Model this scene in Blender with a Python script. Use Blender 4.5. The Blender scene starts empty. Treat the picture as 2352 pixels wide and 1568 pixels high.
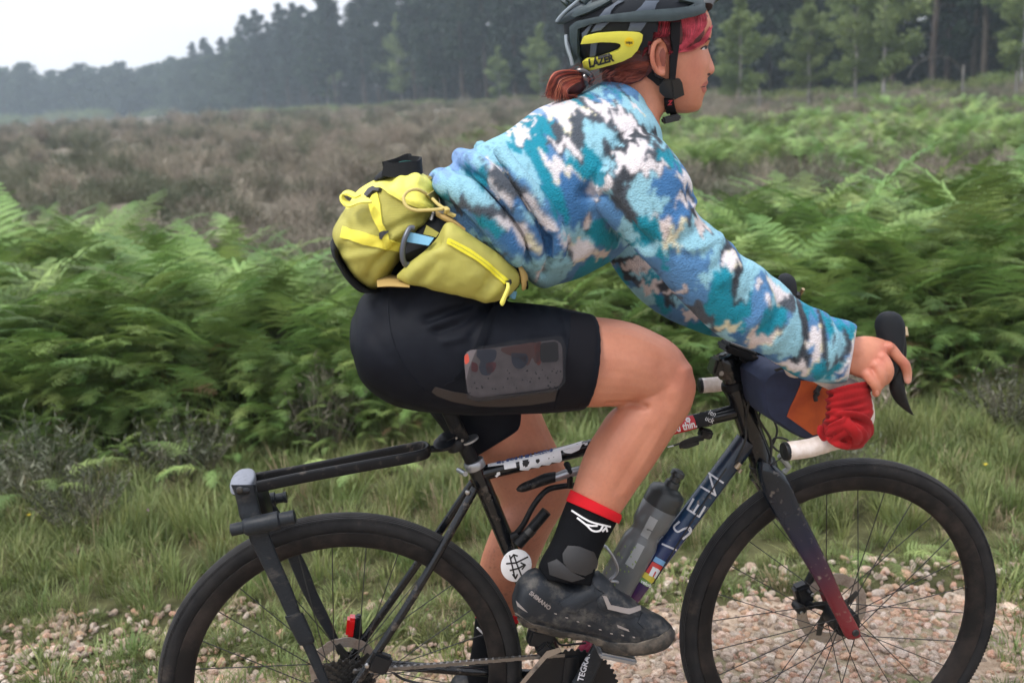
import bpy, bmesh, math, random
import numpy as np
from mathutils import Vector, Matrix, Euler
from mathutils.bvhtree import BVHTree
from mathutils.geometry import delaunay_2d_cdt

R_ = math.radians
SC = bpy.context.scene
COL = SC.collection

# ------------------------------------------------------------------ camera
IW, IH = 2352.0, 1568.0
FPX = 35.0 / 36.0 * IW
CAM_H, PITCH, ROLL = 1.4175, R_(13.0), R_(-3.0)
_fw = Vector((0, math.cos(PITCH), -math.sin(PITCH)))
_r0 = Vector((1, 0, 0))
_u0 = _r0.cross(_fw)
CR = math.cos(ROLL) * _r0 + math.sin(ROLL) * _u0
CU = -math.sin(ROLL) * _r0 + math.cos(ROLL) * _u0
CAM = Vector((0, 0, CAM_H))
cd = bpy.data.cameras.new('camera')
cam = bpy.data.objects.new('camera', cd)
COL.objects.link(cam)
m3 = Matrix((CR, CU, -_fw)).transposed()
cam.matrix_world = Matrix.Translation(CAM) @ m3.to_4x4()
cd.lens = 35.0
cd.sensor_width = 36.0
cd.clip_start = 0.05
cd.clip_end = 6000
cd.dof.use_dof = True
cd.dof.focus_distance = 1.88
cd.dof.aperture_fstop = 4.0
SC.camera = cam

# ------------------------------------------------------------------ world
world = bpy.data.worlds.new('World')
SC.world = world
world.use_nodes = True
wn, wl = world.node_tree.nodes, world.node_tree.links
wn.clear()
SUN_EL, SUN_AZ = R_(55), R_(-125)      # azimuth of the sun, clockwise from +Y
wo = wn.new('ShaderNodeOutputWorld')
bg = wn.new('ShaderNodeBackground')
bg.inputs['Strength'].default_value = 0.1
sky = wn.new('ShaderNodeTexSky')
sky.sky_type = 'NISHITA'
sky.sun_disc = False
sky.sun_elevation = SUN_EL
sky.sun_rotation = SUN_AZ
tc = wn.new('ShaderNodeTexCoord')
nz = wn.new('ShaderNodeTexNoise')
nz.inputs['Scale'].default_value = 2.2
nz.inputs['Detail'].default_value = 4
mp = wn.new('ShaderNodeMapping')
mp.inputs['Scale'].default_value = (1, 1, 3.0)
rmp = wn.new('ShaderNodeValToRGB')
rmp.color_ramp.elements[0].position = 0.3
rmp.color_ramp.elements[0].color = (5.3, 5.4, 5.95, 1)
rmp.color_ramp.elements[1].position = 0.72
rmp.color_ramp.elements[1].color = (6.5, 6.55, 6.95, 1)
mx = wn.new('ShaderNodeMix')
mx.data_type = 'RGBA'
mx.inputs['Factor'].default_value = 0.9
wl.new(tc.outputs['Generated'], mp.inputs['Vector'])
wl.new(mp.outputs['Vector'], nz.inputs['Vector'])
wl.new(nz.outputs['Fac'], rmp.inputs['Fac'])
wl.new(sky.outputs['Color'], mx.inputs['A'])
wl.new(rmp.outputs['Color'], mx.inputs['B'])
# an overcast sky is brighter overhead than at the horizon
sx = wn.new('ShaderNodeSeparateXYZ')
wl.new(tc.outputs['Generated'], sx.inputs[0])
zr = wn.new('ShaderNodeMapRange')
zr.inputs['From Min'].default_value = 0.12
zr.inputs['From Max'].default_value = 1.0
zr.inputs['To Min'].default_value = 1.1
zr.inputs['To Max'].default_value = 1.9
wl.new(sx.outputs['Z'], zr.inputs['Value'])
vs = wn.new('ShaderNodeVectorMath')
vs.operation = 'SCALE'
wl.new(mx.outputs['Result'], vs.inputs[0])
wl.new(zr.outputs['Result'], vs.inputs['Scale'])
wl.new(vs.outputs[0], bg.inputs['Color'])
wl.new(bg.outputs['Background'], wo.inputs['Surface'])

sl = bpy.data.lights.new('sun', 'SUN')
sl.energy = 1.5
sl.angle = R_(16)
sl.color = (1.0, 0.96, 0.9)
sun = bpy.data.objects.new('sun', sl)
COL.objects.link(sun)
_sd = Vector((math.sin(SUN_AZ) * math.cos(SUN_EL), math.cos(SUN_AZ) * math.cos(SUN_EL), math.sin(SUN_EL)))
sun.rotation_euler = _sd.to_track_quat('Z', 'Y').to_euler()

SC.view_settings.view_transform = 'Standard'
SC.view_settings.look = 'None'
SC.view_settings.exposure = 0.8
SC.view_settings.gamma = 1.0
SC.view_settings.use_curve_mapping = False
SC.render.engine = 'CYCLES'
SC.cycles.max_bounces = 4
SC.cycles.diffuse_bounces = 3
SC.cycles.transparent_max_bounces = 16
SC.cycles.volume_bounces = 1
SC.cycles.use_adaptive_sampling = True
SC.cycles.adaptive_threshold = 0.025

# ------------------------------------------------------------------ the bicycle's frame of reference
TH = 0.1408
WB = 1.0295
BO = Vector((-0.3611, 1.7512, 0))
FW = Vector((math.cos(TH), math.sin(TH), 0))
LA = Vector((-math.sin(TH), math.cos(TH), 0))      # towards the rider's left, away from the camera
BM = Matrix.Translation(BO) @ Matrix.Rotation(TH, 4, 'Z')
BMI = BM.inverted()


def ray(x, y):
    return (_fw + CR * ((x - IW / 2) / FPX) - CU * ((y - IH / 2) / FPX)).normalized()


_co = BMI @ CAM


def lray(x, y):
    return (BMI.to_3x3() @ ray(x, y)).normalized()


def at(x, y, v=0.0):
    """point of the bicycle's frame (forward, left, up) seen at picture point x, y on the plane left = v"""
    d = lray(x, y)
    return _co + d * ((v - _co.y) / d.y)


def ground_at(x, y, z=0.0):
    d = ray(x, y)
    return CAM + d * ((z - CAM.z) / d.z)


def far_at(x, y, Y):
    d = ray(x, y)
    return CAM + d * (Y / d.y)


# measuring frames: (x0, y0, scale) of enlarged crops -> picture points
ZA, ZB, ZC = (1300, 0, 3.92), (1050, 180, 2.904), (780, 360, 3.6467)
ZD, ZE, ZF = (850, 700, 2.4758), (1700, 700, 3.266), (1150, 1000, 2.2183)
ZG, ZH, ZI = (380, 1050, 2.3863), (1650, 1050, 2.3868), (1750, 760, 4.1263)
ZL, ZR = (1000, 900, 1.942), (1680, 400, 2.4125)
K = 0.91875


def z2(zone, x, y):
    return ((x / zone[2] + zone[0]) * K, (y / zone[2] + zone[1]) * K)


def zz(zone, pts):
    return [z2(zone, *p) for p in pts]


def zat(zone, x, y, v=0.0):
    return at(*z2(zone, x, y), v)


# ------------------------------------------------------------------ objects
BASE = {}


def tag(o, label=None, cat=None, group=None, kind=None):
    if label: o['label'] = label
    if cat: o['category'] = cat
    if group: o['group'] = group
    if kind: o['kind'] = kind
    return o


def thing(name, label, cat, base=(0, 0, 0), group=None, world_space=False):
    o = bpy.data.objects.new(name, None)
    o.empty_display_size = 0.1
    COL.objects.link(o)
    b = Vector(base)
    if world_space:
        o.location = b
    else:
        o.matrix_world = BM @ Matrix.Translation(b)
    BASE[o.name] = b
    return tag(o, label, cat, group)


class MB:
    """collects vertices and faces; everything in the bicycle's frame unless built in world space"""

    def __init__(self):
        self.v, self.f = [], []

    def add(self, verts, faces):
        n = len(self.v)
        self.v.extend([Vector(p) for p in verts])
        self.f.extend([tuple(i + n for i in fc) for fc in faces])
        return self

    def rings(self, rings, cap=True, closed=False):
        n = len(rings[0])
        vs = [p for r in rings for p in r]
        fs = []
        m = len(rings)
        for i in range(m if closed else m - 1):
            a, b = i * n, ((i + 1) % m) * n
            for k in range(n):
                k2 = (k + 1) % n
                fs.append((a + k, a + k2, b + k2, b + k))
        if cap and not closed:
            fs.append(tuple(reversed(range(n))))
            fs.append(tuple(range((m - 1) * n, m * n)))
        return self.add(vs, fs)

    def tube(self, pts, r, n=12, cap=True, closed=False, sx=1.0, up=None):
        pts = [Vector(p) for p in pts]
        m = len(pts)
        rr = r if isinstance(r, (list, tuple)) else [r] * m
        rings = []
        ref = Vector(up) if up else Vector((0, 1, 0.001))
        for i, p in enumerate(pts):
            if closed:
                t = pts[(i + 1) % m] - pts[i - 1]
            else:
                t = pts[min(i + 1, m - 1)] - pts[max(i - 1, 0)]
            t.normalize()
            a = ref - t * ref.dot(t)
            if a.length < 1e-4:
                a = t.orthogonal()
            a.normalize()
            b = t.cross(a)
            if not up:
                ref = a
            rings.append([p + a * (rr[i] * sx * math.cos(2 * math.pi * k / n)) + b * (rr[i] * math.sin(2 * math.pi * k / n)) for k in range(n)])
        return self.rings(rings, cap, closed)

    def box(self, c, s, rot=None, bev=0.0):
        c = Vector(c)
        sx, sy, sz = [k / 2 for k in s]
        bm = bmesh.new()
        bmesh.ops.create_cube(bm, size=1.0)
        for v in bm.verts:
            v.co = Vector((v.co.x * sx * 2, v.co.y * sy * 2, v.co.z * sz * 2))
        if bev > 0:
            bmesh.ops.bevel(bm, geom=list(bm.edges), offset=bev, segments=2, affect='EDGES')
        M = rot.to_matrix() if isinstance(rot, Euler) else (rot or Matrix.Identity(3))
        self.add([c + M @ v.co for v in bm.verts], [[v.index for v in f.verts] for f in bm.faces])
        bm.free()
        return self

    def lathe(self, a, d, prof, n=24):
        """profile [(distance along d, radius)] round the axis from point a in direction d"""
        a, d = Vector(a), Vector(d).normalized()
        e = d.orthogonal().normalized()
        g = d.cross(e)
        rings = [[a + d * t + (e * math.cos(2 * math.pi * k / n) + g * math.sin(2 * math.pi * k / n)) * max(r, 1e-4) for k in range(n)] for t, r in prof]
        return self.rings(rings)

    def prism(self, outline, v0, v1):
        """outline [(u, w)] of the bicycle's plane, extruded sideways from v0 to v1"""
        n = len(outline)
        vs = [Vector((p[0], v0, p[1])) for p in outline] + [Vector((p[0], v1, p[1])) for p in outline]
        fs = [tuple(range(n)), tuple(reversed(range(n, 2 * n)))]
        fs += [(i, i + n, (i + 1) % n + n, (i + 1) % n) for i in range(n)]
        return self.add(vs, fs)

    def build(self, name, mat, parent=None, smooth=True, sharp=40, world_space=False, base=None, bev=0.0):
        me = bpy.data.meshes.new(name)
        b = Vector(base) if base else (BASE.get(parent.name, Vector()) if parent else Vector())
        me.from_pydata([p - b for p in self.v], [], self.f)
        return link(me, name, mat, parent, smooth, sharp, world_space, b if not parent else None, bev)


def link(me, name, mat, parent=None, smooth=True, sharp=40, world_space=False, base=None, bev=0.0):
    bm = bmesh.new()
    bm.from_mesh(me)
    bmesh.ops.recalc_face_normals(bm, faces=bm.faces)
    if bev > 0:
        ed = [e for e in bm.edges if len(e.link_faces) == 2 and e.calc_face_angle(0) > 0.6]
        bmesh.ops.bevel(bm, geom=ed, offset=bev, segments=2, affect='EDGES', clamp_overlap=True)
    for f in bm.faces:
        f.smooth = smooth
    if smooth and sharp:
        th = R_(sharp)
        for e in bm.edges:
            if len(e.link_faces) == 2 and e.calc_face_angle(0) > th:
                e.smooth = False
    bm.to_mesh(me)
    bm.free()
    o = bpy.data.objects.new(name, me)
    COL.objects.link(o)
    if mat:
        me.materials.append(mat)
    if parent:
        o.parent = parent
        if parent.type == 'MESH':
            pb = BASE.get(parent.name, Vector())
            BASE[o.name] = pb
        else:
            BASE[o.name] = BASE.get(parent.name, Vector())
    else:
        bb = base or Vector()
        BASE[o.name] = bb
        if world_space:
            o.location = bb
        else:
            o.matrix_world = BM @ Matrix.Translation(bb)
    return o


def cr(p0, p1, p2, p3, t):
    return 0.5 * ((2 * p1) + (p2 - p0) * t + (2 * p0 - 5 * p1 + 4 * p2 - p3) * t * t + (3 * p1 - p0 - 3 * p2 + p3) * t ** 3)


def spline(pts, n):
    """smooth curve through points (any dimension), n samples per span"""
    P = [np.array(p, float) for p in pts]
    out = []
    for i in range(len(P) - 1):
        a = P[i - 1] if i else 2 * P[0] - P[1]
        d = P[i + 2] if i + 2 < len(P) else 2 * P[-1] - P[-2]
        for k in range(n):
            out.append(cr(a, P[i], P[i + 1], d, k / n))
    out.append(P[-1])
    return out


def sp3(pts, n=6):
    return [Vector(p) for p in spline([tuple(p) for p in pts], n)]


def limb(mb, st, n=4, nc=28, lateral=False, pw=1.0, round_ends=(0, 0)):
    """st: (x1,y1,x2,y2,v,depth half-width in metres) outline chords of a rounded body"""
    S = spline(st, n)
    cen, e1s, bs = [], [], []
    for x1, y1, x2, y2, v, b in S:
        p, q = at(x1, y1, v), at(x2, y2, v)
        cen.append((p + q) / 2)
        e1s.append((p - q) / 2)
        bs.append(b)
    rings = []
    m = len(cen)
    for i in range(m):
        t = (cen[min(i + 1, m - 1)] - cen[max(i - 1, 0)]).normalized()
        e1, b = e1s[i], bs[i]
        if lateral:
            e2 = Vector((0, 1, 0)) * b
        else:
            vd = (cen[i] - _co).normalized()
            a = e1 - vd * e1.dot(vd)            # across the line of sight
            e2 = vd - a * (vd.dot(a) / max(a.length_squared, 1e-9))
            e2.normalize()
            e2 = e2 * b
            e1 = a
        ring = []
        for k in range(nc):
            c, s = math.cos(2 * math.pi * k / nc), math.sin(2 * math.pi * k / nc)
            c = math.copysign(abs(c) ** pw, c)
            s = math.copysign(abs(s) ** pw, s)
            ring.append(cen[i] + e1 * c + e2 * s)
        rings.append(ring)

    def cap(ring, c, t, L):
        out = []
        for k in range(1, 6):
            a = k / 5 * math.pi / 2
            out.append([c + (p - c) * max(math.cos(a), 0.02) + t * (L * math.sin(a)) for p in ring])
        return out
    if round_ends[0]:
        t = (cen[0] - cen[1]).normalized()
        rings = list(reversed(cap(rings[0], cen[0], t, round_ends[0]))) + rings
    if round_ends[1]:
        t = (cen[-1] - cen[-2]).normalized()
        rings = rings + cap(rings[-1], cen[-1], t, round_ends[1])
    mb.rings(rings)
    return mb


def remesh(mb, vox, smooth=4, fac=0.5):
    """one continuous skin round everything collected in mb; returns (verts array, quads)"""
    me = bpy.data.meshes.new('tmp')
    me.from_pydata(mb.v, [], mb.f)
    bm = bmesh.new()
    bm.from_mesh(me)
    bmesh.ops.recalc_face_normals(bm, faces=bm.faces)
    bm.to_mesh(me)
    bm.free()
    o = bpy.data.objects.new('tmp', me)
    COL.objects.link(o)
    md = o.modifiers.new('r', 'REMESH')
    md.mode = 'VOXEL'
    md.voxel_size = vox
    md.adaptivity = 0
    if smooth:
        ms = o.modifiers.new('s', 'SMOOTH')
        ms.factor = fac
        ms.iterations = smooth
    dg = bpy.context.evaluated_depsgraph_get()
    ev = o.evaluated_get(dg)
    m2 = ev.to_mesh()
    V = np.empty(len(m2.vertices) * 3)
    m2.vertices.foreach_get('co', V)
    F = [tuple(p.vertices) for p in m2.polygons]
    ev.to_mesh_clear()
    bpy.data.objects.remove(o)
    bpy.data.meshes.remove(me)
    return V.reshape(-1, 3), F


def vnormals(V, F):
    Q = np.array(F)
    n = np.cross(V[Q[:, 2]] - V[Q[:, 0]], V[Q[:, 3 if Q.shape[1] > 3 else 1]] - V[Q[:, 1 if Q.shape[1] > 3 else 0]])
    a = Q.T.ravel()
    m_ = np.tile(n, (Q.shape[1], 1))
    N = np.stack([np.bincount(a, m_[:, j], len(V)) for j in range(3)], -1)
    return N / np.maximum(np.linalg.norm(N, axis=1), 1e-9)[:, None]


def relax(V, F, it=2, fac=0.5):
    Q = np.array(F)
    k = Q.shape[1]
    for _ in range(it):
        a = np.concatenate([Q[:, i] for i in range(k)] + [Q[:, (i + 1) % k] for i in range(k)])
        b = np.concatenate([Q[:, (i + 1) % k] for i in range(k)] + [Q[:, i] for i in range(k)])
        C = np.bincount(a, minlength=len(V))
        S = np.stack([np.bincount(a, V[b, j], len(V)) for j in range(3)], -1)
        V = V * (1 - fac) + fac * S / np.maximum(C, 1)[:, None]
    return V


def mesh_np(V, F, base=None):
    me = bpy.data.meshes.new('m')
    b = np.array(base if base is not None else (0, 0, 0))
    me.from_pydata((V - b).tolist(), [], F)
    return me


def bvh_of(V, F):
    return BVHTree.FromPolygons([tuple(p) for p in V], F)


def cast(bvh, x, y):
    d = lray(x, y)
    h = bvh.ray_cast(_co, d)
    if h[0] is not None:
        return h[0], h[1]
    best = None
    for k in range(12):                                     # just past the edge: the nearest skin point along the line of sight
        p = _co + d * (1.4 + k * 0.1)
        q = bvh.find_nearest(p)
        if q[0] is not None and (best is None or q[3] < best[3]):
            best = q
    return best[0], best[1]


def inside(poly, x, y):
    c = False
    n = len(poly)
    for i in range(n):
        x1, y1 = poly[i]
        x2, y2 = poly[i - 1]
        if (y1 > y) != (y2 > y) and x < (x2 - x1) * (y - y1) / (y2 - y1) + x1:
            c = not c
    return c


def patch(mb, poly, bvh, off=0.001, thick=0.002, step=6.0, sm=0, puff=0.0):
    """a sheet of the given outline lying on a surface"""
    if sm:
        poly = [tuple(p) for p in spline(list(poly) + [poly[0]], sm)[:-1]]
    # even out the outline
    P = []
    n = len(poly)
    for i in range(n):
        a, b = np.array(poly[i]), np.array(poly[(i + 1) % n])
        k = max(1, int(np.linalg.norm(b - a) / step))
        for j in range(k):
            P.append(tuple(a + (b - a) * j / k))
    xs, ys = [p[0] for p in P], [p[1] for p in P]
    pts = [Vector(p) for p in P]
    nb = len(pts)
    x = min(xs) + step / 2
    PA = np.array(P)
    while x < max(xs):
        y = min(ys) + step / 2
        while y < max(ys):
            if inside(P, x, y) and np.min(np.hypot(PA[:, 0] - x, PA[:, 1] - y)) > step * 0.45:
                pts.append(Vector((x, y)))
            y += step
        x += step
    r = delaunay_2d_cdt(pts, [], [list(range(nb))], 1, 1e-5)
    vs, fs, orig = r[0], r[2], r[3]
    bset = {}
    top, bot = [], []
    for i, p in enumerate(vs):
        h, nr = cast(bvh, p.x, p.y)
        if nr.dot(_co - h) < 0:
            nr = -nr
        o2 = off + thick
        if puff:
            dd = np.min(np.hypot(PA[:, 0] - p.x, PA[:, 1] - p.y))
            o2 += puff * (1 - math.exp(-dd / 18.0))
        top.append(h + nr * o2)
        bot.append(h + nr * (off - 0.004))
    nT = len(top)
    edge = {}
    for f in fs:
        for a, b in zip(f, f[1:] + f[:1]):
            edge[(a, b)] = 1
    faces = [tuple(f) for f in fs]
    border = [(a, b) for (a, b) in edge if (b, a) not in edge]
    faces += [(b, a, a + nT, b + nT) for a, b in border]
    return mb.add(top + bot, faces)


def text_mesh(mb, s, bvh, x, y, size, ang=0.0, off=0.0008, shear=0.0, wide=1.0, bold=0.0, spacing=1.0):
    """lettering laid on a surface; x, y is the left end of the base line, size the capital height in picture points"""
    cu = bpy.data.curves.new('t', 'FONT')
    cu.body = s
    cu.size = 1.0
    cu.shear = shear
    cu.offset = bold
    cu.space_character = spacing
    cu.resolution_u = 3
    to = bpy.data.objects.new('t', cu)
    me = bpy.data.meshes.new_from_object(to)
    ca, sa = math.cos(R_(ang)), math.sin(R_(ang))
    k = size / 0.72
    bm = bmesh.new()
    bm.from_mesh(me)
    bmesh.ops.triangulate(bm, faces=bm.faces)
    for _ in range(5):                                      # small faces, so that the letters follow the curve below them
        lng = [e for e in bm.edges if e.calc_length() * k > 3.5]
        if not lng:
            break
        bmesh.ops.subdivide_edges(bm, edges=lng, cuts=1)
        bmesh.ops.triangulate(bm, faces=bm.faces)
    bm.to_mesh(me)
    bm.free()
    vs = []
    for v in me.vertices:
        px, py = v.co.x * k * wide, -v.co.y * k
        h, nr = cast(bvh, x + px * ca - py * sa, y + px * sa + py * ca)
        if nr.dot(_co - h) < 0:
            nr = -nr
        vs.append(h + nr * off)
    mb.add(vs, [tuple(p.vertices) for p in me.polygons])
    bpy.data.objects.remove(to)
    bpy.data.curves.remove(cu)
    bpy.data.meshes.remove(me)
    return mb


# ------------------------------------------------------------------ materials
def srgb(r, g, b):
    f = lambda c: (c / 255 / 12.92) if c / 255 <= 0.04045 else ((c / 255 + 0.055) / 1.055) ** 2.4
    return (f(r), f(g), f(b))


def mat(name, col, rough=0.6, metal=0.0, col2=None, scale=30.0, lo=0.35, hi=0.65, bump=0.0, bscale=None, detail=4.0, spec=0.5,
        rand=0.0, stretch=None, sheen=0.0, sub=0.0, coat=0.0, trans=0.0, dirt=None, dscale=14.0, dlo=0.55, dhi=0.75):
    m = bpy.data.materials.new(name)
    m.use_nodes = True
    nt = m.node_tree
    N, L = nt.nodes, nt.links
    b = N['Principled BSDF']
    b.inputs['Base Color'].default_value = (*col, 1)
    b.inputs['Roughness'].default_value = rough
    b.inputs['Metallic'].default_value = metal
    b.inputs['Specular IOR Level'].default_value = spec
    if sheen:
        b.inputs['Sheen Weight'].default_value = sheen
        b.inputs['Sheen Roughness'].default_value = 0.6
    if coat:
        b.inputs['Coat Weight'].default_value = coat
        b.inputs['Coat Roughness'].default_value = 0.12
    if sub:
        b.inputs['Subsurface Weight'].default_value = sub
        b.inputs['Subsurface Radius'].default_value = (0.9, 0.35, 0.2)
        b.inputs['Subsurface Scale'].default_value = 0.006
    if trans:
        b.inputs['Transmission Weight'].default_value = trans
    tcn = N.new('ShaderNodeTexCoord')
    src = tcn.outputs['Object']
    if stretch:
        mpn = N.new('ShaderNodeMapping')
        mpn.inputs['Scale'].default_value = stretch
        L.new(src, mpn.inputs['Vector'])
        src = mpn.outputs['Vector']
    out = None
    if col2 is not None:
        n = N.new('ShaderNodeTexNoise')
        n.inputs['Scale'].default_value = scale
        n.inputs['Detail'].default_value = detail
        L.new(src, n.inputs['Vector'])
        r = N.new('ShaderNodeValToRGB')
        r.color_ramp.elements[0].position = lo
        r.color_ramp.elements[0].color = (*col, 1)
        r.color_ramp.elements[1].position = hi
        r.color_ramp.elements[1].color = (*col2, 1)
        L.new(n.outputs['Fac'], r.inputs['Fac'])
        out = r.outputs['Color']
    if dirt is not None:
        n = N.new('ShaderNodeTexNoise')
        n.inputs['Scale'].default_value = dscale
        n.inputs['Detail'].default_value = 8
        n.inputs['Roughness'].default_value = 0.7
        L.new(src, n.inputs['Vector'])
        r = N.new('ShaderNodeMapRange')
        r.inputs['From Min'].default_value = dlo
        r.inputs['From Max'].default_value = dhi
        L.new(n.outputs['Fac'], r.inputs['Value'])
        x = N.new('ShaderNodeMix')
        x.data_type = 'RGBA'
        L.new(r.outputs['Result'], x.inputs['Factor'])
        if out:
            L.new(out, x.inputs['A'])
        else:
            x.inputs['A'].default_value = (*col, 1)
        x.inputs['B'].default_value = (*dirt, 1)
        out = x.outputs['Result']
        rr = N.new('ShaderNodeMapRange')
        rr.inputs['To Min'].default_value = rough
        rr.inputs['To Max'].default_value = 0.9
        L.new(r.outputs['Result'], rr.inputs['Value'])
        L.new(rr.outputs['Result'], b.inputs['Roughness'])
    if rand:
        oi = N.new('ShaderNodeObjectInfo')
        h = N.new('ShaderNodeHueSaturation')
        r1 = N.new('ShaderNodeMapRange')
        r1.inputs['To Min'].default_value = 1 - rand
        r1.inputs['To Max'].default_value = 1 + rand
        L.new(oi.outputs['Random'], r1.inputs['Value'])
        L.new(r1.outputs['Result'], h.inputs['Value'])
        r2 = N.new('ShaderNodeMapRange')
        r2.inputs['To Min'].default_value = 0.5 - rand * 0.06
        r2.inputs['To Max'].default_value = 0.5 + rand * 0.05
        mth = N.new('ShaderNodeMath')
        mth.operation = 'FRACT'
        m7 = N.new('ShaderNodeMath')
        m7.operation = 'MULTIPLY'
        m7.inputs[1].default_value = 7.31
        L.new(oi.outputs['Random'], m7.inputs[0])
        L.new(m7.outputs[0], mth.inputs[0])
        L.new(mth.outputs[0], r2.inputs['Value'])
        L.new(r2.outputs['Result'], h.inputs['Hue'])
        if out:
            L.new(out, h.inputs['Color'])
        else:
            h.inputs['Color'].default_value = (*col, 1)
        out = h.outputs['Color']
    if out:
        L.new(out, b.inputs['Base Color'])
    if bump:
        n = N.new('ShaderNodeTexNoise')
        n.inputs['Scale'].default_value = bscale or scale
        n.inputs['Detail'].default_value = 5
        L.new(src, n.inputs['Vector'])
        bp = N.new('ShaderNodeBump')
        bp.inputs['Strength'].default_value = 1.0
        bp.inputs['Distance'].default_value = bump
        L.new(n.outputs['Fac'], bp.inputs['Height'])
        L.new(bp.outputs['Normal'], b.inputs['Normal'])
    return m


def attr_mat(name, rough=0.9, bump=0.0, bscale=300.0, sheen=0.0, spec=0.2, attr='tint', voro=False, sub=0.0, noise=0.0, nscale=60):
    """colour printed on the cloth, kept per vertex in the mesh"""
    m = mat(name, (0.5, 0.5, 0.5), rough, sheen=sheen, spec=spec, sub=sub)
    N, L = m.node_tree.nodes, m.node_tree.links
    b = N['Principled BSDF']
    a = N.new('ShaderNodeAttribute')
    a.attribute_name = attr
    out = a.outputs['Color']
    t = N.new('ShaderNodeTexCoord')
    if noise:
        n = N.new('ShaderNodeTexNoise')
        n.inputs['Scale'].default_value = nscale
        n.inputs['Detail'].default_value = 5
        L.new(t.outputs['Object'], n.inputs['Vector'])
        r = N.new('ShaderNodeMapRange')
        r.inputs['To Min'].default_value = 1 - noise
        r.inputs['To Max'].default_value = 1 + noise
        L.new(n.outputs['Fac'], r.inputs['Value'])
        h = N.new('ShaderNodeHueSaturation')
        L.new(r.outputs['Result'], h.inputs['Value'])
        L.new(out, h.inputs['Color'])
        out = h.outputs['Color']
    L.new(out, b.inputs['Base Color'])
    if bump:
        if voro:
            n = N.new('ShaderNodeTexVoronoi')
            n.inputs['Scale'].default_value = bscale
            o_ = n.outputs['Distance']
        else:
            n = N.new('ShaderNodeTexNoise')
            n.inputs['Scale'].default_value = bscale
            n.inputs['Detail'].default_value = 4
            o_ = n.outputs['Fac']
        L.new(t.outputs['Object'], n.inputs['Vector'])
        bp = N.new('ShaderNodeBump')
        bp.inputs['Distance'].default_value = bump
        L.new(o_, bp.inputs['Height'])
        L.new(bp.outputs['Normal'], b.inputs['Normal'])
    return m


def set_tint(me, C):
    a = me.color_attributes.new('tint', 'FLOAT_COLOR', 'POINT')
    A = np.ones((len(C), 4), np.float32)
    A[:, :3] = C
    a.data.foreach_set('color', A.ravel())


def hashn(ix, iy, iz=0, seed=0):
    h = (ix * 374761393 + iy * 668265263 + iz * 2147483647 + seed * 974634777) & 0xffffffff
    h = ((h ^ (h >> 13)) * 1274126177) & 0xffffffff
    return ((h ^ (h >> 16)) & 0xffff) / 65535.0


def vnoise(x, y, seed=0):
    xi, yi = np.floor(x).astype(np.int64), np.floor(y).astype(np.int64)
    fx, fy = x - xi, y - yi
    fx, fy = fx * fx * (3 - 2 * fx), fy * fy * (3 - 2 * fy)
    a, b = hashn(xi, yi, 0, seed), hashn(xi + 1, yi, 0, seed)
    c, d = hashn(xi, yi + 1, 0, seed), hashn(xi + 1, yi + 1, 0, seed)
    return (a * (1 - fx) + b * fx) * (1 - fy) + (c * (1 - fx) + d * fx) * fy


def fbm(x, y, seed=0, o=4):
    s, a, t = 0, 0.5, 0
    for k in range(o):
        s = s + a * vnoise(x * 2 ** k, y * 2 ** k, seed + k)
        t += a
        a *= 0.5
    return s / t


def fold_disp(V, F, folds, zone, v0, near_only=True):
    N = vnormals(V, F)
    D = np.zeros(len(V))
    for pts, amp, sig in folds:
        P_ = [zat(zone, x, y, v0) for x, y in pts]
        C = np.array([(p[0], p[2]) for p in spline([tuple(p) for p in P_], 5)])
        best = np.full(len(V), 1e9)
        for a, b in zip(C, C[1:]):
            d = b - a
            L2 = max(d @ d, 1e-9)
            t = np.clip(((V[:, 0] - a[0]) * d[0] + (V[:, 2] - a[1]) * d[1]) / L2, 0, 1)
            q = np.hypot(V[:, 0] - a[0] - t * d[0], V[:, 2] - a[1] - t * d[1])
            best = np.minimum(best, q)
        D += amp * np.exp(-(best / sig) ** 2)
    if near_only:
        D *= np.clip((.12 - N[:, 1]) / .35, 0, 1)
    return V + N * D[:, None], D
# ================================================================== the land
def to_us(x, y):
    dx, dy = x - BO.x, y - BO.y
    return dx * FW.x + dy * FW.y, dx * LA.x + dy * LA.y


def from_us(u, s):
    return BO.x + u * FW.x + s * LA.x, BO.y + u * FW.y + s * LA.y


def ground_z(x, y):
    x, y = np.asarray(x, float), np.asarray(y, float)
    u, s = to_us(x, y)
    rise = np.clip(s - 1.2, 0, None)
    z = 0.0165 * np.clip(s - 3.0, 0, None)
    n = (fbm(x * 0.8 + 40, y * 0.8 + 90, 3) - 0.5) * 0.16 * np.clip(rise, 0, 1)
    n += (fbm(x * 0.09 + 11, y * 0.09 + 7, 8) - 0.5) * 1.1 * np.clip((s - 6) / 20, 0, 1)
    n += (fbm(x * 6 + 3, y * 6 + 5, 5) - 0.5) * 0.018
    return z + n


def sheet(name, us, ss, zoff, m, kind='structure', zfun=None):
    V, F = [], []
    nu, ns = len(us), len(ss)
    U, S = np.meshgrid(us, ss)
    X, Y = from_us(U, S)
    Z = ground_z(X, Y) + zoff
    if zfun is not None:
        Z = Z + zfun(U, S, X, Y)
    me = bpy.data.meshes.new(name)
    P = np.stack([X, Y, Z], -1).reshape(-1, 3)
    for j in range(ns - 1):
        for i in range(nu - 1):
            a = j * nu + i
            F.append((a, a + 1, a + nu + 1, a + nu))
    me.from_pydata(P.tolist(), [], F)
    o = link(me, name, m, None, True, 0, world_space=True)
    o['kind'] = kind
    return o


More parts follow.
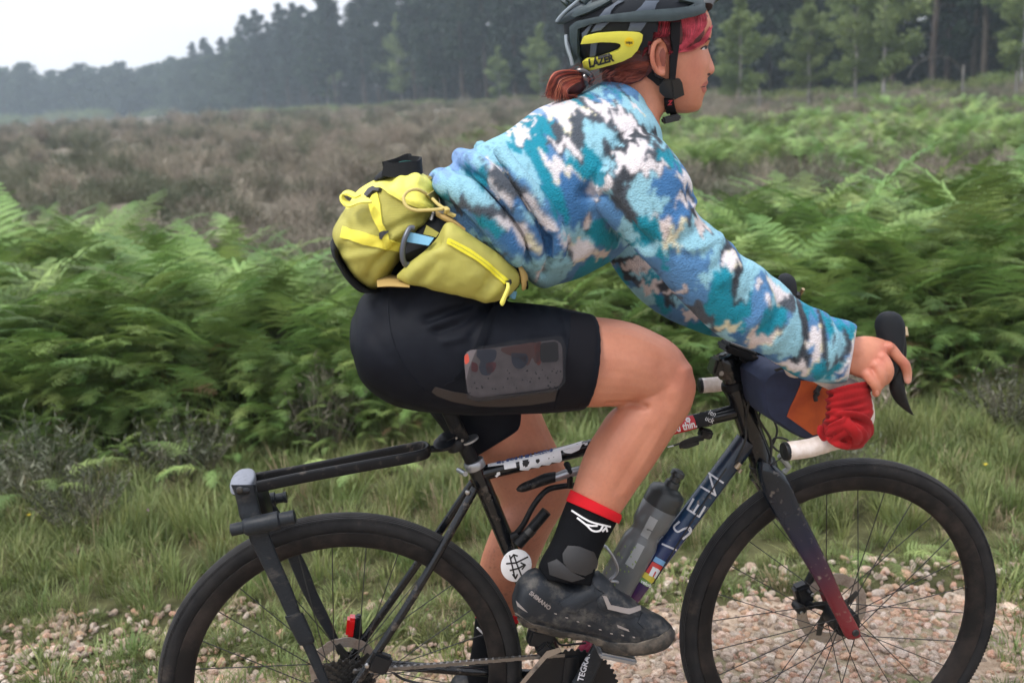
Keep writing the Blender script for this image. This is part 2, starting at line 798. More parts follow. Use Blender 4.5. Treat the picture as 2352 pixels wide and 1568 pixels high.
def heath_material():
    m = mat('heath_soil', (0.1, 0.08, 0.06), 0.95, spec=0.1)
    N, L = m.node_tree.nodes, m.node_tree.links
    b = N['Principled BSDF']
    t = N.new('ShaderNodeTexCoord')

    def noise(sc, det=6, rg=0.6):
        n = N.new('ShaderNodeTexNoise')
        n.inputs['Scale'].default_value = sc
        n.inputs['Detail'].default_value = det
        n.inputs['Roughness'].default_value = rg
        L.new(t.outputs['Object'], n.inputs['Vector'])
        return n.outputs['Fac']

    def ramp(fac, stops):
        r = N.new('ShaderNodeValToRGB')
        e = r.color_ramp.elements
        while len(e) < len(stops):
            e.new(0.5)
        for k, (p, c) in enumerate(stops):
            e[k].position = p
            e[k].color = (*c, 1)
        L.new(fac, r.inputs['Fac'])
        return r.outputs['Color']
    heather = ramp(noise(1.6), [(0.3, (0.08, 0.078, 0.056)), (0.5, (0.16, 0.142, 0.108)), (0.7, (0.235, 0.207, 0.16))])
    green = ramp(noise(2.5), [(0.3, (0.03, 0.05, 0.02)), (0.7, (0.11, 0.15, 0.05))])
    x = N.new('ShaderNodeMix')
    x.data_type = 'RGBA'
    mr = N.new('ShaderNodeMapRange')
    mr.inputs['From Min'].default_value = 0.58
    mr.inputs['From Max'].default_value = 0.68
    L.new(noise(0.16, 5), mr.inputs['Value'])
    L.new(mr.outputs['Result'], x.inputs['Factor'])
    L.new(heather, x.inputs['A'])
    L.new(green, x.inputs['B'])
    L.new(x.outputs['Result'], b.inputs['Base Color'])
    bp = N.new('ShaderNodeBump')
    bp.inputs['Distance'].default_value = 0.25
    L.new(noise(1.9, 6), bp.inputs['Height'])
    L.new(bp.outputs['Normal'], b.inputs['Normal'])
    return m


M_heath = heath_material()
M_soil = mat('verge_soil', (0.045, 0.045, 0.02), 0.95, col2=(0.1, 0.1, 0.045), scale=9, spec=0.1, bump=0.01, bscale=60)
M_path = mat('gravel_fines', (0.27, 0.2, 0.14), 0.95, col2=(0.46, 0.36, 0.27), scale=40, spec=0.15, bump=0.006, bscale=160,
             dirt=(0.1, 0.115, 0.045), dscale=1.9, dlo=0.5, dhi=0.62)

# one ground sheet to the horizon: fine rows near the path, coarse far off
ss = list(np.arange(1.0, 9, 0.12)) + list(np.geomspace(9, 430, 70))
us = list(-np.geomspace(430, 8, 52)) + list(np.arange(-7.8, 11, 0.2)) + list(np.geomspace(11, 430, 52))


def heath_bumps(U, S, X, Y):
    k = np.clip((S - 4) / 6, 0, 1)
    return k * ((fbm(X * 1.1, Y * 1.1, 21, 5) - 0.5) * 0.5 + (fbm(X * .35, Y * .35, 33, 3) - .5) * .5)


heath = sheet('heath', us, ss, 0.0, M_heath, zfun=heath_bumps)
verge = sheet('verge', list(np.arange(-8, 11, 0.1)), list(np.arange(0.35, 4.3, 0.08)), 0.006, M_soil)
ss2 = list(-np.geomspace(430, 4, 30)) + list(np.arange(-3.8, 1.06, 0.05))
us2 = list(-np.geomspace(430, 5, 30)) + list(np.arange(-4.8, 7, 0.06)) + list(np.geomspace(7, 430, 30))


def path_edge(U, S, X, Y):
    e = 0.7 + (fbm(U * 2.2 + 5, S * 0 + 3, 17) - 0.5) * 0.35
    return np.where(S > e, -0.05, 0.012)


path = sheet('gravel_path', us2, ss2, 0.0, M_path, zfun=path_edge)


# ------------------------------------------------------------------ scattering over the ground
def scatter(name, pts, rot, scl, idx, protos, label, cat, bumps=False):
    """ground cover nobody could count: one object, a copy of one of the forms at every point"""
    pts = np.array(pts, float)                                   # third value: height above the ground
    pts[:, 2] += ground_z(pts[:, 0], pts[:, 1])
    if bumps:
        pts[:, 2] += heath_bumps(*to_us(pts[:, 0], pts[:, 1]), pts[:, 0], pts[:, 1])
    pc = bpy.data.collections.new(name + '_forms')
    for k, p in enumerate(protos):
        p.name = '%s_form_%02d' % (name, k)
        pc.objects.link(p)
    me = bpy.data.meshes.new(name)
    me.from_pydata([tuple(p) for p in pts], [], [])
    a = me.attributes.new('rot', 'FLOAT_VECTOR', 'POINT')
    a.data.foreach_set('vector', np.array(rot, np.float32).ravel())
    a = me.attributes.new('scl', 'FLOAT', 'POINT')
    a.data.foreach_set('value', np.array(scl, np.float32))
    a = me.attributes.new('idx', 'INT', 'POINT')
    a.data.foreach_set('value', np.array(idx, np.int32))
    o = bpy.data.objects.new(name, me)
    COL.objects.link(o)
    tag(o, label, cat, kind='stuff')
    g = bpy.data.node_groups.new(name, 'GeometryNodeTree')
    g.interface.new_socket('Geometry', in_out='INPUT', socket_type='NodeSocketGeometry')
    g.interface.new_socket('Geometry', in_out='OUTPUT', socket_type='NodeSocketGeometry')
    N, L = g.nodes, g.links
    gi, go = N.new('NodeGroupInput'), N.new('NodeGroupOutput')
    ip = N.new('GeometryNodeInstanceOnPoints')
    ci = N.new('GeometryNodeCollectionInfo')
    ci.inputs['Collection'].default_value = pc
    ci.inputs['Separate Children'].default_value = True
    ci.inputs['Reset Children'].default_value = True

    def named(n, t):
        q = N.new('GeometryNodeInputNamedAttribute')
        q.data_type = t
        q.inputs['Name'].default_value = n
        return [s for s in q.outputs if s.enabled][0]
    e2r = N.new('FunctionNodeEulerToRotation')
    L.new(named('rot', 'FLOAT_VECTOR'), e2r.inputs[0])
    L.new(gi.outputs[0], ip.inputs['Points'])
    L.new(ci.outputs[0], ip.inputs['Instance'])
    ip.inputs['Pick Instance'].default_value = True
    L.new(named('idx', 'INT'), ip.inputs['Instance Index'])
    L.new(e2r.outputs[0], ip.inputs['Rotation'])
    L.new(named('scl', 'FLOAT'), ip.inputs['Scale'])
    L.new(ip.outputs[0], go.inputs[0])
    md = o.modifiers.new('scatter', 'NODES')
    md.node_group = g
    return o


def form(V, F, m):
    me = bpy.data.meshes.new('form')
    me.from_pydata([tuple(p) for p in V], [], F)
    me.materials.append(m)
    return bpy.data.objects.new('form', me)


def leaf_mat(name, col, col2, rand=0.3, trans=0.35, rough=0.55, scale=3.0, rng=0.0):
    m = mat(name, col, rough, col2=col2, scale=scale, rand=rand, spec=0.35)
    N, L = m.node_tree.nodes, m.node_tree.links
    b = N['Principled BSDF']
    tr = N.new('ShaderNodeBsdfTranslucent')
    ms = N.new('ShaderNodeMixShader')
    ms.inputs[0].default_value = trans
    src = b.inputs['Base Color'].links[0].from_socket
    L.new(src, tr.inputs['Color'])
    L.new(b.outputs[0], ms.inputs[1])
    L.new(tr.outputs[0], ms.inputs[2])
    L.new(ms.outputs[0], N['Material Output'].inputs['Surface'])
    return m


M_fern = leaf_mat('bracken', (0.098, 0.175, 0.043), (0.325, 0.45, 0.145), rand=0.42, scale=2.0, trans=0.24)
M_deadfern = leaf_mat('dead_bracken', (0.16, 0.1, 0.05), (0.3, 0.2, 0.1), rand=.3, trans=.2)
M_grass = leaf_mat('grass', (0.108, 0.162, 0.044), (0.265, 0.29, 0.115), rand=0.4, scale=4.0, trans=0.3)
M_straw = leaf_mat('dry_grass', (0.33, 0.25, 0.15), (0.42, 0.34, 0.22), rand=0.3, trans=0.2)
M_heather = leaf_mat('heather', (0.165, 0.147, 0.108), (0.36, 0.315, 0.245), rand=0.35, trans=0.15, scale=6)
M_heather_g = leaf_mat('heather_green', (0.08, 0.095, 0.055), (0.2, 0.19, 0.13), rand=0.35, trans=0.15, scale=6)


def frond(seed, stem=0.45, blade=0.62, arch=1.5, npin=15):
    rg = random.Random(seed)
    V, F = [], []
    n = 34
    L = stem + blade
    ang0 = rg.uniform(0.03, 0.22)
    p = Vector((0, 0, 0))
    pts, tans = [], []
    side = rg.uniform(-0.25, 0.25)
    for i in range(n + 1):
        t = i / n
        a = ang0 + arch * max(0, (t - 0.16) / 0.84) ** 0.9
        tn = Vector((math.sin(a), math.sin(side * t) * 0.4, math.cos(a))).normalized()
        pts.append(p.copy())
        tans.append(tn)
        p = p + tn * (L / n)
    Y = Vector((0, 1, 0))
    for i in range(n):                                       # stalk, three-sided
        r0, r1 = 0.0035 * (1 - i / n) + 0.0008, 0.0035 * (1 - (i + 1) / n) + 0.0008
        if i % 3:
            continue
        j = min(i + 3, n)
        b = len(V)
        for q, r in ((pts[i], r0), (pts[j], r1)):
            for k in range(3):
                c, s = math.cos(k * 2.094), math.sin(k * 2.094)
                nn = tans[i].cross(Y).normalized()
                V.append(q + Y * (c * r) + nn * (s * r))
        for k in range(3):
            F.append((b + k, b + (k + 1) % 3, b + 3 + (k + 1) % 3, b + 3 + k))
    t0 = stem / L
    for k in range(npin):
        q = k / npin
        t = t0 + (1 - t0) * (1 - (1 - q) ** 1.25)
        fi = min(t * n, n - 0.01)
        i = int(fi)
        c = pts[i].lerp(pts[i + 1], fi - i)
        T = tans[i]
        nrm = Y.cross(T).normalized()
        if nrm.z < 0: nrm = -nrm
        ln = 0.2 * blade / 0.62 * (1 - q) ** 0.85 * (0.75 + 0.25 * min(1, q * 6 + 0.5)) + 0.012
        ln *= rg.uniform(0.85, 1.12)
        for sg in (-1, 1):
            fwd = 0.35 + 0.5 * q
            D = (Y * sg + T * fwd + nrm * rg.uniform(-0.05, 0.25)).normalized()
            W = D.cross(nrm).normalized()
            if W.dot(T) < 0: W = -W
            nl = max(3, int(ln / 0.0125))
            droop = rg.uniform(0.1, 0.5)
            pr = None
            for a in range(nl):
                f = (a + 0.3) / nl
                pos = c + D * (ln * f) - nrm * (droop * ln * f * f)
                w = (0.023 * (1 - f) ** 0.7 + 0.004) * min(1, ln / 0.12 + 0.25)
                hw = ln / nl * 0.46
                tilt = nrm * rg.uniform(-0.25, 0.2)
                for s2 in (-1, 1):
                    dr = (W * s2 + D * 0.35 + tilt).normalized()
                    b = len(V)
                    V.extend([pos - D * hw, pos + D * hw, pos + dr * w + D * hw * 0.3])
                    F.append((b, b + 1, b + 2))
    return V, F


rng = np.random.default_rng(7)
random.seed(5)
fern_forms = [form(*frond(10 + k, stem=s_, blade=b_, arch=a_, npin=n_), M_fern) for k, (s_, b_, a_, n_) in enumerate(
    [(.58, .54, 1.5, 15), (.54, .48, 1.7, 14), (.64, .56, 1.4, 16), (.46, .46, 1.8, 13), (.6, .5, 1.95, 14), (.62, .52, 1.15, 15)])]


def bracken_h(u, s):
    """how high the thicket stands, 0 where there is none"""
    h = np.clip((s - 2.2) / 0.5, 0, 1)
    front = 0.5 + 0.42 * np.clip((s - 2.4) / 1.0, 0, 1)
    k = fbm(u * 0.9 + 3, s * 0.9 + 7, 50)
    edge = 4.3 + 1.2 * np.clip((u - 1.5) / 2, 0, 1) + (fbm(u * 1.1, s * 0 + 1, 60) - .5) * 1.2
    left = (u < 0.3)
    edge = np.where(left, 6.4 + 0.5 * np.sin(u * 1.3), edge)
    gap = left & (s > 4.3) & (u > -0.75)
    out = h * front * (s < edge) * (0.72 + 0.55 * k)
    # a dip between the front and the back clump on the left
    dip = np.exp(-((s - 4.35) / 0.4) ** 2) * left
    return np.where(gap, 0, out * (1 - 0.45 * dip))


P, Rr, Sc, Ix = [], [], [], []
N_try = 9000
uu = rng.uniform(-4.5, 7.0, N_try)
sv = 2.22 + 4.5 * rng.random(N_try) ** 1.3
hh = bracken_h(uu, sv)
for u, s, h in zip(uu, sv, hh):
    if h < 0.25:
        continue
    x, y = from_us(u, s)
    lean = rng.normal(-0.5, 1.3) - math.pi / 2                 # most fronds arch towards the light over the path
    if rng.random() < 0.35:
        lean = rng.uniform(-math.pi, math.pi)
    P.append((x, y, -0.02))
    Rr.append((rng.normal(0, 0.1), rng.normal(0, 0.12), lean + TH))
    Sc.append(h * rng.uniform(0.84, 1.16))
    Ix.append(int(rng.integers(0, 6)))
    if s < 3.1 and rng.random() < 0.85:                        # the lower skirt of the thicket
        P.append((x + rng.normal(0, .1), y - 0.1, -0.02))
        Rr.append((0, 0.1, lean + TH + rng.normal(0, .5)))
        Sc.append(h * rng.uniform(0.45, 0.8))
        Ix.append(int(rng.integers(0, 6)))
Ix = [k_ if rng.random() > .05 else 6 for k_ in Ix]            # a few browned fronds
bracken = scatter('bracken_thicket', P, Rr, Sc, Ix, fern_forms + [form(*frond(31, .3, .5, 2.1, 12), M_deadfern)], 'dense green bracken thicket standing behind the grass verge', 'bracken')


def tuft(seed, n=46, h=0.2, spread=0.07, lean=0.5, w=0.0028, heads=0):
    rg = random.Random(seed)
    V, F = [], []
    for k in range(n):
        a = rg.uniform(0, 2 * math.pi)
        r = spread * math.sqrt(rg.random())
        b = Vector((r * math.cos(a), r * math.sin(a), 0))
        d = Vector((math.cos(a + rg.uniform(-.8, .8)), math.sin(a + rg.uniform(-.8, .8)), 0))
        H = h * rg.uniform(0.5, 1.15)
        ln = lean * rg.uniform(0.3, 1.3)
        side = Vector((-d.y, d.x, 0)) * w * rg.uniform(.7, 1.3)
        i = len(V)
        for q, ww in ((0, 1), (0.45, 0.85), (0.8, 0.5)):
            c = b + d * (H * ln * q * q) + Vector((0, 0, H * (q - 0.25 * ln * q * q)))
            V.extend([c - side * ww, c + side * ww])
        V.append(b + d * (H * ln * 1.05) + Vector((0, 0, H * (1 - 0.3 * ln))))
        F.extend([(i, i + 1, i + 3, i + 2), (i + 2, i + 3, i + 5, i + 4), (i + 4, i + 5, i + 6)])
    return V, F


grass_forms = [form(*tuft(1, 60, .13, .09, .7), M_grass), form(*tuft(2, 55, .2, .08, .6), M_grass), form(*tuft(3, 50, .27, .07, .5), M_grass),
               form(*tuft(4, 60, .08, .1, .9), M_grass), form(*tuft(5, 16, .3, .06, .35, .0016), M_straw), form(*tuft(6, 40, .14, .1, .8), M_straw)]
P, Rr, Sc, Ix = [], [], [], []


def put(u, s, sc, ix, tilt=.12):
    x, y = from_us(u, s)
    P.append((x, y, 0.004))
    Rr.append((rng.normal(0, tilt), rng.normal(0, tilt), rng.uniform(0, 6.28)))
    Sc.append(sc)
    Ix.append(ix)


for k in range(4600):
    u, s = rng.uniform(-3.2, 5.5), rng.uniform(0.5, 2.75)
    d = float(fbm(np.array(u * 1.4), np.array(s * 1.4), 70))
    e = 0.72 + (float(fbm(np.array(u * 2.2 + 5), np.array(3.0), 17)) - 0.5) * 0.4
    if s < e + 0.03:
        continue
    tall = min(1, max(0, (s - e) / 0.9))
    r = rng.random()
    if tall < 0.35: ix = 3 if r < .55 else (0 if r < .85 else 5)
    elif r < 0.08: ix = 4
    elif r < 0.13: ix = 5
    elif d > 0.5: ix = 2 if r < .6 else 1
    else: ix = 0 if r < .6 else 1
    put(u, s, (0.35 + 0.22 * tall - .2 * max(0, s - 2.1)) * rng.uniform(.75, 1.2), ix)
for k in range(1500):                                           # grass creeping into the gravel
    u, s = rng.uniform(-2.4, 4.0), rng.uniform(-.6, .9)
    if float(fbm(np.array(u * 1.9), np.array(s * 2.6 + 30), 81)) > 0.5 + 0.1 * (1 - s):
        put(u, s, rng.uniform(.35, .8), 3 if rng.random() < .7 else 0)
grass = scatter('grass_verge', P, Rr, Sc, Ix, grass_forms, 'rough green and straw grass along the gravel edge', 'grass')


def heather_form(seed, n=120, h=0.34, spread=0.2):
    rg = random.Random(seed)
    V, F = [], []
    for k in range(n):
        a = rg.uniform(0, 2 * math.pi)
        r = math.sqrt(rg.random())
        d = Vector((math.cos(a) * r, math.sin(a) * r, 0))
        H = h * (1.05 - 0.45 * r) * rg.uniform(0.7, 1.15)
        top = d * spread * rg.uniform(.8, 1.2) + Vector((0, 0, H))
        base = d * spread * 0.35
        sd = Vector((rg.gauss(0, 1), rg.gauss(0, 1), rg.gauss(0, .3))).normalized()
        i = len(V)
        V.extend([base - sd * .002, base + sd * .002, top + sd * .001, top - sd * .001])
        F.append((i, i + 1, i + 2, i + 3))
        for q in range(7):                                    # short sprigs along the twig
            t = 0.35 + 0.65 * q / 6
            c = base.lerp(top, t)
            e = Vector((rg.gauss(0, 1), rg.gauss(0, 1), rg.uniform(.3, 1.6))).normalized()
            sl_ = rg.uniform(.018, .045)
            sd2 = e.cross(Vector((rg.gauss(0, 1), rg.gauss(0, 1), rg.gauss(0, 1)))).normalized() * .0035
            i = len(V)
            V.extend([c - sd2, c + sd2, c + e * sl_])
            F.append((i, i + 1, i + 2))
    return V, F


heather_forms = [form(*heather_form(1), M_heather), form(*heather_form(2, 110, .28, .24), M_heather), form(*heather_form(3, 120, .3, .2), M_heather_g),
                 form(*heather_form(4, 130, .42, .18), M_heather)]
_hd = fbm(*[q.ravel() for q in np.meshgrid(np.linspace(0, 60, 300), np.linspace(0, 30, 200), indexing='ij')], 90).reshape(300, 200)
P, Rr, Sc, Ix = [], [], [], []
for k in range(6800):
    u = rng.uniform(-1, 1)
    s = 4.6 + 110 * rng.random() ** 2.3
    u = 0.3 + u * (3.5 + s * 0.78)
    d = _hd[int((u + 120) / 240 * 299) % 300, int(s / 120 * 199) % 200]
    put(u, s, rng.uniform(0.8, 1.5) * (1 + s * .018), (2 if d > .6 or rng.random() < .18 else int(rng.integers(0, 2))), .2)
    P[-1] = (P[-1][0], P[-1][1], -.03)
heather = scatter('heather_moor', P, Rr, Sc, Ix, heather_forms, 'brown and grey heather covering the open moor', 'heather', bumps=True)

# single heather bushes on the verge
hb_spots = [(-1.25, 2.2, 1.25, 2, 'large olive brown heather bush on the verge at the far left'),
            (-.72, 2.3, 1.05, 2, 'rounded olive heather bush right of the large one on the left verge'),
            (-1.0, 1.85, .85, 2, 'low dark green heather clump at the foot of the left bushes'),
            (-.15, 2.55, .95, 3, 'pinkish grey heather bush behind the bicycle rack'),
            (2.3, 2.3, 1.0, 0, 'tall grey heather bush on the verge right of the front wheel'),
            (2.75, 1.9, .95, 2, 'dark heather clump at the right edge of the verge'),
            (1.75, 1.55, .8, 2, 'dark low heather clump seen through the front wheel')]
for u, s, sc_, ix, lb in hb_spots:
    x, y = from_us(u, s)
    o = bpy.data.objects.new('heather_bush', heather_forms[ix].data)
    COL.objects.link(o)
    o.location = (x, y, float(ground_z(x, y)))
    o.scale = (sc_ * 1.15, sc_ * 1.15, sc_)
    o.rotation_euler = (0, 0, u * 7)
    tag(o, lb, 'heather', 'heather bushes on the verge')
# single young ferns that stand apart on the verge
for px_, py_, sc_, rz, lb in [(85, 1150, .55, -.6, 'small pale fern growing over the heather at the left edge'),
                              (2010, 1290, .36, -1.2, 'single young fern seen through the front wheel'),
                              (840, 1090, .5, -1.4, 'young upright fern behind the rear rack arms'),
                              (510, 1085, .5, -2.4, 'low fern leaning out left of the rack head')]:
    g = ground_at(px_, py_ + 40)
    t = thing('fern', lb, 'fern', (g.x, g.y, float(ground_z(g.x, g.y))), 'young ferns on the verge', world_space=True)
    for k in range(4):
        o = bpy.data.objects.new('frond', fern_forms[(k + int(px_)) % 4].data)
        COL.objects.link(o)
        o.parent = t
        o.scale = (sc_ * .72,) * 3
        o.rotation_euler = (.1 * k - .15, .3, rz + (k - 1.5) * .75)


# ------------------------------------------------------------------ flints on the path
def flint(seed):
    rg = random.Random(seed)
    bm = bmesh.new()
    bmesh.ops.create_icosphere(bm, subdivisions=2, radius=0.5)
    ax = Vector((rg.uniform(.75, 1.25), rg.uniform(.6, 1.0), rg.uniform(.4, .68)))
    planes = [(Vector((rg.gauss(0, 1), rg.gauss(0, 1), rg.gauss(0, 1))).normalized(), rg.uniform(.3, .44)) for _ in range(7)]
    for v in bm.verts:
        c = v.co
        for n_, d_ in planes:
            k = c.dot(n_)
            if k > d_:
                c -= n_ * (k - d_)
        v.co = Vector((c.x * ax.x, c.y * ax.y, c.z * ax.z))
    me = bpy.data.meshes.new('stone')
    bm.to_mesh(me)
    bm.free()
    for p in me.polygons:
        p.use_smooth = False
    return me


def stone_mat(nm, c1, c2, rand):
    return mat(nm, c1, 0.7, col2=c2, scale=2.2, lo=.35, hi=.7, rand=rand, spec=.35, bump=.02, bscale=7)


M_st = [stone_mat('flint_cream', srgb(232, 208, 188), srgb(206, 172, 148), .18), stone_mat('flint_ochre', srgb(222, 186, 158), srgb(202, 156, 126), .18),
        stone_mat('flint_white', srgb(236, 220, 203), srgb(208, 184, 162), .15), stone_mat('flint_grey', srgb(198, 178, 160), srgb(164, 146, 130), .2)]
stone_meshes = []
for k in range(14):
    me = flint(100 + k)
    me.materials.append(M_st[[0, 1, 2, 0, 1, 0, 2, 3, 0, 1, 2, 0, 3, 1][k]])
    stone_meshes.append(me)


_gu, _gs = np.linspace(-4, 6, 400), np.linspace(-1, 1.5, 120)     # where the gravel is bare
_ge = 0.72 + .13 * (_gu < -.3) + (fbm(_gu * 2.2 + 5, _gu * 0 + 3.0, 17) - 0.5) * 0.4
_gg = fbm(*[q.ravel() for q in np.meshgrid(_gu * 1.9, _gs * 2.6 + 30)], 81).reshape(120, 400)


def stone_ok(u, s):
    i, j = min(399, max(0, int((u + 4) / 10 * 399))), min(119, max(0, int((s + 1) / 2.5 * 119)))
    e, g = _ge[i], _gg[j, i]
    return s < e + 0.22 and (g < 0.56 or rng.random() < .35) and (s < e or rng.random() < .35)


def in_view(x, y, z=0.0):
    d = Vector((x, y, z)) - CAM
    q = d.dot(_fw)
    a, b = d.dot(CR) / q * FPX, d.dot(CU) / q * FPX
    return abs(a) < 1190 and b > -800


cnt = 0
while cnt < 290:
    u, s = rng.uniform(-1.6, 2.6), rng.uniform(-.2, 1.2)
    x, y = from_us(u, s)
    if not stone_ok(u, s) or not in_view(x, y):
        continue
    z = float(ground_z(x, y)) + 0.012
    o = bpy.data.objects.new('stone', stone_meshes[int(rng.integers(0, 14))])
    COL.objects.link(o)
    o.parent = path
    sz = rng.uniform(.022, .042) * (1.25 if rng.random() < .12 else 1)
    o.location = (x, y, z + sz * .1)
    o.scale = (sz,) * 3
    o.rotation_euler = (rng.normal(0, .35), rng.normal(0, .35), rng.uniform(0, 6.28))
    cnt += 1
P, Rr, Sc, Ix = [], [], [], []
for k in range(36000):
    u, s = rng.uniform(-2.0, 3.2), rng.uniform(-.7, 1.25)
    if not stone_ok(u, s):
        continue
    x, y = from_us(u, s)
    P.append((x, y, .012))
    Rr.append((rng.normal(0, .5), rng.normal(0, .5), rng.uniform(0, 6.28)))
    Sc.append(rng.uniform(.01, .033))
    Ix.append(int(rng.integers(0, 14)))
pebbles = scatter('pebbles', P, Rr, Sc, Ix, [bpy.data.objects.new('f', m_) for m_ in stone_meshes],
                  'small cream and ochre flint gravel strewn over the path', 'gravel')
pebbles.parent = path
del pebbles['label'], pebbles['category']
# small meadow flowers and seed heads
M_pink, M_yel = mat('petal_pink', srgb(205, 150, 190), .6), mat('petal_yellow', srgb(225, 200, 50), .6)
for px_, py_, m_, lb in [(652, 1140, M_pink, 'small pink flower in the grass above the rear tyre'), (560, 1200, M_pink, 'pink flower beside the rack leg'),
                         (2253, 1240, M_yel, 'single yellow flower seen inside the front wheel'), (108, 1425, M_yel, 'tiny yellow flower low in the grass at left'),
                         (365, 1335, M_pink, 'pink flower low on the left verge')]:
    top = far_at(px_, py_, 3.4)
    t = thing('wild_flower', lb, 'flower', (top.x, top.y, float(ground_z(top.x, top.y))), 'wild flowers in the verge', world_space=True)
    h_ = max(.08, top.z - float(ground_z(top.x, top.y)))
    MB().tube([(0, 0, 0), (.01, 0, h_ * .6), (0, 0, h_)], .0012, 5).build('stem', M_grass, t, world_space=True, base=(0, 0, 0))
    mb = MB()
    for k in range(6):
        a = k * 1.047
        mb.add([(0, 0, h_), (.004 * math.cos(a - .6), .004 * math.sin(a - .6), h_ + .006), (.011 * math.cos(a), .011 * math.sin(a), h_ + .009), (.004 * math.cos(a + .6), .004 * math.sin(a + .6), h_ + .006)], [(0, 1, 2, 3)])
    mb.build('petals', m_, t, world_space=True, base=(0, 0, 0))

# ------------------------------------------------------------------ trees
M_pine = leaf_mat('pine_needles', (0.008, 0.021, 0.011), (0.023, 0.046, 0.023), rand=.3, trans=.12, scale=.5)
M_birch = leaf_mat('birch_leaves', (0.1, 0.15, 0.05), (0.23, 0.29, 0.11), rand=.12, trans=.25, scale=.7)
M_oak = leaf_mat('broad_leaves', (0.03, 0.052, 0.03), (0.06, 0.09, 0.045), rand=.25, trans=.2, scale=.5)
M_pbark = mat('pine_bark', (0.03, 0.024, 0.02), .9, col2=(0.1, 0.08, 0.07), scale=6, stretch=(1, 1, .2), rand=.4, spec=.1)
M_bbark = mat('birch_bark', (0.16, 0.15, 0.14), .8, col2=(0.45, 0.43, 0.41), scale=5, stretch=(1, 1, .5), rand=.2, spec=.2)


def leaf_cloud(rg, V, F, c, r, n, size, flat=0.7):
    for _ in range(n):
        d = Vector((rg.gauss(0, 1), rg.gauss(0, 1), rg.gauss(0, 1))).normalized() * (r * rg.random() ** 0.45)
        d.z *= flat
        p = c + d
        a = Vector((rg.gauss(0, 1), rg.gauss(0, 1), rg.gauss(0, .7))).normalized()
        b = a.cross(Vector((rg.gauss(0, 1), rg.gauss(0, 1), rg.gauss(0, 1)))).normalized()
        s = size * rg.uniform(.6, 1.3)
        i = len(V)
        V.extend([p - a * s * .5, p + b * s * .3, p + a * s * .5, p - b * s * .3])
        F.append((i, i + 1, i + 2, i + 3))


def stem_mesh(rg, pts, r0, r1, n=7):
    mb = MB()
    m = len(pts)
    mb.tube(pts, [r0 + (r1 - r0) * i / (m - 1) for i in range(m)], n)
    return mb


def make_tree(kind, seed):
    """returns (trunk mesh, crown mesh); foot at the origin"""
    rg = random.Random(seed)
    mb = MB()
    V, F = [], []
    if kind == 'pine':
        H = rg.uniform(17.5, 21.5)
        lean = Vector((rg.gauss(0, .25), rg.gauss(0, .25), 0))
        ax = [lean * (k / 8) ** 2 + Vector((rg.gauss(0, .05), rg.gauss(0, .05), H * k / 8)) for k in range(9)]
        mb.tube(ax, [.2 * (1 - k / 9) + .02 for k in range(9)], 8)
        f0 = rg.uniform(.1, .2) if seed % 2 else rg.uniform(.3, .42)
        for k in range(60):
            t = f0 + (1 - f0) * k / 59.5
            c = ax[int(t * 7.99)].lerp(ax[int(t * 7.99) + 1], t * 8 - int(t * 7.99))
            a = rg.uniform(0, 6.28)
            R0 = 3.3 * (1 - t) ** .55 * rg.uniform(.6, 1.15) * min(1, .45 + (t - f0) * 3) + .25
            tip = c + Vector((math.cos(a) * R0, math.sin(a) * R0, R0 * rg.uniform(-.05, .35)))
            mb.tube([c, c.lerp(tip, .6) + Vector((0, 0, -.1)), tip], [.04, .025, .008], 4, cap=False)
            for q in (.45, .75, 1.0):
                leaf_cloud(rg, V, F, c.lerp(tip, q), .32 + R0 * .28, 26, .5, .6)
        for k in range(26):                                   # dead lower branches
            t = rg.uniform(.08, f0)
            c = ax[int(t * 7.99)].copy()
            c.z = H * t
            a = rg.uniform(0, 6.28)
            R0 = rg.uniform(.5, 1.6)
            mb.tube([c, c + Vector((math.cos(a) * R0, math.sin(a) * R0, -.1 * R0))], [.02, .006], 3, cap=False)
    else:
        H = rg.uniform(5.6, 7.6) if kind == 'birch' else rg.uniform(15, 19)
        k_ = H / 7
        ax = [Vector((rg.gauss(0, .06) * k_ * k / 4, rg.gauss(0, .06) * k_ * k / 4, H * k / 8)) for k in range(9)]
        r0 = .075 if kind == 'birch' else .3
        mb.tube(ax, [r0 * (1 - k / 9) + .01 for k in range(9)], 8)
        nb = 34 if kind == 'birch' else 52
        f0 = .18 if kind == 'birch' else .06
        for k in range(nb):
            t = f0 + (1 - f0) * (k + rg.random()) / nb
            t = min(t, .995)
            c = ax[int(t * 7.99)].lerp(ax[int(t * 7.99) + 1], t * 8 - int(t * 7.99))
            a = rg.uniform(0, 6.28)
            prof = math.sin(min(1, (t - f0) / (1 - f0) * 1.15 + .12) * math.pi) ** .6 if kind == 'birch' else math.sin(min(.97, (t - f0) / (1 - f0) * .8 + .28) * math.pi) ** .5
            R0 = (H * .24 if kind == 'birch' else H * .33) * prof * rg.uniform(.5, 1.1) + .15
            tip = c + Vector((math.cos(a) * R0, math.sin(a) * R0, R0 * rg.uniform(.1, .7)))
            mb.tube([c, c.lerp(tip, .5) + Vector((0, 0, .05)), tip], [.02 * k_, .012 * k_, .003], 4, cap=False)
            for q in (.4, .7, 1.0):
                leaf_cloud(rg, V, F, c.lerp(tip, q), .3 * k_ * .9 + R0 * .16, 130 if kind == 'birch' else 38, .14 if kind == 'birch' else .6, .75)
    me1 = bpy.data.meshes.new('trunk')
    me1.from_pydata([tuple(p) for p in mb.v], [], mb.f)
    me2 = bpy.data.meshes.new('crown')
    me2.from_pydata([tuple(p) for p in V], [], F)
    bark, leaf = {'pine': (M_pbark, M_pine), 'birch': (M_bbark, M_birch), 'oak': (M_pbark, M_oak)}[kind]
    me1.materials.append(bark)
    me2.materials.append(leaf)
    return me1, me2


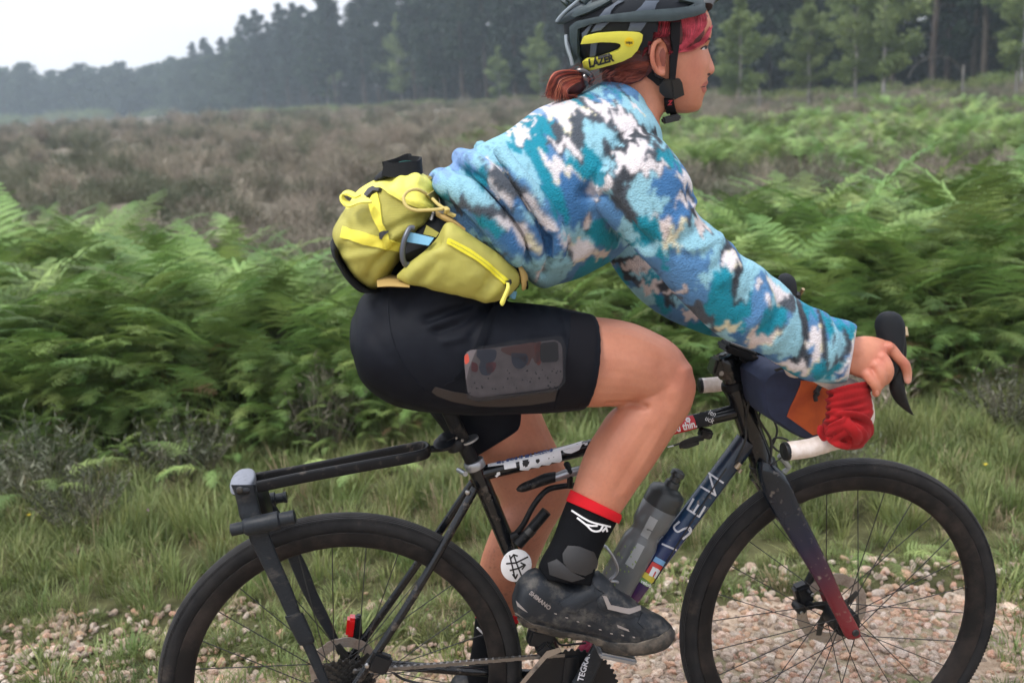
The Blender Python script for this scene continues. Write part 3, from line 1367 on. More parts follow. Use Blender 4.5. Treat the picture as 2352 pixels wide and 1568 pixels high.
FORMS = {'pine': [make_tree('pine', 40 + k) for k in range(5)], 'birch': [make_tree('birch', 60 + k) for k in range(4)], 'oak': [make_tree('oak', 80 + k) for k in range(4)]}
tr_r = random.Random(77)


PLANTED = {}


def plant(kind, name, x, y, label, group, sc=1.0, form_=None, wide=1.0):
    fm = FORMS[kind][form_ if form_ is not None else tr_r.randrange(len(FORMS[kind]))]
    e = bpy.data.objects.new(name, None)
    COL.objects.link(e)
    e.location = (x, y, float(ground_z(x, y)) - .1)
    e.rotation_euler = (0, 0, tr_r.uniform(0, 6.28))
    e.scale = (sc * wide, sc * wide, sc)
    tag(e, label, 'tree', group)
    PLANTED.setdefault(group, []).append(e)
    for nm, me in zip(('trunk', 'crown'), fm):
        o = bpy.data.objects.new(nm, me)
        COL.objects.link(o)
        o.parent = e
    return e


EA, EB = Vector((36, 47)), Vector((-90, 300))
ED = (EB - EA).normalized()
EN = Vector((-ED.y, ED.x))
if EN.y < 0: EN = -EN
for row, (off, nsp, lab) in enumerate([(0, .058, 'tall dark pine at the front edge of the plantation'), (3.5, .062, 'tall dark pine in the second row of the plantation'),
                                  (8, .075, 'tall dark pine deeper inside the plantation'), (13, .09, 'tall dark pine deeper inside the plantation'),
                                  (19, .11, 'tall dark pine deeper inside the plantation'), (27, .14, 'tall dark pine at the back of the plantation')]):
    q = -6.0
    L_ = (EB - EA).length
    while q < L_:
        p = EA + ED * (q + tr_r.uniform(-1, 1)) + EN * (off + tr_r.uniform(-1, 1))
        plant('pine', 'pine_tree', p.x, p.y, lab, 'pines of the plantation, %s' % ['front row', 'second row', 'deep rows', 'deep rows', 'deep rows', 'back row'][row], tr_r.uniform(.88, 1.08), None if row < 2 else (1, 3)[tr_r.random() < .5], 1.0 if row < 2 else 1.3)
        q += nsp * p.length * tr_r.uniform(.7, 1.3)
for k in range(60):
    t = (k % 30) / 29 + .015 * (k // 30)
    p = Vector((-78 - 150 * t, 300 + 30 * t + tr_r.uniform(-5, 5) + 14 * (k // 30)))
    plant('oak', 'broadleaf_tree', p.x, p.y, 'hazy round broadleaf tree in the distant wood on the left', 'broadleaf trees of the distant wood', tr_r.uniform(.85, 1.08), wide=1.35)
for k in range(12):
    p = EA + ED * ((.72 + .024 * k) * L_) - EN * tr_r.uniform(1, 7)
    plant('oak', 'broadleaf_tree', p.x, p.y, 'broadleaf tree rounding the far corner of the plantation', 'broadleaf trees at the plantation corner', tr_r.uniform(.6, .9))
for px_, py_, d_, sc_, fm_, lb in [(1700, 205, 50, 1.0, 0, 'pale green birch just right of the rider\'s face'), (1858, 205, 52, .95, 1, 'pale birch between the face birch and the leaning pair'),
                             (1965, 200, 49, .92, 2, 'slim birch left of the large bushy birch'), (2030, 200, 47, 1.3, 3, 'large bushy birch in front of the dark pines'),
                             (2345, 185, 44, 1.15, 0, 'birch cut off by the right edge of the picture'), (1245, 235, 95, 1.2, 1, 'birch behind the rider\'s ponytail'),
                             (925, 245, 150, 1.9, 2, 'small pointed birch left of the ponytail at the wood edge'), (755, 255, 185, 2.1, 3, 'light green birch standing out left of centre at the wood edge'),
                             (1150, 240, 110, 1.1, 0, 'low birch at the wood edge above the jumper')]:
    p = far_at(px_, py_, d_)
    plant('birch', 'birch_tree', p.x, p.y, lb, None, sc_ * .93, fm_, wide=.9)

# green scrub along the foot of the plantation and patches of bracken on the moor
def clump(seed, n=620, r=.9, h=.95):
    rg = random.Random(seed)
    V, F = [], []
    for k in range(n):
        a, q = rg.uniform(0, 6.28), math.sqrt(rg.random())
        p = Vector((math.cos(a) * r * q, math.sin(a) * r * q, h * (1 - q * q) ** .6 * rg.uniform(.35, 1.05)))
        d = Vector((math.cos(a) + rg.gauss(0, .5), math.sin(a) + rg.gauss(0, .5), rg.uniform(.0, 1.0))).normalized()
        s_ = Vector((-d.y, d.x, rg.gauss(0, .3))).normalized()
        l_, w_ = rg.uniform(.12, .28), rg.uniform(.014, .03)
        i = len(V)
        V.extend([p, p + d * l_ * .4 + s_ * w_, p + d * l_ - Vector((0, 0, .07)), p + d * l_ * .4 - s_ * w_])
        F.append((i, i + 1, i + 2, i + 3))
    return V, F


M_scrub = leaf_mat('scrub', (0.11, 0.15, 0.048), (0.29, 0.345, 0.13), rand=.35, trans=.25, scale=1.5)
scrub_forms = [form(*clump(k), M_scrub) for k in range(4)]
P, Rr, Sc, Ix = [], [], [], []
for k in range(900):
    q = -4 + (L_ * .92) * rng.random() ** 1.5
    p = EA + ED * q - EN * (1.0 + abs(rng.normal(0, 2.0)))
    P.append((p.x, p.y, -.1))
    Rr.append((0, 0, rng.uniform(0, 6.28)))
    Sc.append(rng.uniform(.7, 1.5))
    Ix.append(int(rng.integers(0, 4)))
for k in range(240):
    t = rng.random()
    x_, y_ = -72 - 160 * t, 292 + 30 * t + rng.uniform(-6, 12)
    P.append((x_, y_, -.3))
    Rr.append((0, 0, rng.uniform(0, 6.28)))
    Sc.append(rng.uniform(2.0, 4.0))
    Ix.append(int(rng.integers(0, 4)))
scatter('edge_scrub', P, Rr, Sc, Ix, scrub_forms, 'dark green scrub along the foot of the pine plantation', 'scrub')
P, Rr, Sc, Ix = [], [], [], []
for k in range(2600):
    s = 6.5 + 30 * rng.random() ** 1.4
    u = rng.uniform(.05, 1.0) * (4 + s * .8) + 1.2
    w_ = float(fbm(np.array(u * .22 + 9), np.array(s * .22 + 4), 120, 3))
    if w_ < (.62 if s < 12 else .545) + (.2 if u < 2.4 + s * .1 else 0):
        continue
    x, y = from_us(u, s)
    P.append((x, y, -.05))
    Rr.append((0, 0, rng.uniform(0, 6.28)))
    Sc.append(rng.uniform(.6, 1.1))
    Ix.append(int(rng.integers(0, 4)))


def fern_clump(seed, n=9):
    rg = random.Random(seed)
    V, F = [], []
    for k in range(n):
        v_, f_ = frond(seed * 31 + k, rg.uniform(.25, .45), rg.uniform(.42, .6), rg.uniform(1.3, 1.8), 11)
        m_ = Matrix.Rotation(rg.uniform(0, 6.28), 3, 'Z')
        o_ = Vector((rg.gauss(0, .2), rg.gauss(0, .2), 0))
        b_ = len(V)
        V.extend([m_ @ p + o_ for p in v_])
        F.extend([tuple(i + b_ for i in q) for q in f_])
    return V, F


scatter('moor_bracken', P, Rr, Sc, Ix, [form(*fern_clump(200 + k), M_fern) for k in range(4)], 'bright green bracken patches on the moor at the right', 'bracken', bumps=True)

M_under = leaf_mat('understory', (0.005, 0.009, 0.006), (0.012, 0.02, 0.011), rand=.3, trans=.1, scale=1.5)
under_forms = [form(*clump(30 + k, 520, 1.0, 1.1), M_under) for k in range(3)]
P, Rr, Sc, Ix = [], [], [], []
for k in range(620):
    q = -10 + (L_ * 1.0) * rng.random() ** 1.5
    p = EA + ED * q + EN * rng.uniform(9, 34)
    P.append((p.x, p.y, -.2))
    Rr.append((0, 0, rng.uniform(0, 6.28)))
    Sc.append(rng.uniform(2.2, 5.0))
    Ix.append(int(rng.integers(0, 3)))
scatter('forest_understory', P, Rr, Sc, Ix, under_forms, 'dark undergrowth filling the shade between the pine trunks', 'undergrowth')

# tell the trees of a row apart by their place in it
_ones = 'first second third fourth fifth sixth seventh eighth ninth tenth eleventh twelfth thirteenth fourteenth fifteenth sixteenth seventeenth eighteenth nineteenth'.split()
_tens = {2: 'twent', 3: 'thirt', 4: 'fort', 5: 'fift', 6: 'sixt'}


def ordinal(n):
    if n < 20: return _ones[n - 1]
    return _tens[n // 10] + ('ieth' if n % 10 == 0 else 'y ' + _ones[n % 10 - 1])


for g_, txt in (('pines of the plantation, front row', 'tall dark pine, %s from the right in the front row of the plantation'), ('pines of the plantation, second row', 'tall dark pine, %s from the right in the second row'),
                ('pines of the plantation, deep rows', 'dark pine deep inside the plantation, %s from the right'),
                ('pines of the plantation, back row', 'pine behind all others, %s from the right in the last row'),
                ('broadleaf trees of the distant wood', 'hazy round broadleaf tree, %s from the right in the distant wood'), ('broadleaf trees at the plantation corner', 'broadleaf tree, %s from the right at the far plantation corner')):
    for k_, e_ in enumerate(sorted(PLANTED[g_], key=lambda o: -o.location.x / o.location.y)):
        e_['label'] = txt % ordinal(k_ + 1)

# posts and a bent stem at the wood edge
M_post = mat('weathered_post', (0.1, 0.095, 0.085), .9, col2=(0.19, 0.18, 0.165), scale=12)
for px_, y0_, y1_, d_, lb in [(2333, 200, 165, 40, 'short grey fence post at the right end of the scrub'),
                              (2212, 178, 150, 43, 'thin grey fence post left of the tallest pale trunk'), (1744, 218, 205, 46, 'short pale post under the birch by the rider\'s face')]:
    b_ = far_at(px_, y0_, d_)
    t_ = far_at(px_, y1_, d_)
    z0 = float(ground_z(b_.x, b_.y))
    MB().tube([(0, 0, 0), (0, 0, (t_.z - z0) * .96), (0, 0, t_.z - z0)], [.05, .048, .03], 8).build('fence_post', M_post, None, world_space=True, base=None)
    o = bpy.context.scene.objects[-1]
    o.location = (b_.x, b_.y, z0)
    tag(o, lb, 'post', 'fence posts at the wood edge')
arc = [far_at(x_, y_, 40) for x_, y_ in [(2085, 180), (2105, 148), (2140, 132), (2172, 131), (2195, 145), (2208, 165), (2214, 182)]]
b0 = arc[0].copy()
MB().tube(sp3([p - b0 for p in arc], 5), .011, 6).build('bent_stem', M_post, None, world_space=True)
o = bpy.context.scene.objects[-1]
o.location = b0
tag(o, 'thin pale stem bent into an arch before the dark trunks', 'branch')
# ================================================================== the bicycle
M_black = mat('frame_black', (0.005, 0.006, 0.008), .18, spec=.4, coat=.12, dirt=(.14, .11, .085), dscale=38, dlo=.57, dhi=.78)
M_matblk = mat('matt_black', (0.006, 0.0065, 0.008), .45, spec=.2, dirt=(.13, .11, .09), dscale=50, dlo=.56, dhi=.82)
M_carbon = mat('carbon_grey', (0.011, 0.014, 0.018), .45, spec=.25, col2=(0.016, 0.02, 0.025), scale=220, stretch=(1, 1, 2.4), dirt=(.12, .105, .09), dscale=34, dlo=.56, dhi=.9)
M_tyre = mat('tyre_rubber', (0.016, 0.016, 0.017), .85, col2=(0.026, 0.025, 0.025), scale=30, dirt=(.1, .08, .065), dscale=16, dlo=.58, dhi=.85, bump=.0005, bscale=500, spec=.1)
M_tread = mat('tread_dust', (0.075, 0.075, 0.077), .85, col2=(0.045, 0.044, 0.044), scale=18, spec=.2)
M_rim = mat('rim_black', (0.01, 0.009, 0.009), .6, dirt=(.052, .04, .034), dscale=14, dlo=.45, dhi=.8, spec=.18)
M_spoke = mat('spoke_black', (0.015, 0.015, 0.016), .4)
M_steel = mat('steel', (0.42, 0.41, 0.4), .32, metal=1.0, dirt=(.12, .09, .07), dscale=40, dlo=.5, dhi=.8)
M_rotor = mat('rotor_steel', (0.4, 0.36, 0.32), .4, metal=.8, dirt=(.3, .22, .17), dscale=30, dlo=.4, dhi=.7)
M_dsteel = mat('dark_steel', (0.06, 0.058, 0.055), .45, metal=.8, dirt=(.06, .045, .035), dscale=60)
M_silver = mat('silver_grey', (0.34, 0.35, 0.37), .35, metal=.7)
M_tape = mat('bar_tape', srgb(216, 206, 200), .7, col2=srgb(194, 180, 168), scale=60, dirt=srgb(165, 140, 120), dscale=45, dlo=.55, dhi=.85, bump=.0004, bscale=300, spec=.3)
M_hood = mat('hood_rubber', (0.012, 0.0145, 0.018), .6, spec=.22, bump=.0003, bscale=400)
M_lever = mat('lever_black', (0.007, 0.008, 0.01), .38, spec=.3, dirt=(.09, .08, .07), dscale=45, dlo=.6, dhi=.85)
M_white = mat('sticker_white', srgb(228, 228, 230), .55, dirt=srgb(150, 140, 130), dscale=60, dlo=.6, dhi=.85)
M_red = mat('sticker_red', srgb(196, 38, 48), .45)
M_ink = mat('ink_black', (0.012, 0.012, 0.013), .6)
M_inkblue = mat('ink_blue', srgb(60, 80, 130), .6)
M_sil_txt = mat('silver_lettering', srgb(200, 200, 205), .4)
M_glow = mat('red_lens', srgb(200, 20, 22), .2, coat=.6)


def fade_paint(name, axis_pts, stops, rough=.25):
    """paint that fades from one colour to another along a tube (the coat itself changes colour)"""
    m = mat(name, (0, 0, 0), rough, coat=.15, spec=.4)
    N, L = m.node_tree.nodes, m.node_tree.links
    b = N['Principled BSDF']
    t = N.new('ShaderNodeTexCoord')
    p0, p1 = axis_pts
    d = (p1 - p0)
    dt = N.new('ShaderNodeVectorMath')
    dt.operation = 'DOT_PRODUCT'
    dt.inputs[1].default_value = d / d.length_squared
    L.new(t.outputs['Object'], dt.inputs[0])
    ad = N.new('ShaderNodeMath')
    ad.operation = 'SUBTRACT'
    ad.inputs[1].default_value = p0.dot(d) / d.length_squared
    L.new(dt.outputs['Value'], ad.inputs[0])
    r = N.new('ShaderNodeValToRGB')
    e = r.color_ramp.elements
    while len(e) < len(stops):
        e.new(.5)
    for k, (p, c) in enumerate(stops):
        e[k].position = p
        e[k].color = (*c, 1)
    L.new(ad.outputs[0], r.inputs['Fac'])
    n = N.new('ShaderNodeTexNoise')
    n.inputs['Scale'].default_value = 70
    n.inputs['Detail'].default_value = 8
    L.new(t.outputs['Object'], n.inputs['Vector'])
    mr = N.new('ShaderNodeMapRange')
    mr.inputs['From Min'].default_value = .62
    mr.inputs['From Max'].default_value = .78
    L.new(n.outputs['Fac'], mr.inputs['Value'])
    x = N.new('ShaderNodeMix')
    x.data_type = 'RGBA'
    L.new(mr.outputs['Result'], x.inputs['Factor'])
    L.new(r.outputs['Color'], x.inputs['A'])
    x.inputs['B'].default_value = (.2, .17, .14, 1)
    L.new(x.outputs['Result'], b.inputs['Base Color'])
    return m


bike = thing('bicycle', 'black gravel bicycle with white bar tape and a rear rack, ridden along the path', 'bicycle', (0, 0, 0))
RA, FA = Vector((0, 0, .35)), Vector((WB, 0, .35))
BBp = Vector((.437, 0, .285))


def P3(u, v, w):
    return Vector((u, v, w))


# ---- wheels
def wheel_meshes():
    tyre = MB()
    n = 120
    rings = []
    prof = []
    for k in range(22):                                          # tyre section with a flatter crown
        a = 2 * math.pi * k / 22
        prof.append((.3305 + .0195 * math.cos(a), .0195 * math.sin(a)))
    for i in range(n):
        a = 2 * math.pi * i / n
        ca, sa = math.cos(a), math.sin(a)
        rings.append([P3(r * ca, v, r * sa) for r, v in prof])
    tyre.rings(rings, closed=True)
    tread = MB()
    for v in (-.0125, -.0095, -.0062, -.003, 0, .003, .0062, .0095, .0125):     # fine file-tread ridges round the crown
        r = .3305 + math.sqrt(.0195 ** 2 - v * v)
        pts = [P3(r * math.cos(2 * math.pi * i / n), v, r * math.sin(2 * math.pi * i / n)) for i in range(n)]
        tread.tube(pts, .0007, 4, closed=True)
    blocks = MB()
    for i in range(260):                                         # small side knobs
        a = 2 * math.pi * i / 260
        for sgn in (-1, 1):
            v = sgn * .0152
            r = .3305 + math.sqrt(.0195 ** 2 - v * v) + .0002
            rot = Matrix(((math.cos(a), 0, -math.sin(a)), (0, 1, 0), (math.sin(a), 0, math.cos(a))))
            c = P3(r * math.cos(a), v, r * math.sin(a))
            e1, e2, e3 = rot @ Vector((.001, 0, 0)), Vector((0, .0016, 0)), rot @ Vector((0, 0, .0024))
            blocks.add([c + e1 + e2 + e3, c + e1 - e2 + e3, c + e1 - e2 - e3, c + e1 + e2 - e3], [(0, 1, 2, 3)])
            b = len(blocks.v)
            blocks.add([c - e1 + e2 * 1.2 + e3, c - e1 - e2 * 1.2 + e3, c - e1 - e2 * 1.2 - e3, c - e1 + e2 * 1.2 - e3], [])
            q = b - 4
            blocks.f += [(q, q + 1, b + 1, b), (q + 1, q + 2, b + 2, b + 1), (q + 2, q + 3, b + 3, b + 2), (q + 3, q, b, b + 3)]
    rim = MB()
    rp = [(.318, .0155), (.3165, .017), (.312, .0168), (.3, .0155), (.289, .011), (.2845, .006), (.2835, 0), (.2845, -.006), (.289, -.011), (.3, -.0155), (.312, -.0168), (.3165, -.017), (.318, -.0155)]
    rim.rings([[P3(r * math.cos(2 * math.pi * i / n), v, r * math.sin(2 * math.pi * i / n)) for r, v in rp] for i in range(n)], closed=True)
    return tyre, tread, blocks, rim


ty, td, bk, rm = wheel_meshes()
shared = {}


def wheel(centre, flange, rear):
    w = bpy.data.objects.new('wheel', None)
    COL.objects.link(w)
    w.parent = bike
    w.location = centre
    BASE[w.name] = Vector((0, 0, 0))
    tag(w, 'rear wheel with cassette' if rear else 'front wheel with large brake rotor')
    if not shared:
        t_ = ty.build('tyre', M_tyre, w, sharp=0)
        tr_ = td.build('tread', M_tread, w, sharp=0)
        tag(tr_, kind='stuff')
        b_ = bk.build('side_knobs', M_tyre, w, smooth=False)
        tag(b_, kind='stuff')
        r_ = rm.build('rim', M_rim, w)
        shared.update(tyre=t_.data, tread=tr_.data, side_knobs=b_.data, rim=r_.data)
    else:
        for k_, d_ in shared.items():
            o = bpy.data.objects.new(k_, d_)
            COL.objects.link(o)
            o.parent = w
            if k_ in ('tread', 'side_knobs'):
                tag(o, kind='stuff')
    hub = MB()
    fl, fr = flange
    hub.lathe((0, -.05, 0), (0, 1, 0), [(0, .008), (.004, .012), (.02, .013), (.05 + fr - .004, .014), (.05 + fr - .003, .024), (.05 + fr + .003, .024), (.05 + fr + .004, .016), (.05, .0125),
                                    (.05 + fl - .004, .016), (.05 + fl - .003, .027), (.05 + fl + .003, .027), (.05 + fl + .004, .018), (.096, .013), (.1, .008)], 24)
    if not rear:
        hub.lathe((0, -.03, 0), (0, 1, 0), [(0, .02), (.004, .029), (.05, .03), (.054, .02)], 28)
    hub.build('hub', M_lever, w)
    # one spoke mesh per side, turned into place
    ns = 28
    for sgn, v in ((-1, fr), (1, fl)):
        base_me = None
        for k in range(ns // 2):
            for cross in (1,):
                d_ = 1 if k % 2 else -1
                a_out = 2 * math.pi * (k + (0 if sgn > 0 else .5)) / (ns // 2) + (.22 if rear else .35)
                a_in = a_out + d_ * 1.05
                p0 = P3(.0235 * math.cos(a_in), v, .0235 * math.sin(a_in))
                p1 = P3(.286 * math.cos(a_out), sgn * .003, .286 * math.sin(a_out))
                MB().tube([p0, p1], .00105, 5).build('spoke', M_spoke, w)
    if rear:
        cs = MB()
        for k in range(9):                                       # cassette sprockets
            r = .058 - .0044 * k
            v = -.018 - .0036 * k
            nt = max(12, int(r * 2 * math.pi / .0127))
            o_ = []
            for q in range(nt * 4):
                a = 2 * math.pi * q / (nt * 4)
                rr = r + (.0025 if q % 4 in (1, 2) else -.0025)
                o_.append((rr * math.cos(a), rr * math.sin(a)))
            cs.prism(o_, v - .0009, v + .0009)
        cs.lathe((0, -.05, 0), (0, 1, 0), [(0, .014), (.034, .02), (.036, .014)], 20)
        cs.build('cassette', M_dsteel, w, smooth=False)
        rot_(w, .045, .07)
    else:
        rot_(w, .042, .08)
    return w


def rot_(w, v, r):
    """disc rotor: braking ring, spider arms, holes"""
    mb = MB()
    n = 96
    for ri, ro in ((r * .7, r),):
        rings = []
        for i in range(n):
            a = 2 * math.pi * i / n
            rw = ro * (1 - .02 * (i % 8 < 3))
            ca, sa = math.cos(a), math.sin(a)
            rings.append([P3(ri * ca, v - .0009, ri * sa), P3(rw * ca, v - .0009, rw * sa), P3(rw * ca, v + .0009, rw * sa), P3(ri * ca, v + .0009, ri * sa)])
        mb.rings(rings, closed=True)
    mb.build('brake_rotor', M_rotor, w, smooth=False)
    sp = MB()
    for k in range(5):
        a = 2 * math.pi * k / 5
        pts = [P3(q * r * math.cos(a + q * .6), v - .0012, q * r * math.sin(a + q * .6)) for q in (.2, .5, .82)]
        sp.tube(pts, [.011, .008, .006], 8, sx=.2)
    sp.lathe((0, v - .004, 0), (0, 1, 0), [(0, .02), (.007, .02)], 24)
    sp.build('rotor_carrier', M_dsteel, w)


wheel(RA, (.032, -.02), True)
wheel(FA, (.024, -.033), False)

# ---- frame
frame = MB()
seat_top, head_top, head_low = at(1103, 1098), at(1688, 888), at(1752, 1066)
ht_ax = (head_low - head_top).normalized()
tt0, tt1 = at(1118, 1086), at(1664, 951)
dt0 = at(1706, 1022)
frame.tube([seat_top + Vector((-.008, 0, .026)), seat_top, BBp], [.0165, .0165, .0165], 20)
frame.tube([tt0 - Vector((.012, 0, 0)), tt1 + (tt1 - tt0).normalized() * .02], .0145, 20)
frame.lathe(head_top, ht_ax, [(0, .0235), (.004, .0245), (.012, .0225), ((head_low - head_top).length - .012, .0228), ((head_low - head_top).length - .004, .0255), ((head_low - head_top).length, .0255)], 28)
frame.lathe(BBp + Vector((0, -.036, 0)), (0, 1, 0), [(0, .021), (.072, .021)], 24)
for s_ in (-1, 1):
    dr = RA + Vector((0, s_ * .062, 0))
    frame.tube(sp3([seat_top + Vector((-.012, s_ * .017, -.012)), (seat_top + dr) / 2 + Vector((.005, s_ * .016, .0)), dr + Vector((.018, 0, .022)), dr]), .0082, 12)
    frame.tube(sp3([BBp + Vector((-.015, s_ * .03, 0)), BBp.lerp(dr, .45) + Vector((0, s_ * .008, .004)), dr + Vector((.03, 0, 0)), dr]), .0098, 12)
    frame.box(dr + Vector((.006, 0, .004)), (.04, .007, .045), Euler((0, .5, 0)), bev=.003)
frame.build('frame', M_black, bike)
DT0, DT1 = dt0, BBp
M_downtube = fade_paint('down_tube_paint', (DT0, DT1), [(0, (.012, .018, .03)), (.25, (.012, .04, .08)), (.45, (.016, .03, .1)), (.6, (.05, .02, .07)), (.75, (.16, .015, .04)), (1, (.12, .01, .03))])
dtm = MB()
dtm.tube([DT0 + (DT0 - DT1).normalized() * .012, DT1 + (DT1 - DT0).normalized() * .002], .0215, 26)
dt_o = dtm.build('down_tube', M_downtube, bike)
bv_dt = bvh_of(*(lambda m_: ([tuple(p) for p in m_.v], m_.f))(dtm))
bv_fr = BVHTree.FromPolygons([tuple(p) for p in frame.v], frame.f)
MB().lathe(seat_top + Vector((-.0065, 0, .022)), (-.31, 0, .95), [(0, .0195), (.003, .02), (.014, .02), (.016, .0185)], 24).lathe(at(1078, 1012), (-.31, 0, .95), [(0, .019), (.004, .019)], 24).build('seat_collar', M_silver, bike)
sp_d = Vector((-.315, 0, .949))
MB().tube([seat_top, at(1022, 925)], .0138, 20).build('seat_post', M_matblk, bike)
b_ = seat_top + sp_d * .03
MB().tube([b_ + Vector((-.02, -.024, -.008)), b_ + Vector((-.03, .012, -.012))], .005, 10).build('clamp_bolt', M_silver, bike)

# saddle: rails, shell and padded top, mostly under the rider
sad = MB()
limb(sad, [(858, 872, 852, 862, 0, .06), (875, 900, 880, 862, 0, .074), (930, 918, 935, 868, 0, .07), (1010, 920, 1010, 880, 0, .045), (1100, 925, 1100, 895, 0, .026), (1190, 932, 1190, 905, 0, .02), (1225, 930, 1225, 915, 0, .012)],
     4, 24, lateral=True)
sad_o = sad.build('saddle', mat('saddle_black', (.02, .02, .022), .45), bike)
MB().tube(sp3([at(862, 874, -.058), at(885, 903, -.066), at(930, 921, -.064), at(968, 930, -.05)]), .0022, 6).build('saddle_piping', mat('piping', srgb(170, 165, 155), .6), sad_o)
for s_ in (-1, 1):
    MB().tube(sp3([at(900, 912, s_ * .022), at(960, 930, s_ * .022), at(1050, 930, s_ * .022), at(1120, 918, s_ * .016)]), .0035, 8).build('saddle_rail', M_dsteel, bike)

# ---- fork
cr0 = head_low
ax_n = FA + Vector((0, -.055, 0))
ax_f = FA + Vector((0, .055, 0))
M_fork = fade_paint('fork_paint', (at(1735, 1085), at(1965, 1455, -.055)), [(0, (.005, .01, .016)), (.25, (.006, .012, .024)), (.42, (.008, .01, .03)), (.58, (.035, .012, .03)), (.75, (.1, .01, .018)), (1, (.16, .016, .022))], .22)
fk = MB()
stn = []
for (x1, y1, x2, y2, v, b) in [(575, 240, 700, 275, -.02, .026), (575, 310, 748, 330, -.034, .02), (604, 420, 797, 425, -.042, .014), (700, 590, 850, 545, -.046, .011), (815, 775, 935, 715, -.05, .0095),
                               (925, 955, 1020, 890, -.053, .009), (1035, 1155, 1105, 1085, -.056, .008), (1105, 1290, 1185, 1235, -.058, .007), (1150, 1310, 1200, 1290, -.058, .006)]:
    p, q = z2(ZH, x1, y1), z2(ZH, x2, y2)
    stn.append((*p, *q, v, b))
limb(fk, stn, 5, 20, pw=.8)
fk.build('fork_blade', M_fork, bike)
ff = MB()
ff.tube(sp3([cr0 + Vector((.006, .03, -.035)), cr0 + Vector((.05, .05, -.12)), cr0.lerp(ax_f, .55) + Vector((.015, .012, 0)), ax_f]), [.019, .0175, .0165, .0165, .016, .0155, .015, .0145, .014, .0135, .013, .0125, .012, .0118, .0115, .011, .0105, .01, .01][:19], 14, sx=.7)
ff.build('fork_blade', M_fork, bike)
fc = MB()
fc.lathe(cr0, ht_ax, [(0, .0265), (.006, .0275), (.016, .026), (.03, .024), (.05, .02), (.06, .01)], 28)
fc.tube([cr0 + Vector((.008, -.042, -.038)), cr0 + Vector((.01, 0, -.028)), cr0 + Vector((.008, .042, -.038))], .02, 14)
fc.build('fork_crown', M_fork, bike)
MB().lathe(ax_n + Vector((0, -.012, 0)), (0, 1, 0), [(0, .006), (.002, .0075), (.02, .0075)], 16).lathe(ax_n + Vector((0, -.0125, 0)), (0, 1, 0), [(0, .0038), (.002, .0038)], 12).build('axle_end', M_ink, bike)
# headset rings
MB().lathe(head_low - ht_ax * .006, ht_ax, [(0, .0245), (.001, .0268), (.012, .0272), (.013, .0255)], 28).build('lower_headset', M_ink, bike)
MB().lathe(head_top - ht_ax * .014, ht_ax, [(0, .019), (.001, .0235), (.01, .0262), (.014, .0255)], 28).build('upper_headset', M_matblk, bike)
# front caliper
cal = MB()
cp = zat(ZH, 850, 1035, .05)
cal.box(cp, (.034, .03, .05), Euler((0, -.3, 0)), bev=.006)
cal.lathe(cp + Vector((.006, -.03, .014)), (0, 1, 0), [(0, .005), (.03, .006)], 10)
cal.lathe(cp + Vector((-.012, -.026, -.024)), (0, 1, 0), [(0, .009), (.004, .011), (.03, .011)], 14)
cal.lathe(cp + Vector((.008, -.024, -.018)), (0, 1, 0), [(0, .008), (.03, .009)], 14)
cal.tube([cp + Vector((.01, 0, .02)), cp + Vector((.022, -.004, .05))], .009, 10)
cal.build('brake_caliper', M_lever, bike)
MB().lathe(cp + Vector((.008, -.033, .012)), (0, 1, 0), [(0, .003), (.003, .0042)], 8).lathe(cp + Vector((-.014, -.03, -.028)), (0, 1, 0), [(0, .003), (.003, .0042)], 8).build('caliper_bolt', M_steel, bike)

# ---- steerer, stem, bars
st = MB()
ss0 = head_top - ht_ax * .014
st.lathe(ss0, -ht_ax, [(0, .019), (.012, .0188), (.0125, .0225), (.015, .0238), (.05, .0238), (.052, .0225), (.056, .019), (.0572, .006), (.058, .004)], 28)
scl_c = ss0 - ht_ax * .032
bar_c = at(1752, 812, 0)
st.tube([scl_c, scl_c.lerp(bar_c, .25), bar_c], [.021, .0175, .0165], 18)
st.lathe(bar_c + Vector((0, -.024, 0)), (0, 1, 0), [(0, .0205), (.048, .0205)], 22)
st.box(scl_c + Vector((-.022, 0, .002)), (.022, .04, .036), Euler((0, .3, 0)), bev=.005)
st_o = st.build('stem', M_black, bike)
MB().lathe(scl_c + Vector((-.02, -.0225, -.008)), (0, 1, 0), [(0, .0045), (.004, .0052)], 12).lathe(scl_c + Vector((-.02, -.023, -.008)), (0, 1, 0), [(0, .0022), (.002, .0022)], 6).build('stem_bolt', M_steel, st_o)
MB().lathe(ss0 - ht_ax * .0585, -ht_ax, [(0, .007), (.0012, .0065), (.0014, .003)], 14).build('top_cap_bolt', M_steel, st_o)

# handlebar centre line, right side (near) in the bicycle's plane; left is its mirror image
hb_r = [bar_c, bar_c + Vector((.002, -.06, .002)), bar_c + Vector((.004, -.14, .004)), at(1800, 812, -.175), at(1850, 842, -.2), at(1905, 872, -.208), at(1955, 893, -.21), at(1982, 925, -.211), at(1985, 965, -.212),
        at(1962, 1000, -.214), at(1915, 1012, -.216), at(1860, 1028, -.219), at(1806, 1036, -.222)]


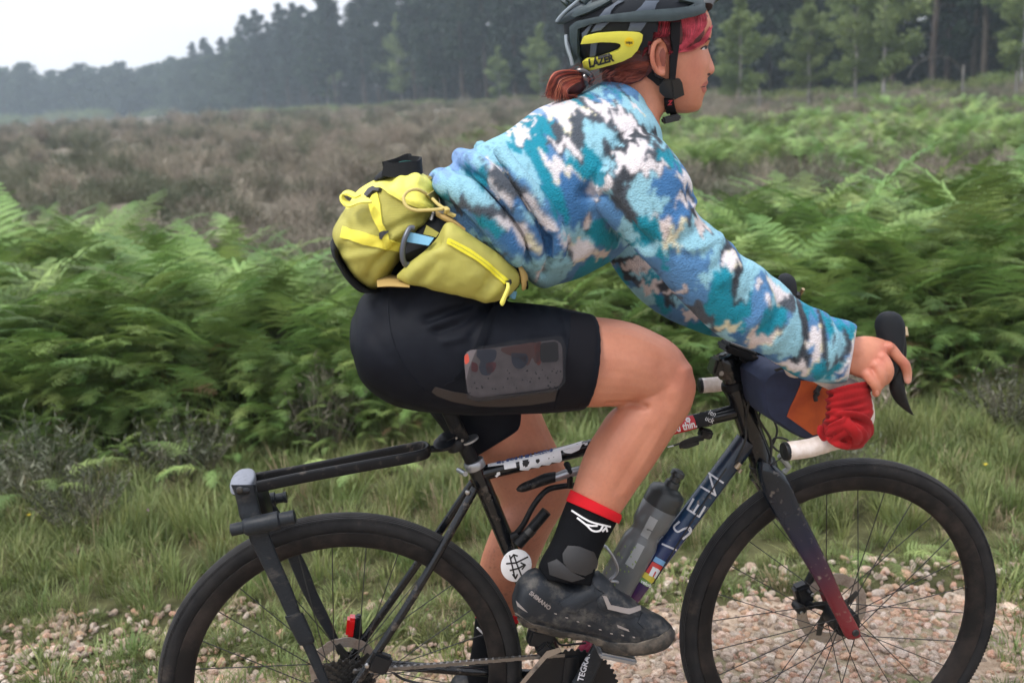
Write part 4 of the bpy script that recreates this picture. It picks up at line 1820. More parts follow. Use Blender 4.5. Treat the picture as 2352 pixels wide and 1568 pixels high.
def bar_side(sgn):
    pts = [Vector((p.x, p.y * (1 if sgn < 0 else -1), p.z)) for p in hb_r]
    c = sp3(pts, 8)
    core = MB()
    core.tube(c[:9], .0135, 14)
    core.build('handlebar', M_matblk, bike)
    tp = c[8:]
    L_acc = [0]
    for a, b in zip(tp, tp[1:]):
        L_acc.append(L_acc[-1] + (b - a).length)
    dense = []
    m = int(L_acc[-1] / .0025)
    for k in range(m + 1):
        q = L_acc[-1] * k / m
        i = max(0, min(len(L_acc) - 2, int(np.searchsorted(L_acc, q)) - 1))
        f = (q - L_acc[i]) / max(1e-6, L_acc[i + 1] - L_acc[i])
        dense.append(tp[i].lerp(tp[i + 1], f))
    # overlapping turns of tape: the radius steps at every turn
    pitch = .021
    w0 = []
    for k in range(len(dense)):
        q = (k * L_acc[-1] / m) / pitch % 1.0
        w0.append(.0158 + .0012 * (1 - q) ** 2 + .0004 * math.sin(k * .7))
    tape = MB()
    # spiral: shift the step round the bar
    n = 18
    ref = Vector((0, 1, .001))
    rings = []
    for k, p in enumerate(dense):
        t = (dense[min(k + 1, len(dense) - 1)] - dense[max(k - 1, 0)]).normalized()
        a = (ref - t * ref.dot(t)).normalized()
        ref = a
        b = t.cross(a)
        ring = []
        for j in range(n):
            q = ((k * L_acc[-1] / m) / pitch + j / n) % 1.0
            r = .0163 + .0004 * q - (.0007 if q < .06 else 0)
            th_ = 2 * math.pi * j / n
            ring.append(p + a * (r * math.cos(th_)) + b * (r * math.sin(th_)))
        rings.append(ring)
    tape.rings(rings)
    tape.build('bar_tape', M_tape, bike, sharp=0)
    e = c[-1]
    d = (c[-1] - c[-2]).normalized()
    MB().lathe(e - d * .002, d, [(0, .0165), (.004, .017), (.007, .0155), (.0075, .006), (.0085, .001)], 20).build('bar_end_plug', M_lever, bike)
    return c


bar_side(-1)
bar_side(1)


def lever_side(sgn):
    mirror = (lambda p: p) if sgn < 0 else (lambda p: Vector((p.x, -p.y, p.z)))
    hood = MB()
    limb(hood, [(1985, 850, 1998, 900, -.21, .015), (2000, 815, 2035, 885, -.211, .0185), (2012, 775, 2068, 850, -.212, .0185), (2008, 748, 2078, 790, -.213, .0185), (2012, 730, 2079, 750, -.214, .018),
                (2024, 718, 2070, 726, -.215, .014), (2040, 714, 2054, 715, -.215, .006)], 6, 22, pw=.85)
    hood.v = [mirror(p) for p in hood.v]
    hood.build('brake_hood', M_hood, bike)
    lv = MB()
    limb(lv, [(2058, 770, 2079, 765, -.214, .011), (2056, 800, 2083, 800, -.216, .011), (2050, 840, 2080, 842, -.219, .01), (2044, 870, 2078, 874, -.221, .009), (2043, 895, 2080, 900, -.223, .0085), (2055, 920, 2088, 928, -.225, .007),
              (2076, 940, 2095, 945, -.227, .006), (2092, 951, 2101, 955, -.228, .003)], 5, 16, pw=.75)
    lv.v = [mirror(p) for p in lv.v]
    lv.build('brake_lever', M_lever, bike)
    MB().tube([mirror(at(2079, 752, -.205)), mirror(at(2082, 772, -.215))], .004, 8).build('lever_pivot', mat('brass', (.4, .3, .18), .4, metal=.8), bike)


lever_side(-1)
lever_side(1)

# cables
cab = MB()
cab.tube(sp3([at(1820, 838, -.15), at(1760, 860, -.1), at(1730, 900, -.05), at(1742, 960, -.03), at(1770, 1010, -.02), at(1768, 1060, -.02), at(1752, 1090, -.025)], 8), .0026, 8)
cab.build('cable', M_ink, bike)
for pts in ([at(1800, 850, -.1), at(1750, 870, -.08), at(1725, 905, -.05), at(1715, 960, -.03), at(1712, 1010, -.03), at(1690, 1062, -.024)],
            [at(1830, 850, .1), at(1790, 880, .05), at(1765, 930, .03), at(1785, 990, .02), at(1760, 1045, .02)],
            [at(1790, 845, 0), at(1755, 885, 0), at(1745, 950, .02), at(1730, 1000, .03)],
            [at(1755, 1083, -.028), at(1775, 1066, -.03), at(1795, 1050, -.03)],
            [at(1770, 1020, 0), at(1790, 1036, 0), at(1812, 1030, 0), at(1808, 1010, 0), at(1782, 1005, 0), at(1770, 1020, 0)],
            [at(1668, 1075, -.024), at(1600, 1180, -.026), at(1500, 1340, -.027)]):
    MB().tube(sp3(pts, 7), .0023 if len(pts) != 3 else .0014, 7).build('cable', M_ink, bike)
MB().tube([at(1690, 1075, -.024), at(1700, 1063, -.024)], .0055, 10).tube([at(1697, 1085, -.022), at(1702, 1077, -.022)], .004, 8).build('cable_adjuster', mat('brass_dull', (.35, .28, .2), .4, metal=.7), bike)
# light bracket under the bar end
MB().tube([at(1790, 1045, .0), at(1812, 1072, .0), at(1800, 1085, .0)], .006, 8).build('light_bracket', mat('clear_plastic', (.4, .4, .38), .2, trans=.4), bike)

# ---- cranks, rings, chain
cr_v = -.046
ring_o = MB()
for r, v, nt in ((.098, cr_v, 48), (.072, cr_v + .008, 36)):
    o_ = []
    for q in range(nt * 4):
        a = 2 * math.pi * q / (nt * 4)
        rr = r + (.0026 if q % 4 in (1, 2) else -.002)
        o_.append((BBp.x + rr * math.cos(a), BBp.z + rr * math.sin(a)))
    ring_o.prism(o_, v - .001, v + .001)
ring_o.build('chainring', M_lever, bike, smooth=False)
spd = MB()
ped = zat(ZF, 812, 1372, -.1)
cd_ = (ped - BBp)
cd_.y = 0
cd_.normalize()
for k in range(4):
    a = math.atan2(cd_.z, cd_.x) + .4 + k * math.pi / 2
    spd.tube([BBp + Vector((0, cr_v - .003, 0)), BBp + Vector((.085 * math.cos(a), cr_v - .003, .085 * math.sin(a)))], [.02, .014], 10, sx=.3)
spd.build('chainring_spider', M_lever, bike)
limb_c = MB()
pe = ped.copy(); pe.y = -.075
b0_ = BBp.copy(); b0_.y = -.07
prp = Vector((-cd_.z, 0, cd_.x))
rings = []
for q, hw, th_ in ((-.016, .008, .004), (0, .021, .008), (.3, .019, .008), (.7, .0165, .0075), (.98, .0165, .0075), (1.06, .008, .004)):
    c = b0_.lerp(pe, q)
    rings.append([c + prp * (hw * math.copysign(abs(math.cos(a)) ** .7, math.cos(a))) + Vector((0, th_ * math.copysign(abs(math.sin(a)) ** .7, math.sin(a)), 0)) for a in [2 * math.pi * k / 16 for k in range(16)]])
limb_c.rings(rings)
crank_o = limb_c.build('crank_arm', M_carbon, bike)
bv_crank = BVHTree.FromPolygons([tuple(p) for p in limb_c.v], limb_c.f)
# far crank
MB().tube([BBp + Vector((0, .07, 0)), BBp + Vector((0, .075, 0)) - cd_ * .165], [.017, .013], 12, sx=.5).build('crank_arm', M_carbon, bike)
pdl = MB()
pdl.tube([pe, pe + Vector((0, -.06, 0))], .006, 10)
pdl.box(pe + Vector((0.01, -.055, .005)), (.075, .05, .012), Euler((0, .35, 0)), bev=.004)
pdl.build('pedal', M_silver, bike)
pdl = MB()
p2_ = BBp + Vector((0, .13, 0)) - cd_ * .165
pdl.box(p2_, (.07, .05, .014), None, bev=.004)
pdl.build('pedal', M_dsteel, bike)
ch = MB()
c0, c1 = at(815, 1541, -.042), zat(ZF, 560, 1410, -.046)
nl = int((c1 - c0).length / .0127)
cdv = (c1 - c0).normalized()
cup = Vector((-cdv.z, 0, cdv.x))
for k in range(nl + 1):
    p = c0 + cdv * (.0127 * k)
    ch.lathe(p + Vector((0, -.0035, 0)), (0, 1, 0), [(0, .0026), (0.0002, .0043), (.007, .0043), (.0072, .0026)], 8)
    for v in ((-.0034, .0034) if k % 2 else (-.0022, .0022)):
        q = p + cdv * .00635
        q.y += v
        ch.box(q, (.0135, .001, .0068), Matrix((cdv, Vector((0, 1, 0)), cup)).transposed())
ch.build('chain', mat('chain_steel', (.22, .21, .2), .35, metal=.9, dirt=(.05, .04, .03), dscale=60), bike, smooth=False)
fd = MB()
fd.box(zat(ZF, 445, 1310, -.03), (.05, .03, .035), Euler((0, .3, 0)), bev=.005)
fd.box(zat(ZF, 470, 1370, -.035), (.03, .035, .03), Euler((0, .8, 0)), bev=.004)
fd.tube(sp3([zat(ZF, 520, 1310, -.03), zat(ZF, 560, 1355, -.03), zat(ZF, 640, 1350, -.03), zat(ZF, 700, 1345, -.03)]), .0022, 7)
fd.build('front_derailleur', M_lever, bike)
MB().add([zat(ZF, x, y, -.058) for x, y in [(330, 1568), (360, 1568), (480, 1430), (560, 1395), (550, 1370), (480, 1390)]] + [zat(ZF, x, y, -.054) for x, y in [(330, 1568), (360, 1568), (480, 1430), (560, 1395), (550, 1370), (480, 1390)]],
         [(0, 1, 2, 3, 4, 5), (11, 10, 9, 8, 7, 6)] + [(i, i + 6, (i + 1) % 6 + 6, (i + 1) % 6) for i in range(6)]).build('derailleur_cage', M_steel, bike, smooth=False)
MB().tube(sp3([at(905, 1545, -.055), at(930, 1560, -.05), at(985, 1572, -.05), at(1060, 1578, -.05)]), .0026, 7).build('cable', M_ink, bike)
rd = MB()
rd.box(at(872, 1520, -.062), (.04, .02, .04), Euler((0, .5, 0)), bev=.005)
rd.build('rear_derailleur', M_lever, bike)
for x_, y_, v_ in ((1074, 1131, -.026), (843, 1529, -.072)):
    q = at(x_, y_, v_)
    MB().lathe(q + Vector((0, -.002, 0)), (0, 1, 0), [(0, .002), (.001, .0042), (.005, .0048)], 14).build('frame_bolt', M_steel, bike)

# ---- rear rack bolted to seat post and axle
rk_f = MB()
ra = [at(1010, 1030, 0), at(992, 1033, 0)]
near = [at(985, 1046, -.036), at(960, 1052, -.045), at(900, 1062, -.047), at(740, 1089, -.048), at(590, 1117, -.048), at(556, 1126, -.048)]
farp = [at(985, 1046 - 0, -.036)]
loop = [at(588, 1098, .03), at(700, 1078, .03), at(850, 1048, .03), at(940, 1030, .03), at(972, 1025, .018), at(984, 1032, -.012), at(975, 1042, -.036), at(930, 1053, -.046), at(850, 1067, -.048), at(700, 1095, -.049), at(590, 1118, -.05)]
pts = sp3(loop, 8)
rings = []
for k, p in enumerate(pts):
    t = (pts[min(k + 1, len(pts) - 1)] - pts[max(k - 1, 0)]).normalized()
    sd_ = t.cross(Vector((0, 0, 1))).normalized()
    up_ = sd_.cross(t)
    rings.append([p + sd_ * (.0045 * math.copysign(abs(math.cos(a)) ** .6, math.cos(a))) + up_ * (.0105 * math.copysign(abs(math.sin(a)) ** .6, math.sin(a))) for a in [2 * math.pi * j / 14 for j in range(14)]])
rk_f.rings(rings)
rk_f.build('rack_arm', M_matblk, bike)
MB().tube([at(982, 1032, -.012), at(1010, 1028, -.01), at(1040, 1022, 0)], [.006, .008, .009], 10).build('rack_link', M_matblk, bike)
cl = MB()
cl.lathe(at(1052, 1030, 0), sp_d, [(0, .018), (.002, .0195), (.02, .0195), (.022, .018)], 22)
cl.lathe(at(1022, 1018, -.012), (-.25, -.3, .9), [(-.004, .012), (0, .0215), (.005, .0215), (.008, .012)], 22)
cl.lathe(at(1030, 1003, .0), (-.25, -.1, .9), [(-.004, .012), (0, .02), (.004, .02), (.006, .012)], 22)
cl.build('rack_clamp', M_lever, bike)
MB().lathe(at(1048, 1006, -.016), (0, 1, 0), [(0, .002), (.001, .003), (.004, .003)], 8).lathe(at(1062, 1012, -.017), (0, 1, 0), [(0, .002), (.001, .003), (.004, .003)], 8).build('clamp_screw', M_steel, bike)


def rack_leg(v, st_):
    mb = MB()
    limb(mb, [(*z2(ZG, a, b), *z2(ZG, c, d), v_, w_) for a, b, c, d, v_, w_ in st_], 4, 18, pw=.7)
    return mb


near_leg = rack_leg(-.07, [(470, 385, 620, 385, -.055, .016), (492, 440, 622, 430, -.058, .015), (510, 510, 640, 500, -.06, .013), (525, 580, 655, 560, -.064, .013), (570, 660, 690, 625, -.066, .011), (585, 720, 705, 690, -.067, .008), (660, 870, 760, 830, -.07, .0075),
                        (745, 1040, 835, 1000, -.071, .0075), (810, 1180, 888, 1145, -.072, .0075), (905, 1360, 965, 1330, -.073, .008), (960, 1480, 1015, 1450, -.074, .0075), (1010, 1590, 1060, 1570, -.075, .0075)])
near_o = near_leg.build('rack_leg', M_carbon, bike)
slv = rack_leg(-.07, [(793, 1168, 900, 1145, -.072, .011), (800, 1190, 908, 1160, -.072, .012), (860, 1310, 968, 1300, -.073, .012), (885, 1345, 960, 1330, -.073, .0105)])
slv.build('leg_sleeve', M_carbon, bike)
far_leg = rack_leg(.07, [(630, 455, 690, 440, .055, .012), (690, 520, 760, 540, .06, .012), (760, 700, 830, 680, .064, .009), (840, 900, 930, 880, .067, .0085), (905, 1040, 980, 1010, .068, .008), (1000, 1210, 1060, 1180, .069, .007), (1065, 1310, 1108, 1290, .07, .007), (1110, 1400, 1150, 1380, .07, .007)])
far_leg.build('rack_leg', M_carbon, bike)
hd = MB()
limb(hd, [(*z2(ZG, 472, 400), *z2(ZG, 620, 370), -.02, .045), (*z2(ZG, 470, 360), *z2(ZG, 612, 335), -.015, .045), (*z2(ZG, 500, 330), *z2(ZG, 590, 322), -.01, .035), (*z2(ZG, 535, 321), *z2(ZG, 565, 320), -.01, .015)], 4, 20, lateral=True, pw=.75)
hd.build('rack_head', mat('rack_grey', srgb(120, 124, 134), .45, dirt=srgb(80, 78, 76), dscale=40), bike)
hb2 = MB()
limb(hb2, [(*z2(ZG, 480, 405), *z2(ZG, 640, 390), -.005, .045), (*z2(ZG, 560, 450), *z2(ZG, 690, 440), .0, .045), (*z2(ZG, 600, 560), *z2(ZG, 720, 560), .01, .04)], 3, 20, lateral=True, pw=.7)
hb2.build('rack_bridge', M_matblk, bike)
pg = MB()
d_ = (zat(ZG, 745, 597, -.075) - zat(ZG, 470, 655, -.075))
pg.lathe(zat(ZG, 470, 655, -.078), d_, [(0, .009), (.001, .0112), (.022, .0112), (.024, .0135), (.028, .0165), (.085, .0165), (.088, .0125), (.09, .0125), (.113, .0125), (.115, .009)], 22)
pg.build('rack_peg', M_carbon, bike)
pg = MB()
pg.lathe(zat(ZG, 690, 475, .06), zat(ZG, 785, 460, .06) - zat(ZG, 690, 475, .06), [(0, .013), (.014, .013), (.016, .0095), (.03, .0095), (.031, .011), (.036, .011), (.037, .004)], 20)
pg.build('rack_peg', M_carbon, bike)
pv = MB()
limb(pv, [(*z2(ZG, 500, 405), *z2(ZG, 510, 443), -.073, .006), (*z2(ZG, 560, 398), *z2(ZG, 570, 440), -.073, .006), (*z2(ZG, 584, 408), *z2(ZG, 585, 428), -.073, .005)], 3, 14)
pv.build('rack_joint', M_lever, bike)
MB().lathe(zat(ZG, 522, 421, -.081), (0, 1, 0), [(0, .003), (.0015, .0055), (.006, .006)], 14).build('joint_bolt', M_dsteel, bike)

# rear light on the far stay
lt = thing('tail_light', 'small red tail light clipped to the far seat stay', 'light', zat(ZG, 1190, 1290, .07))
MB().box(zat(ZG, 1190, 1225, .07), (.02, .026, .042), Euler((0, .2, 0)), bev=.005).build('lens', M_glow, lt)
MB().box(zat(ZG, 1222, 1232, .07), (.012, .024, .05), Euler((0, .2, 0)), bev=.003).tube([zat(ZG, 1235, 1160, .07), zat(ZG, 1245, 1290, .07)], .004, 8).build('housing', M_lever, lt)

# ---- bottle, cage, pump
ax0, ax1 = zat(ZF, 838, 1075, -.005), zat(ZF, 1150, 512, -.005)
ad_ = (ax1 - ax0).normalized()
Lb = (ax1 - ax0).length
M_bottle = mat('smoke_plastic', (.085, .091, .093), .28, col2=(.13, .135, .135), scale=9, trans=.0, dirt=(.2, .18, .14), dscale=30, dlo=.62, dhi=.85)
bt = thing('water_bottle', 'smoky grey water bottle with black cap in the frame cage', 'bottle', ax0)
MB().lathe(ax0 - ad_ * .03, ad_, [(0, .03), (.004, .0345), (.03, .036), (.12, .036), (.15, .036), (.158, .0345), (.17, .0295), (.18, .0295), (.19, .035), (.2, .0365), (.235, .0365), (.238, .034)], 36).build('body', M_bottle, bt)
cp_ = MB().lathe(ax0 - ad_ * .03, ad_, [(.234, .0355), (.236, .0375), (.262, .0375), (.27, .034), (.276, .024), (.279, .0155), (.29, .0145), (.292, .0105), (.302, .0105), (.304, .0145), (.313, .0135), (.317, .006)], 32).build('cap', mat('cap_black', (.02, .024, .025), .4), bt)
M_volt = mat('bottle_print', srgb(118, 136, 76), .6)
M_bgrey = mat('bottle_print_grey', srgb(150, 152, 152), .6)
bvb = None
_t = MB().lathe(ax0 - ad_ * .03, ad_, [(0, .03), (.004, .0345), (.03, .036), (.15, .036), (.158, .0345), (.17, .0295), (.18, .0295), (.19, .035), (.2, .0365), (.235, .0365)], 36)
bvb = BVHTree.FromPolygons([tuple(p) for p in _t.v], _t.f)
pr = MB()
rb = random.Random(3)
for k in range(22):
    q, w_ = rb.uniform(.0, .62), rb.uniform(-.8, .85)
    c_ = ax0.lerp(ax1, q * .72)
    x_, y_ = (790 + (1040 - 790) * q) , (1000 - 300 * q)
    cx, cy = z2(ZF, x_ + w_ * 62 + 30, y_ + w_ * 42)
    patch(pr, [(cx, cy - 3), (cx + 1.8, cy), (cx, cy + 3), (cx - 1.8, cy)], bvb, .0002, .0003, 5)
pr.build('print', M_volt, bt)
stp = MB()
patch(stp, zz(ZF, [(1055, 640), (1098, 665), (1040, 770), (1000, 745)]), bvb, .0002, .0003, 8)
patch(stp, zz(ZF, [(985, 790), (1025, 810), (960, 935), (915, 905)]), bvb, .0002, .0003, 8)
stp.build('stripe', M_bgrey, bt)
cg = MB()
cg.tube(sp3([zat(ZF, 960, 1070, -.002), zat(ZF, 880, 1010, -.035), zat(ZF, 832, 998, -.044), zat(ZF, 862, 968, -.044), zat(ZF, 874, 930, -.044), zat(ZF, 850, 870, -.044), zat(ZF, 808, 812, -.04), zat(ZF, 770, 800, -.01)], 7), .003, 9)
cg.tube(sp3([zat(ZF, 910, 1085, -.012), zat(ZF, 990, 985, -.016), zat(ZF, 1060, 870, -.018), zat(ZF, 1085, 800, -.02), zat(ZF, 1075, 790, -.0)], 7), .003, 9)
cg.build('bottle_cage', M_silver, bike)
pu = thing('frame_pump', 'small black and silver hand pump under the top tube', 'pump', zat(ZF, 320, 490, -.035))
pm = MB()
limb(pm, [(*z2(ZF, 310, 492), *z2(ZF, 318, 505), -.04, .006), (*z2(ZF, 335, 465), *z2(ZF, 350, 510), -.04, .01), (*z2(ZF, 400, 435), *z2(ZF, 410, 492), -.04, .012), (*z2(ZF, 470, 405), *z2(ZF, 478, 470), -.04, .0125), (*z2(ZF, 530, 395), *z2(ZF, 530, 455), -.04, .012)], 4, 16)
pm.build('pump_handle', M_matblk, pu)
pm = MB()
limb(pm, [(*z2(ZF, 530, 402), *z2(ZF, 520, 455), -.04, .0105), (*z2(ZF, 590, 378), *z2(ZF, 590, 435), -.04, .0105), (*z2(ZF, 650, 366), *z2(ZF, 650, 420), -.04, .0105), (*z2(ZF, 800, 330), *z2(ZF, 800, 385), -.04, .0105)], 4, 16)
pm.build('pump_barrel', M_silver, pu)
MB().tube([zat(ZF, 590, 350, -.028), zat(ZF, 610, 395, -.046), zat(ZF, 610, 480, -.035)], .006, 8).lathe(zat(ZF, 385, 476, -.054), (0, 1, 0), [(0, .002), (.001, .004), (.01, .004)], 10).build('pump_clip', M_lever, pu)
ho = thing('cable_lock', 'thin black hose and handle strapped inside the frame triangle', 'lock', zat(ZF, 330, 770, -.02))
MB().tube(sp3([zat(ZF, 300, 750, -.02), zat(ZF, 350, 690, -.03), zat(ZF, 410, 580, -.03), zat(ZF, 480, 500, -.03), zat(ZF, 560, 478, -.03), zat(ZF, 640, 470, -.03)], 8), [.0055] * 41, 10).build('hose', M_matblk, ho)
MB().tube([zat(ZF, 320, 800, -.03), zat(ZF, 400, 710, -.03), zat(ZF, 480, 615, -.03)], [.011, .0105, .0105], 14).tube([zat(ZF, 290, 760, -.02), zat(ZF, 330, 740, -.025)], [.009, .009], 10).build('handle', M_matblk, ho)
MB().tube([zat(ZF, 375, 740, -.03), zat(ZF, 400, 712, -.03)], .0112, 14).build('metal_band', M_dsteel, ho)

# ---- stickers and lettering on the frame
stk = MB()
patch(stk, zz(ZL, [(425, 505), (520, 487), (640, 462), (780, 425), (912, 385), (912, 400), (780, 440), (640, 478), (520, 505), (427, 517)]), bv_fr, .0004, .0004, 6)
patch(stk, zz(ZL, [(502, 500), (560, 487), (565, 520), (507, 530)]), bv_fr, .0004, .0004, 6)
patch(stk, zz(ZL, [(578, 485), (780, 437), (788, 498), (640, 540), (585, 546)]), bv_fr, .001, .0004, 6)
patch(stk, zz(ZL, [(790, 440), (885, 408), (870, 435), (830, 452), (800, 450)]), bv_fr, .001, .0004, 6)
patch(stk, zz(ZL, [(470, 545), (485, 541), (487, 566), (464, 574)]), bv_fr, .0004, .0004, 5)
stk.build('white_sticker', M_white, bike)
tx = MB()
x_, y_ = z2(ZL, 470, 508)
text_mesh(tx, 'MY BIKE IS MY OFFICE', bv_fr, x_, y_ - 2, 10, -13.3, off=.0016, wide=.98, bold=.02)
tx.build('sticker_lettering', M_inkblue, bike)
tx = MB()
for cx, cy, rr in ((610, 500, 17), (668, 489, 10), (722, 476, 3), (745, 470, 2)):
    for k in range(5):
        a = k * 1.3
        px_, py_ = z2(ZL, cx + rr * .5 * math.cos(a), cy + rr * .5 * math.sin(a))
        q = rr * .28
        patch(tx, [(px_ - q, py_ - q * .6), (px_ + q, py_ - q), (px_ + q * .7, py_ + q * .3), (px_ - q * .5, py_ + q)], bv_fr, .0017, .0003, 6)
tx.build('sticker_print', M_ink, bike)
rs = MB()
patch(rs, zz(ZD, [(2108, 850), (2190, 838), (2208, 915), (2050, 957), (2060, 930)]), bv_fr, .0006, .0005, 5)
rs.build('red_sticker', M_red, bike)
tx = MB()
x_, y_ = z2(ZD, 2057, 942)
text_mesh(tx, 'od thin.', bv_fr, x_, y_, 16, -14, off=.0018, wide=.85, bold=.03)
x_, y_ = z2(ZD, 2153, 866)
for k in range(6):
    a = k * math.pi / 3
    px_, py_ = x_ + 3.6 * math.cos(a), y_ + 3.6 * math.sin(a)
    patch(tx, [(px_ + 2.4 * math.cos(b), py_ + 2.4 * math.sin(b)) for b in (0, 1.05, 2.1, 3.14, 4.19, 5.24)], bv_fr, .0014, .0003, 6)
tx.build('red_sticker_lettering', M_white, bike)
bnd = MB()
patch(bnd, zz(ZE, [(95, 1085), (215, 1050), (270, 1180), (265, 1240), (160, 1260), (145, 1190)]), bv_fr, .0008, .0012, 6)
bnd.build('velcro_band', mat('velcro', (.015, .016, .018), .9), bike)
tx = MB()
for s_, x0_, y0_ in (('len', 226, 1098), ('uck', 196, 1140)):
    x_, y_ = z2(ZE, x0_, y0_)
    text_mesh(tx, s_, bv_fr, x_, y_, 11, 18, off=.003, shear=.3, wide=.9)
tx.build('band_lettering', M_white, bike)
# letters of the down tube, set across it, reading upwards: strokes measured on the tube
def stroke_letters(strokes, zone, bvh, w, off, mb):
    for st_ in strokes:
        pts = spline(zz(zone, st_), 6) if len(st_) > 3 else [np.array(p) for p in zz(zone, st_)]
        for a, b in zip(pts, pts[1:]):
            d = b - a
            n = np.array([-d[1], d[0]]) / max(np.hypot(*d), 1e-6) * w / 2
            e = d / max(np.hypot(*d), 1e-6) * w * .3
            patch(mb, [tuple(a - n - e), tuple(b - n + e), tuple(b + n + e), tuple(a + n - e)], bvh, off, .0003, 8)
    return mb


tx = MB()
stroke_letters([[(247, 398), (330, 446)], [(330, 446), (293, 316)], [(293, 316), (376, 372)],
                [(165, 530), (232, 574)], [(232, 574), (268, 515)], [(165, 530), (200, 470)], [(198, 552), (228, 505)],
                [(115, 606), (84, 637), (105, 664), (142, 647), (177, 640), (180, 668), (136, 706)],
                [(15, 738), (95, 772)]], ZH, bv_dt, 4.2, .0006, tx)
tx.build('frame_lettering', M_sil_txt, bike)
for nm, col, poly in (('blue_sticker', srgb(120, 165, 205), [(1085, 865), (1158, 905), (1135, 925), (1070, 890)]), ('red_badge', srgb(200, 60, 55), [(1068, 893), (1130, 925), (1085, 985), (1030, 950)]),
                      ('yellow_sticker', srgb(205, 190, 70), [(1025, 950), (1090, 985), (1062, 1015), (1005, 975)]), ('green_sticker', srgb(110, 150, 75), [(1003, 978), (1062, 1015), (1050, 1042), (995, 1005)])):
    mb = MB()
    patch(mb, zz(ZF, poly), bv_dt, .0004, .0004, 6)
    mb.build(nm, mat(nm, col, .5), bike)
tx = MB()
x_, y_ = z2(ZF, 1048, 950)
text_mesh(tx, 'n', bv_dt, x_, y_ + 5, 28, 27, off=.0014, bold=.06, wide=1.1)
x_, y_ = z2(ZF, 1000, 1012)
text_mesh(tx, 'velob', bv_dt, x_, y_ - 2, 8.5, 29, off=.0012, bold=.02)
tx.build('badge_lettering', M_white, bike)
tx = MB()
hs = BVHTree.FromPolygons(*(lambda q: ([tuple(p) for p in q.v], q.f))(MB().lathe(head_low - ht_ax * .006, ht_ax, [(0, .0245), (.001, .0268), (.012, .0272), (.013, .0255)], 28)))
x_, y_ = z2(ZH, 594, 255)
text_mesh(tx, 'KING', hs, x_, y_, 10.5, -12, off=.0006, bold=.03, wide=.92)
tx.build('headset_lettering', M_white, bike)
tx = MB()
x_, y_ = z2(ZF, 680, 1560)
text_mesh(tx, 'TEGRA', bv_crank, x_, y_, 13, -74, off=.0006, bold=.02, wide=1.05)
tx.build('crank_lettering', M_sil_txt, bike)
# round white disc tied to the seat tube with a printed grid of arrows
dc = zat(ZF, 312, 916, -.022)
disc = MB()
n = 40
vd = (dc - _co).normalized()
e1 = Vector((1, 0, 0)) - vd * vd.x
e1.normalize()
e1 = (e1 * .96).normalized()
e2 = Vector((0, -.1, 1)).normalized()
rr = (zat(ZF, 397, 916, -.022) - dc).length
nn_ = e1.cross(e2).normalized()
disc.rings([[dc + (e1 * math.cos(2 * math.pi * k / n) + e2 * 1.18 * math.sin(2 * math.pi * k / n)) * rr * q_ + nn_ * o_ for k in range(n)] for q_, o_ in ((.97, .001), (1, .0005), (1, -.0005), (.97, -.001))])
disc_o = disc.build('round_sticker', M_white, bike)
bv_disc = BVHTree.FromPolygons([tuple(p) for p in disc.v], disc.f)
tx = MB()
stroke_letters([[(297, 855), (318, 915), (342, 975)], [(275, 860), (290, 920), (305, 985)], [(258, 905), (310, 900), (375, 868)], [(278, 942), (325, 930), (360, 910)],
                [(280, 878), (297, 855)], [(297, 855), (318, 862)], [(338, 900), (362, 912)], [(362, 912), (345, 935)], [(292, 965), (308, 988)], [(308, 988), (318, 965)]], ZF, bv_disc, 3.2, .0004, tx)
tx.build('arrow_print', M_ink, disc_o)
# wound black cable under the top tube near the head
wc = thing('charging_cable', 'bundle of thin black cable tied under the top tube', 'cable', zat(ZH, 200, 110, -.012))
mb = MB()
for k in range(5):
    q = k * 6
    mb.tube(sp3([zat(ZH, 260, 90 + q, -.02 + .004 * k), zat(ZH, 180, 110 + q, -.024 + .003 * k), zat(ZH, 120, 140 + q, -.02), zat(ZH, 150, 165 - q, -.015), zat(ZH, 230, 140 - q * .5, -.012)], 6), .0022, 6)
mb.tube(sp3([zat(ZH, 130, 135, -.02), zat(ZH, 90, 148, -.02), zat(ZH, 70, 155, -.02)]), .0018, 6)
mb.build('coil', M_ink, wc)
MB().tube([zat(ZH, 80, 152, -.02), zat(ZH, 45, 160, -.02)], [.002, .0014], 8).build('jack', M_steel, wc)
MB().box(zat(ZH, 270, 78, -.012), (.025, .022, .018), Euler((0, .3, 0)), bev=.003).build('cable_tie', M_matblk, wc)

# ---- cycle computer on its mount
cmp_ = thing('cycle_computer', 'grey cycle computer on the stem in front of the forearm', 'computer', zat(ZI, 400, 520, 0))
mb = MB()
ctr = zat(ZI, 390, 478, -.03)
mb.box(ctr, (.07, .05, .017), Euler((0, .42, 0)), bev=.005)
mb.build('case', M_matblk, cmp_)
MB().box(ctr + Vector((.004, 0, .0095)), (.05, .042, .003), Euler((0, .42, 0)), bev=.001).build('screen', mat('screen_grey', (.1, .11, .12), .12, spec=.6), cmp_)
MB().box(zat(ZI, 500, 535, -.03), (.022, .03, .014), Euler((0, .5, 0)), bev=.003).tube([zat(ZI, 450, 530, -.03), zat(ZI, 540, 640, -.02)], .01, 10).build('mount', M_lever, cmp_)

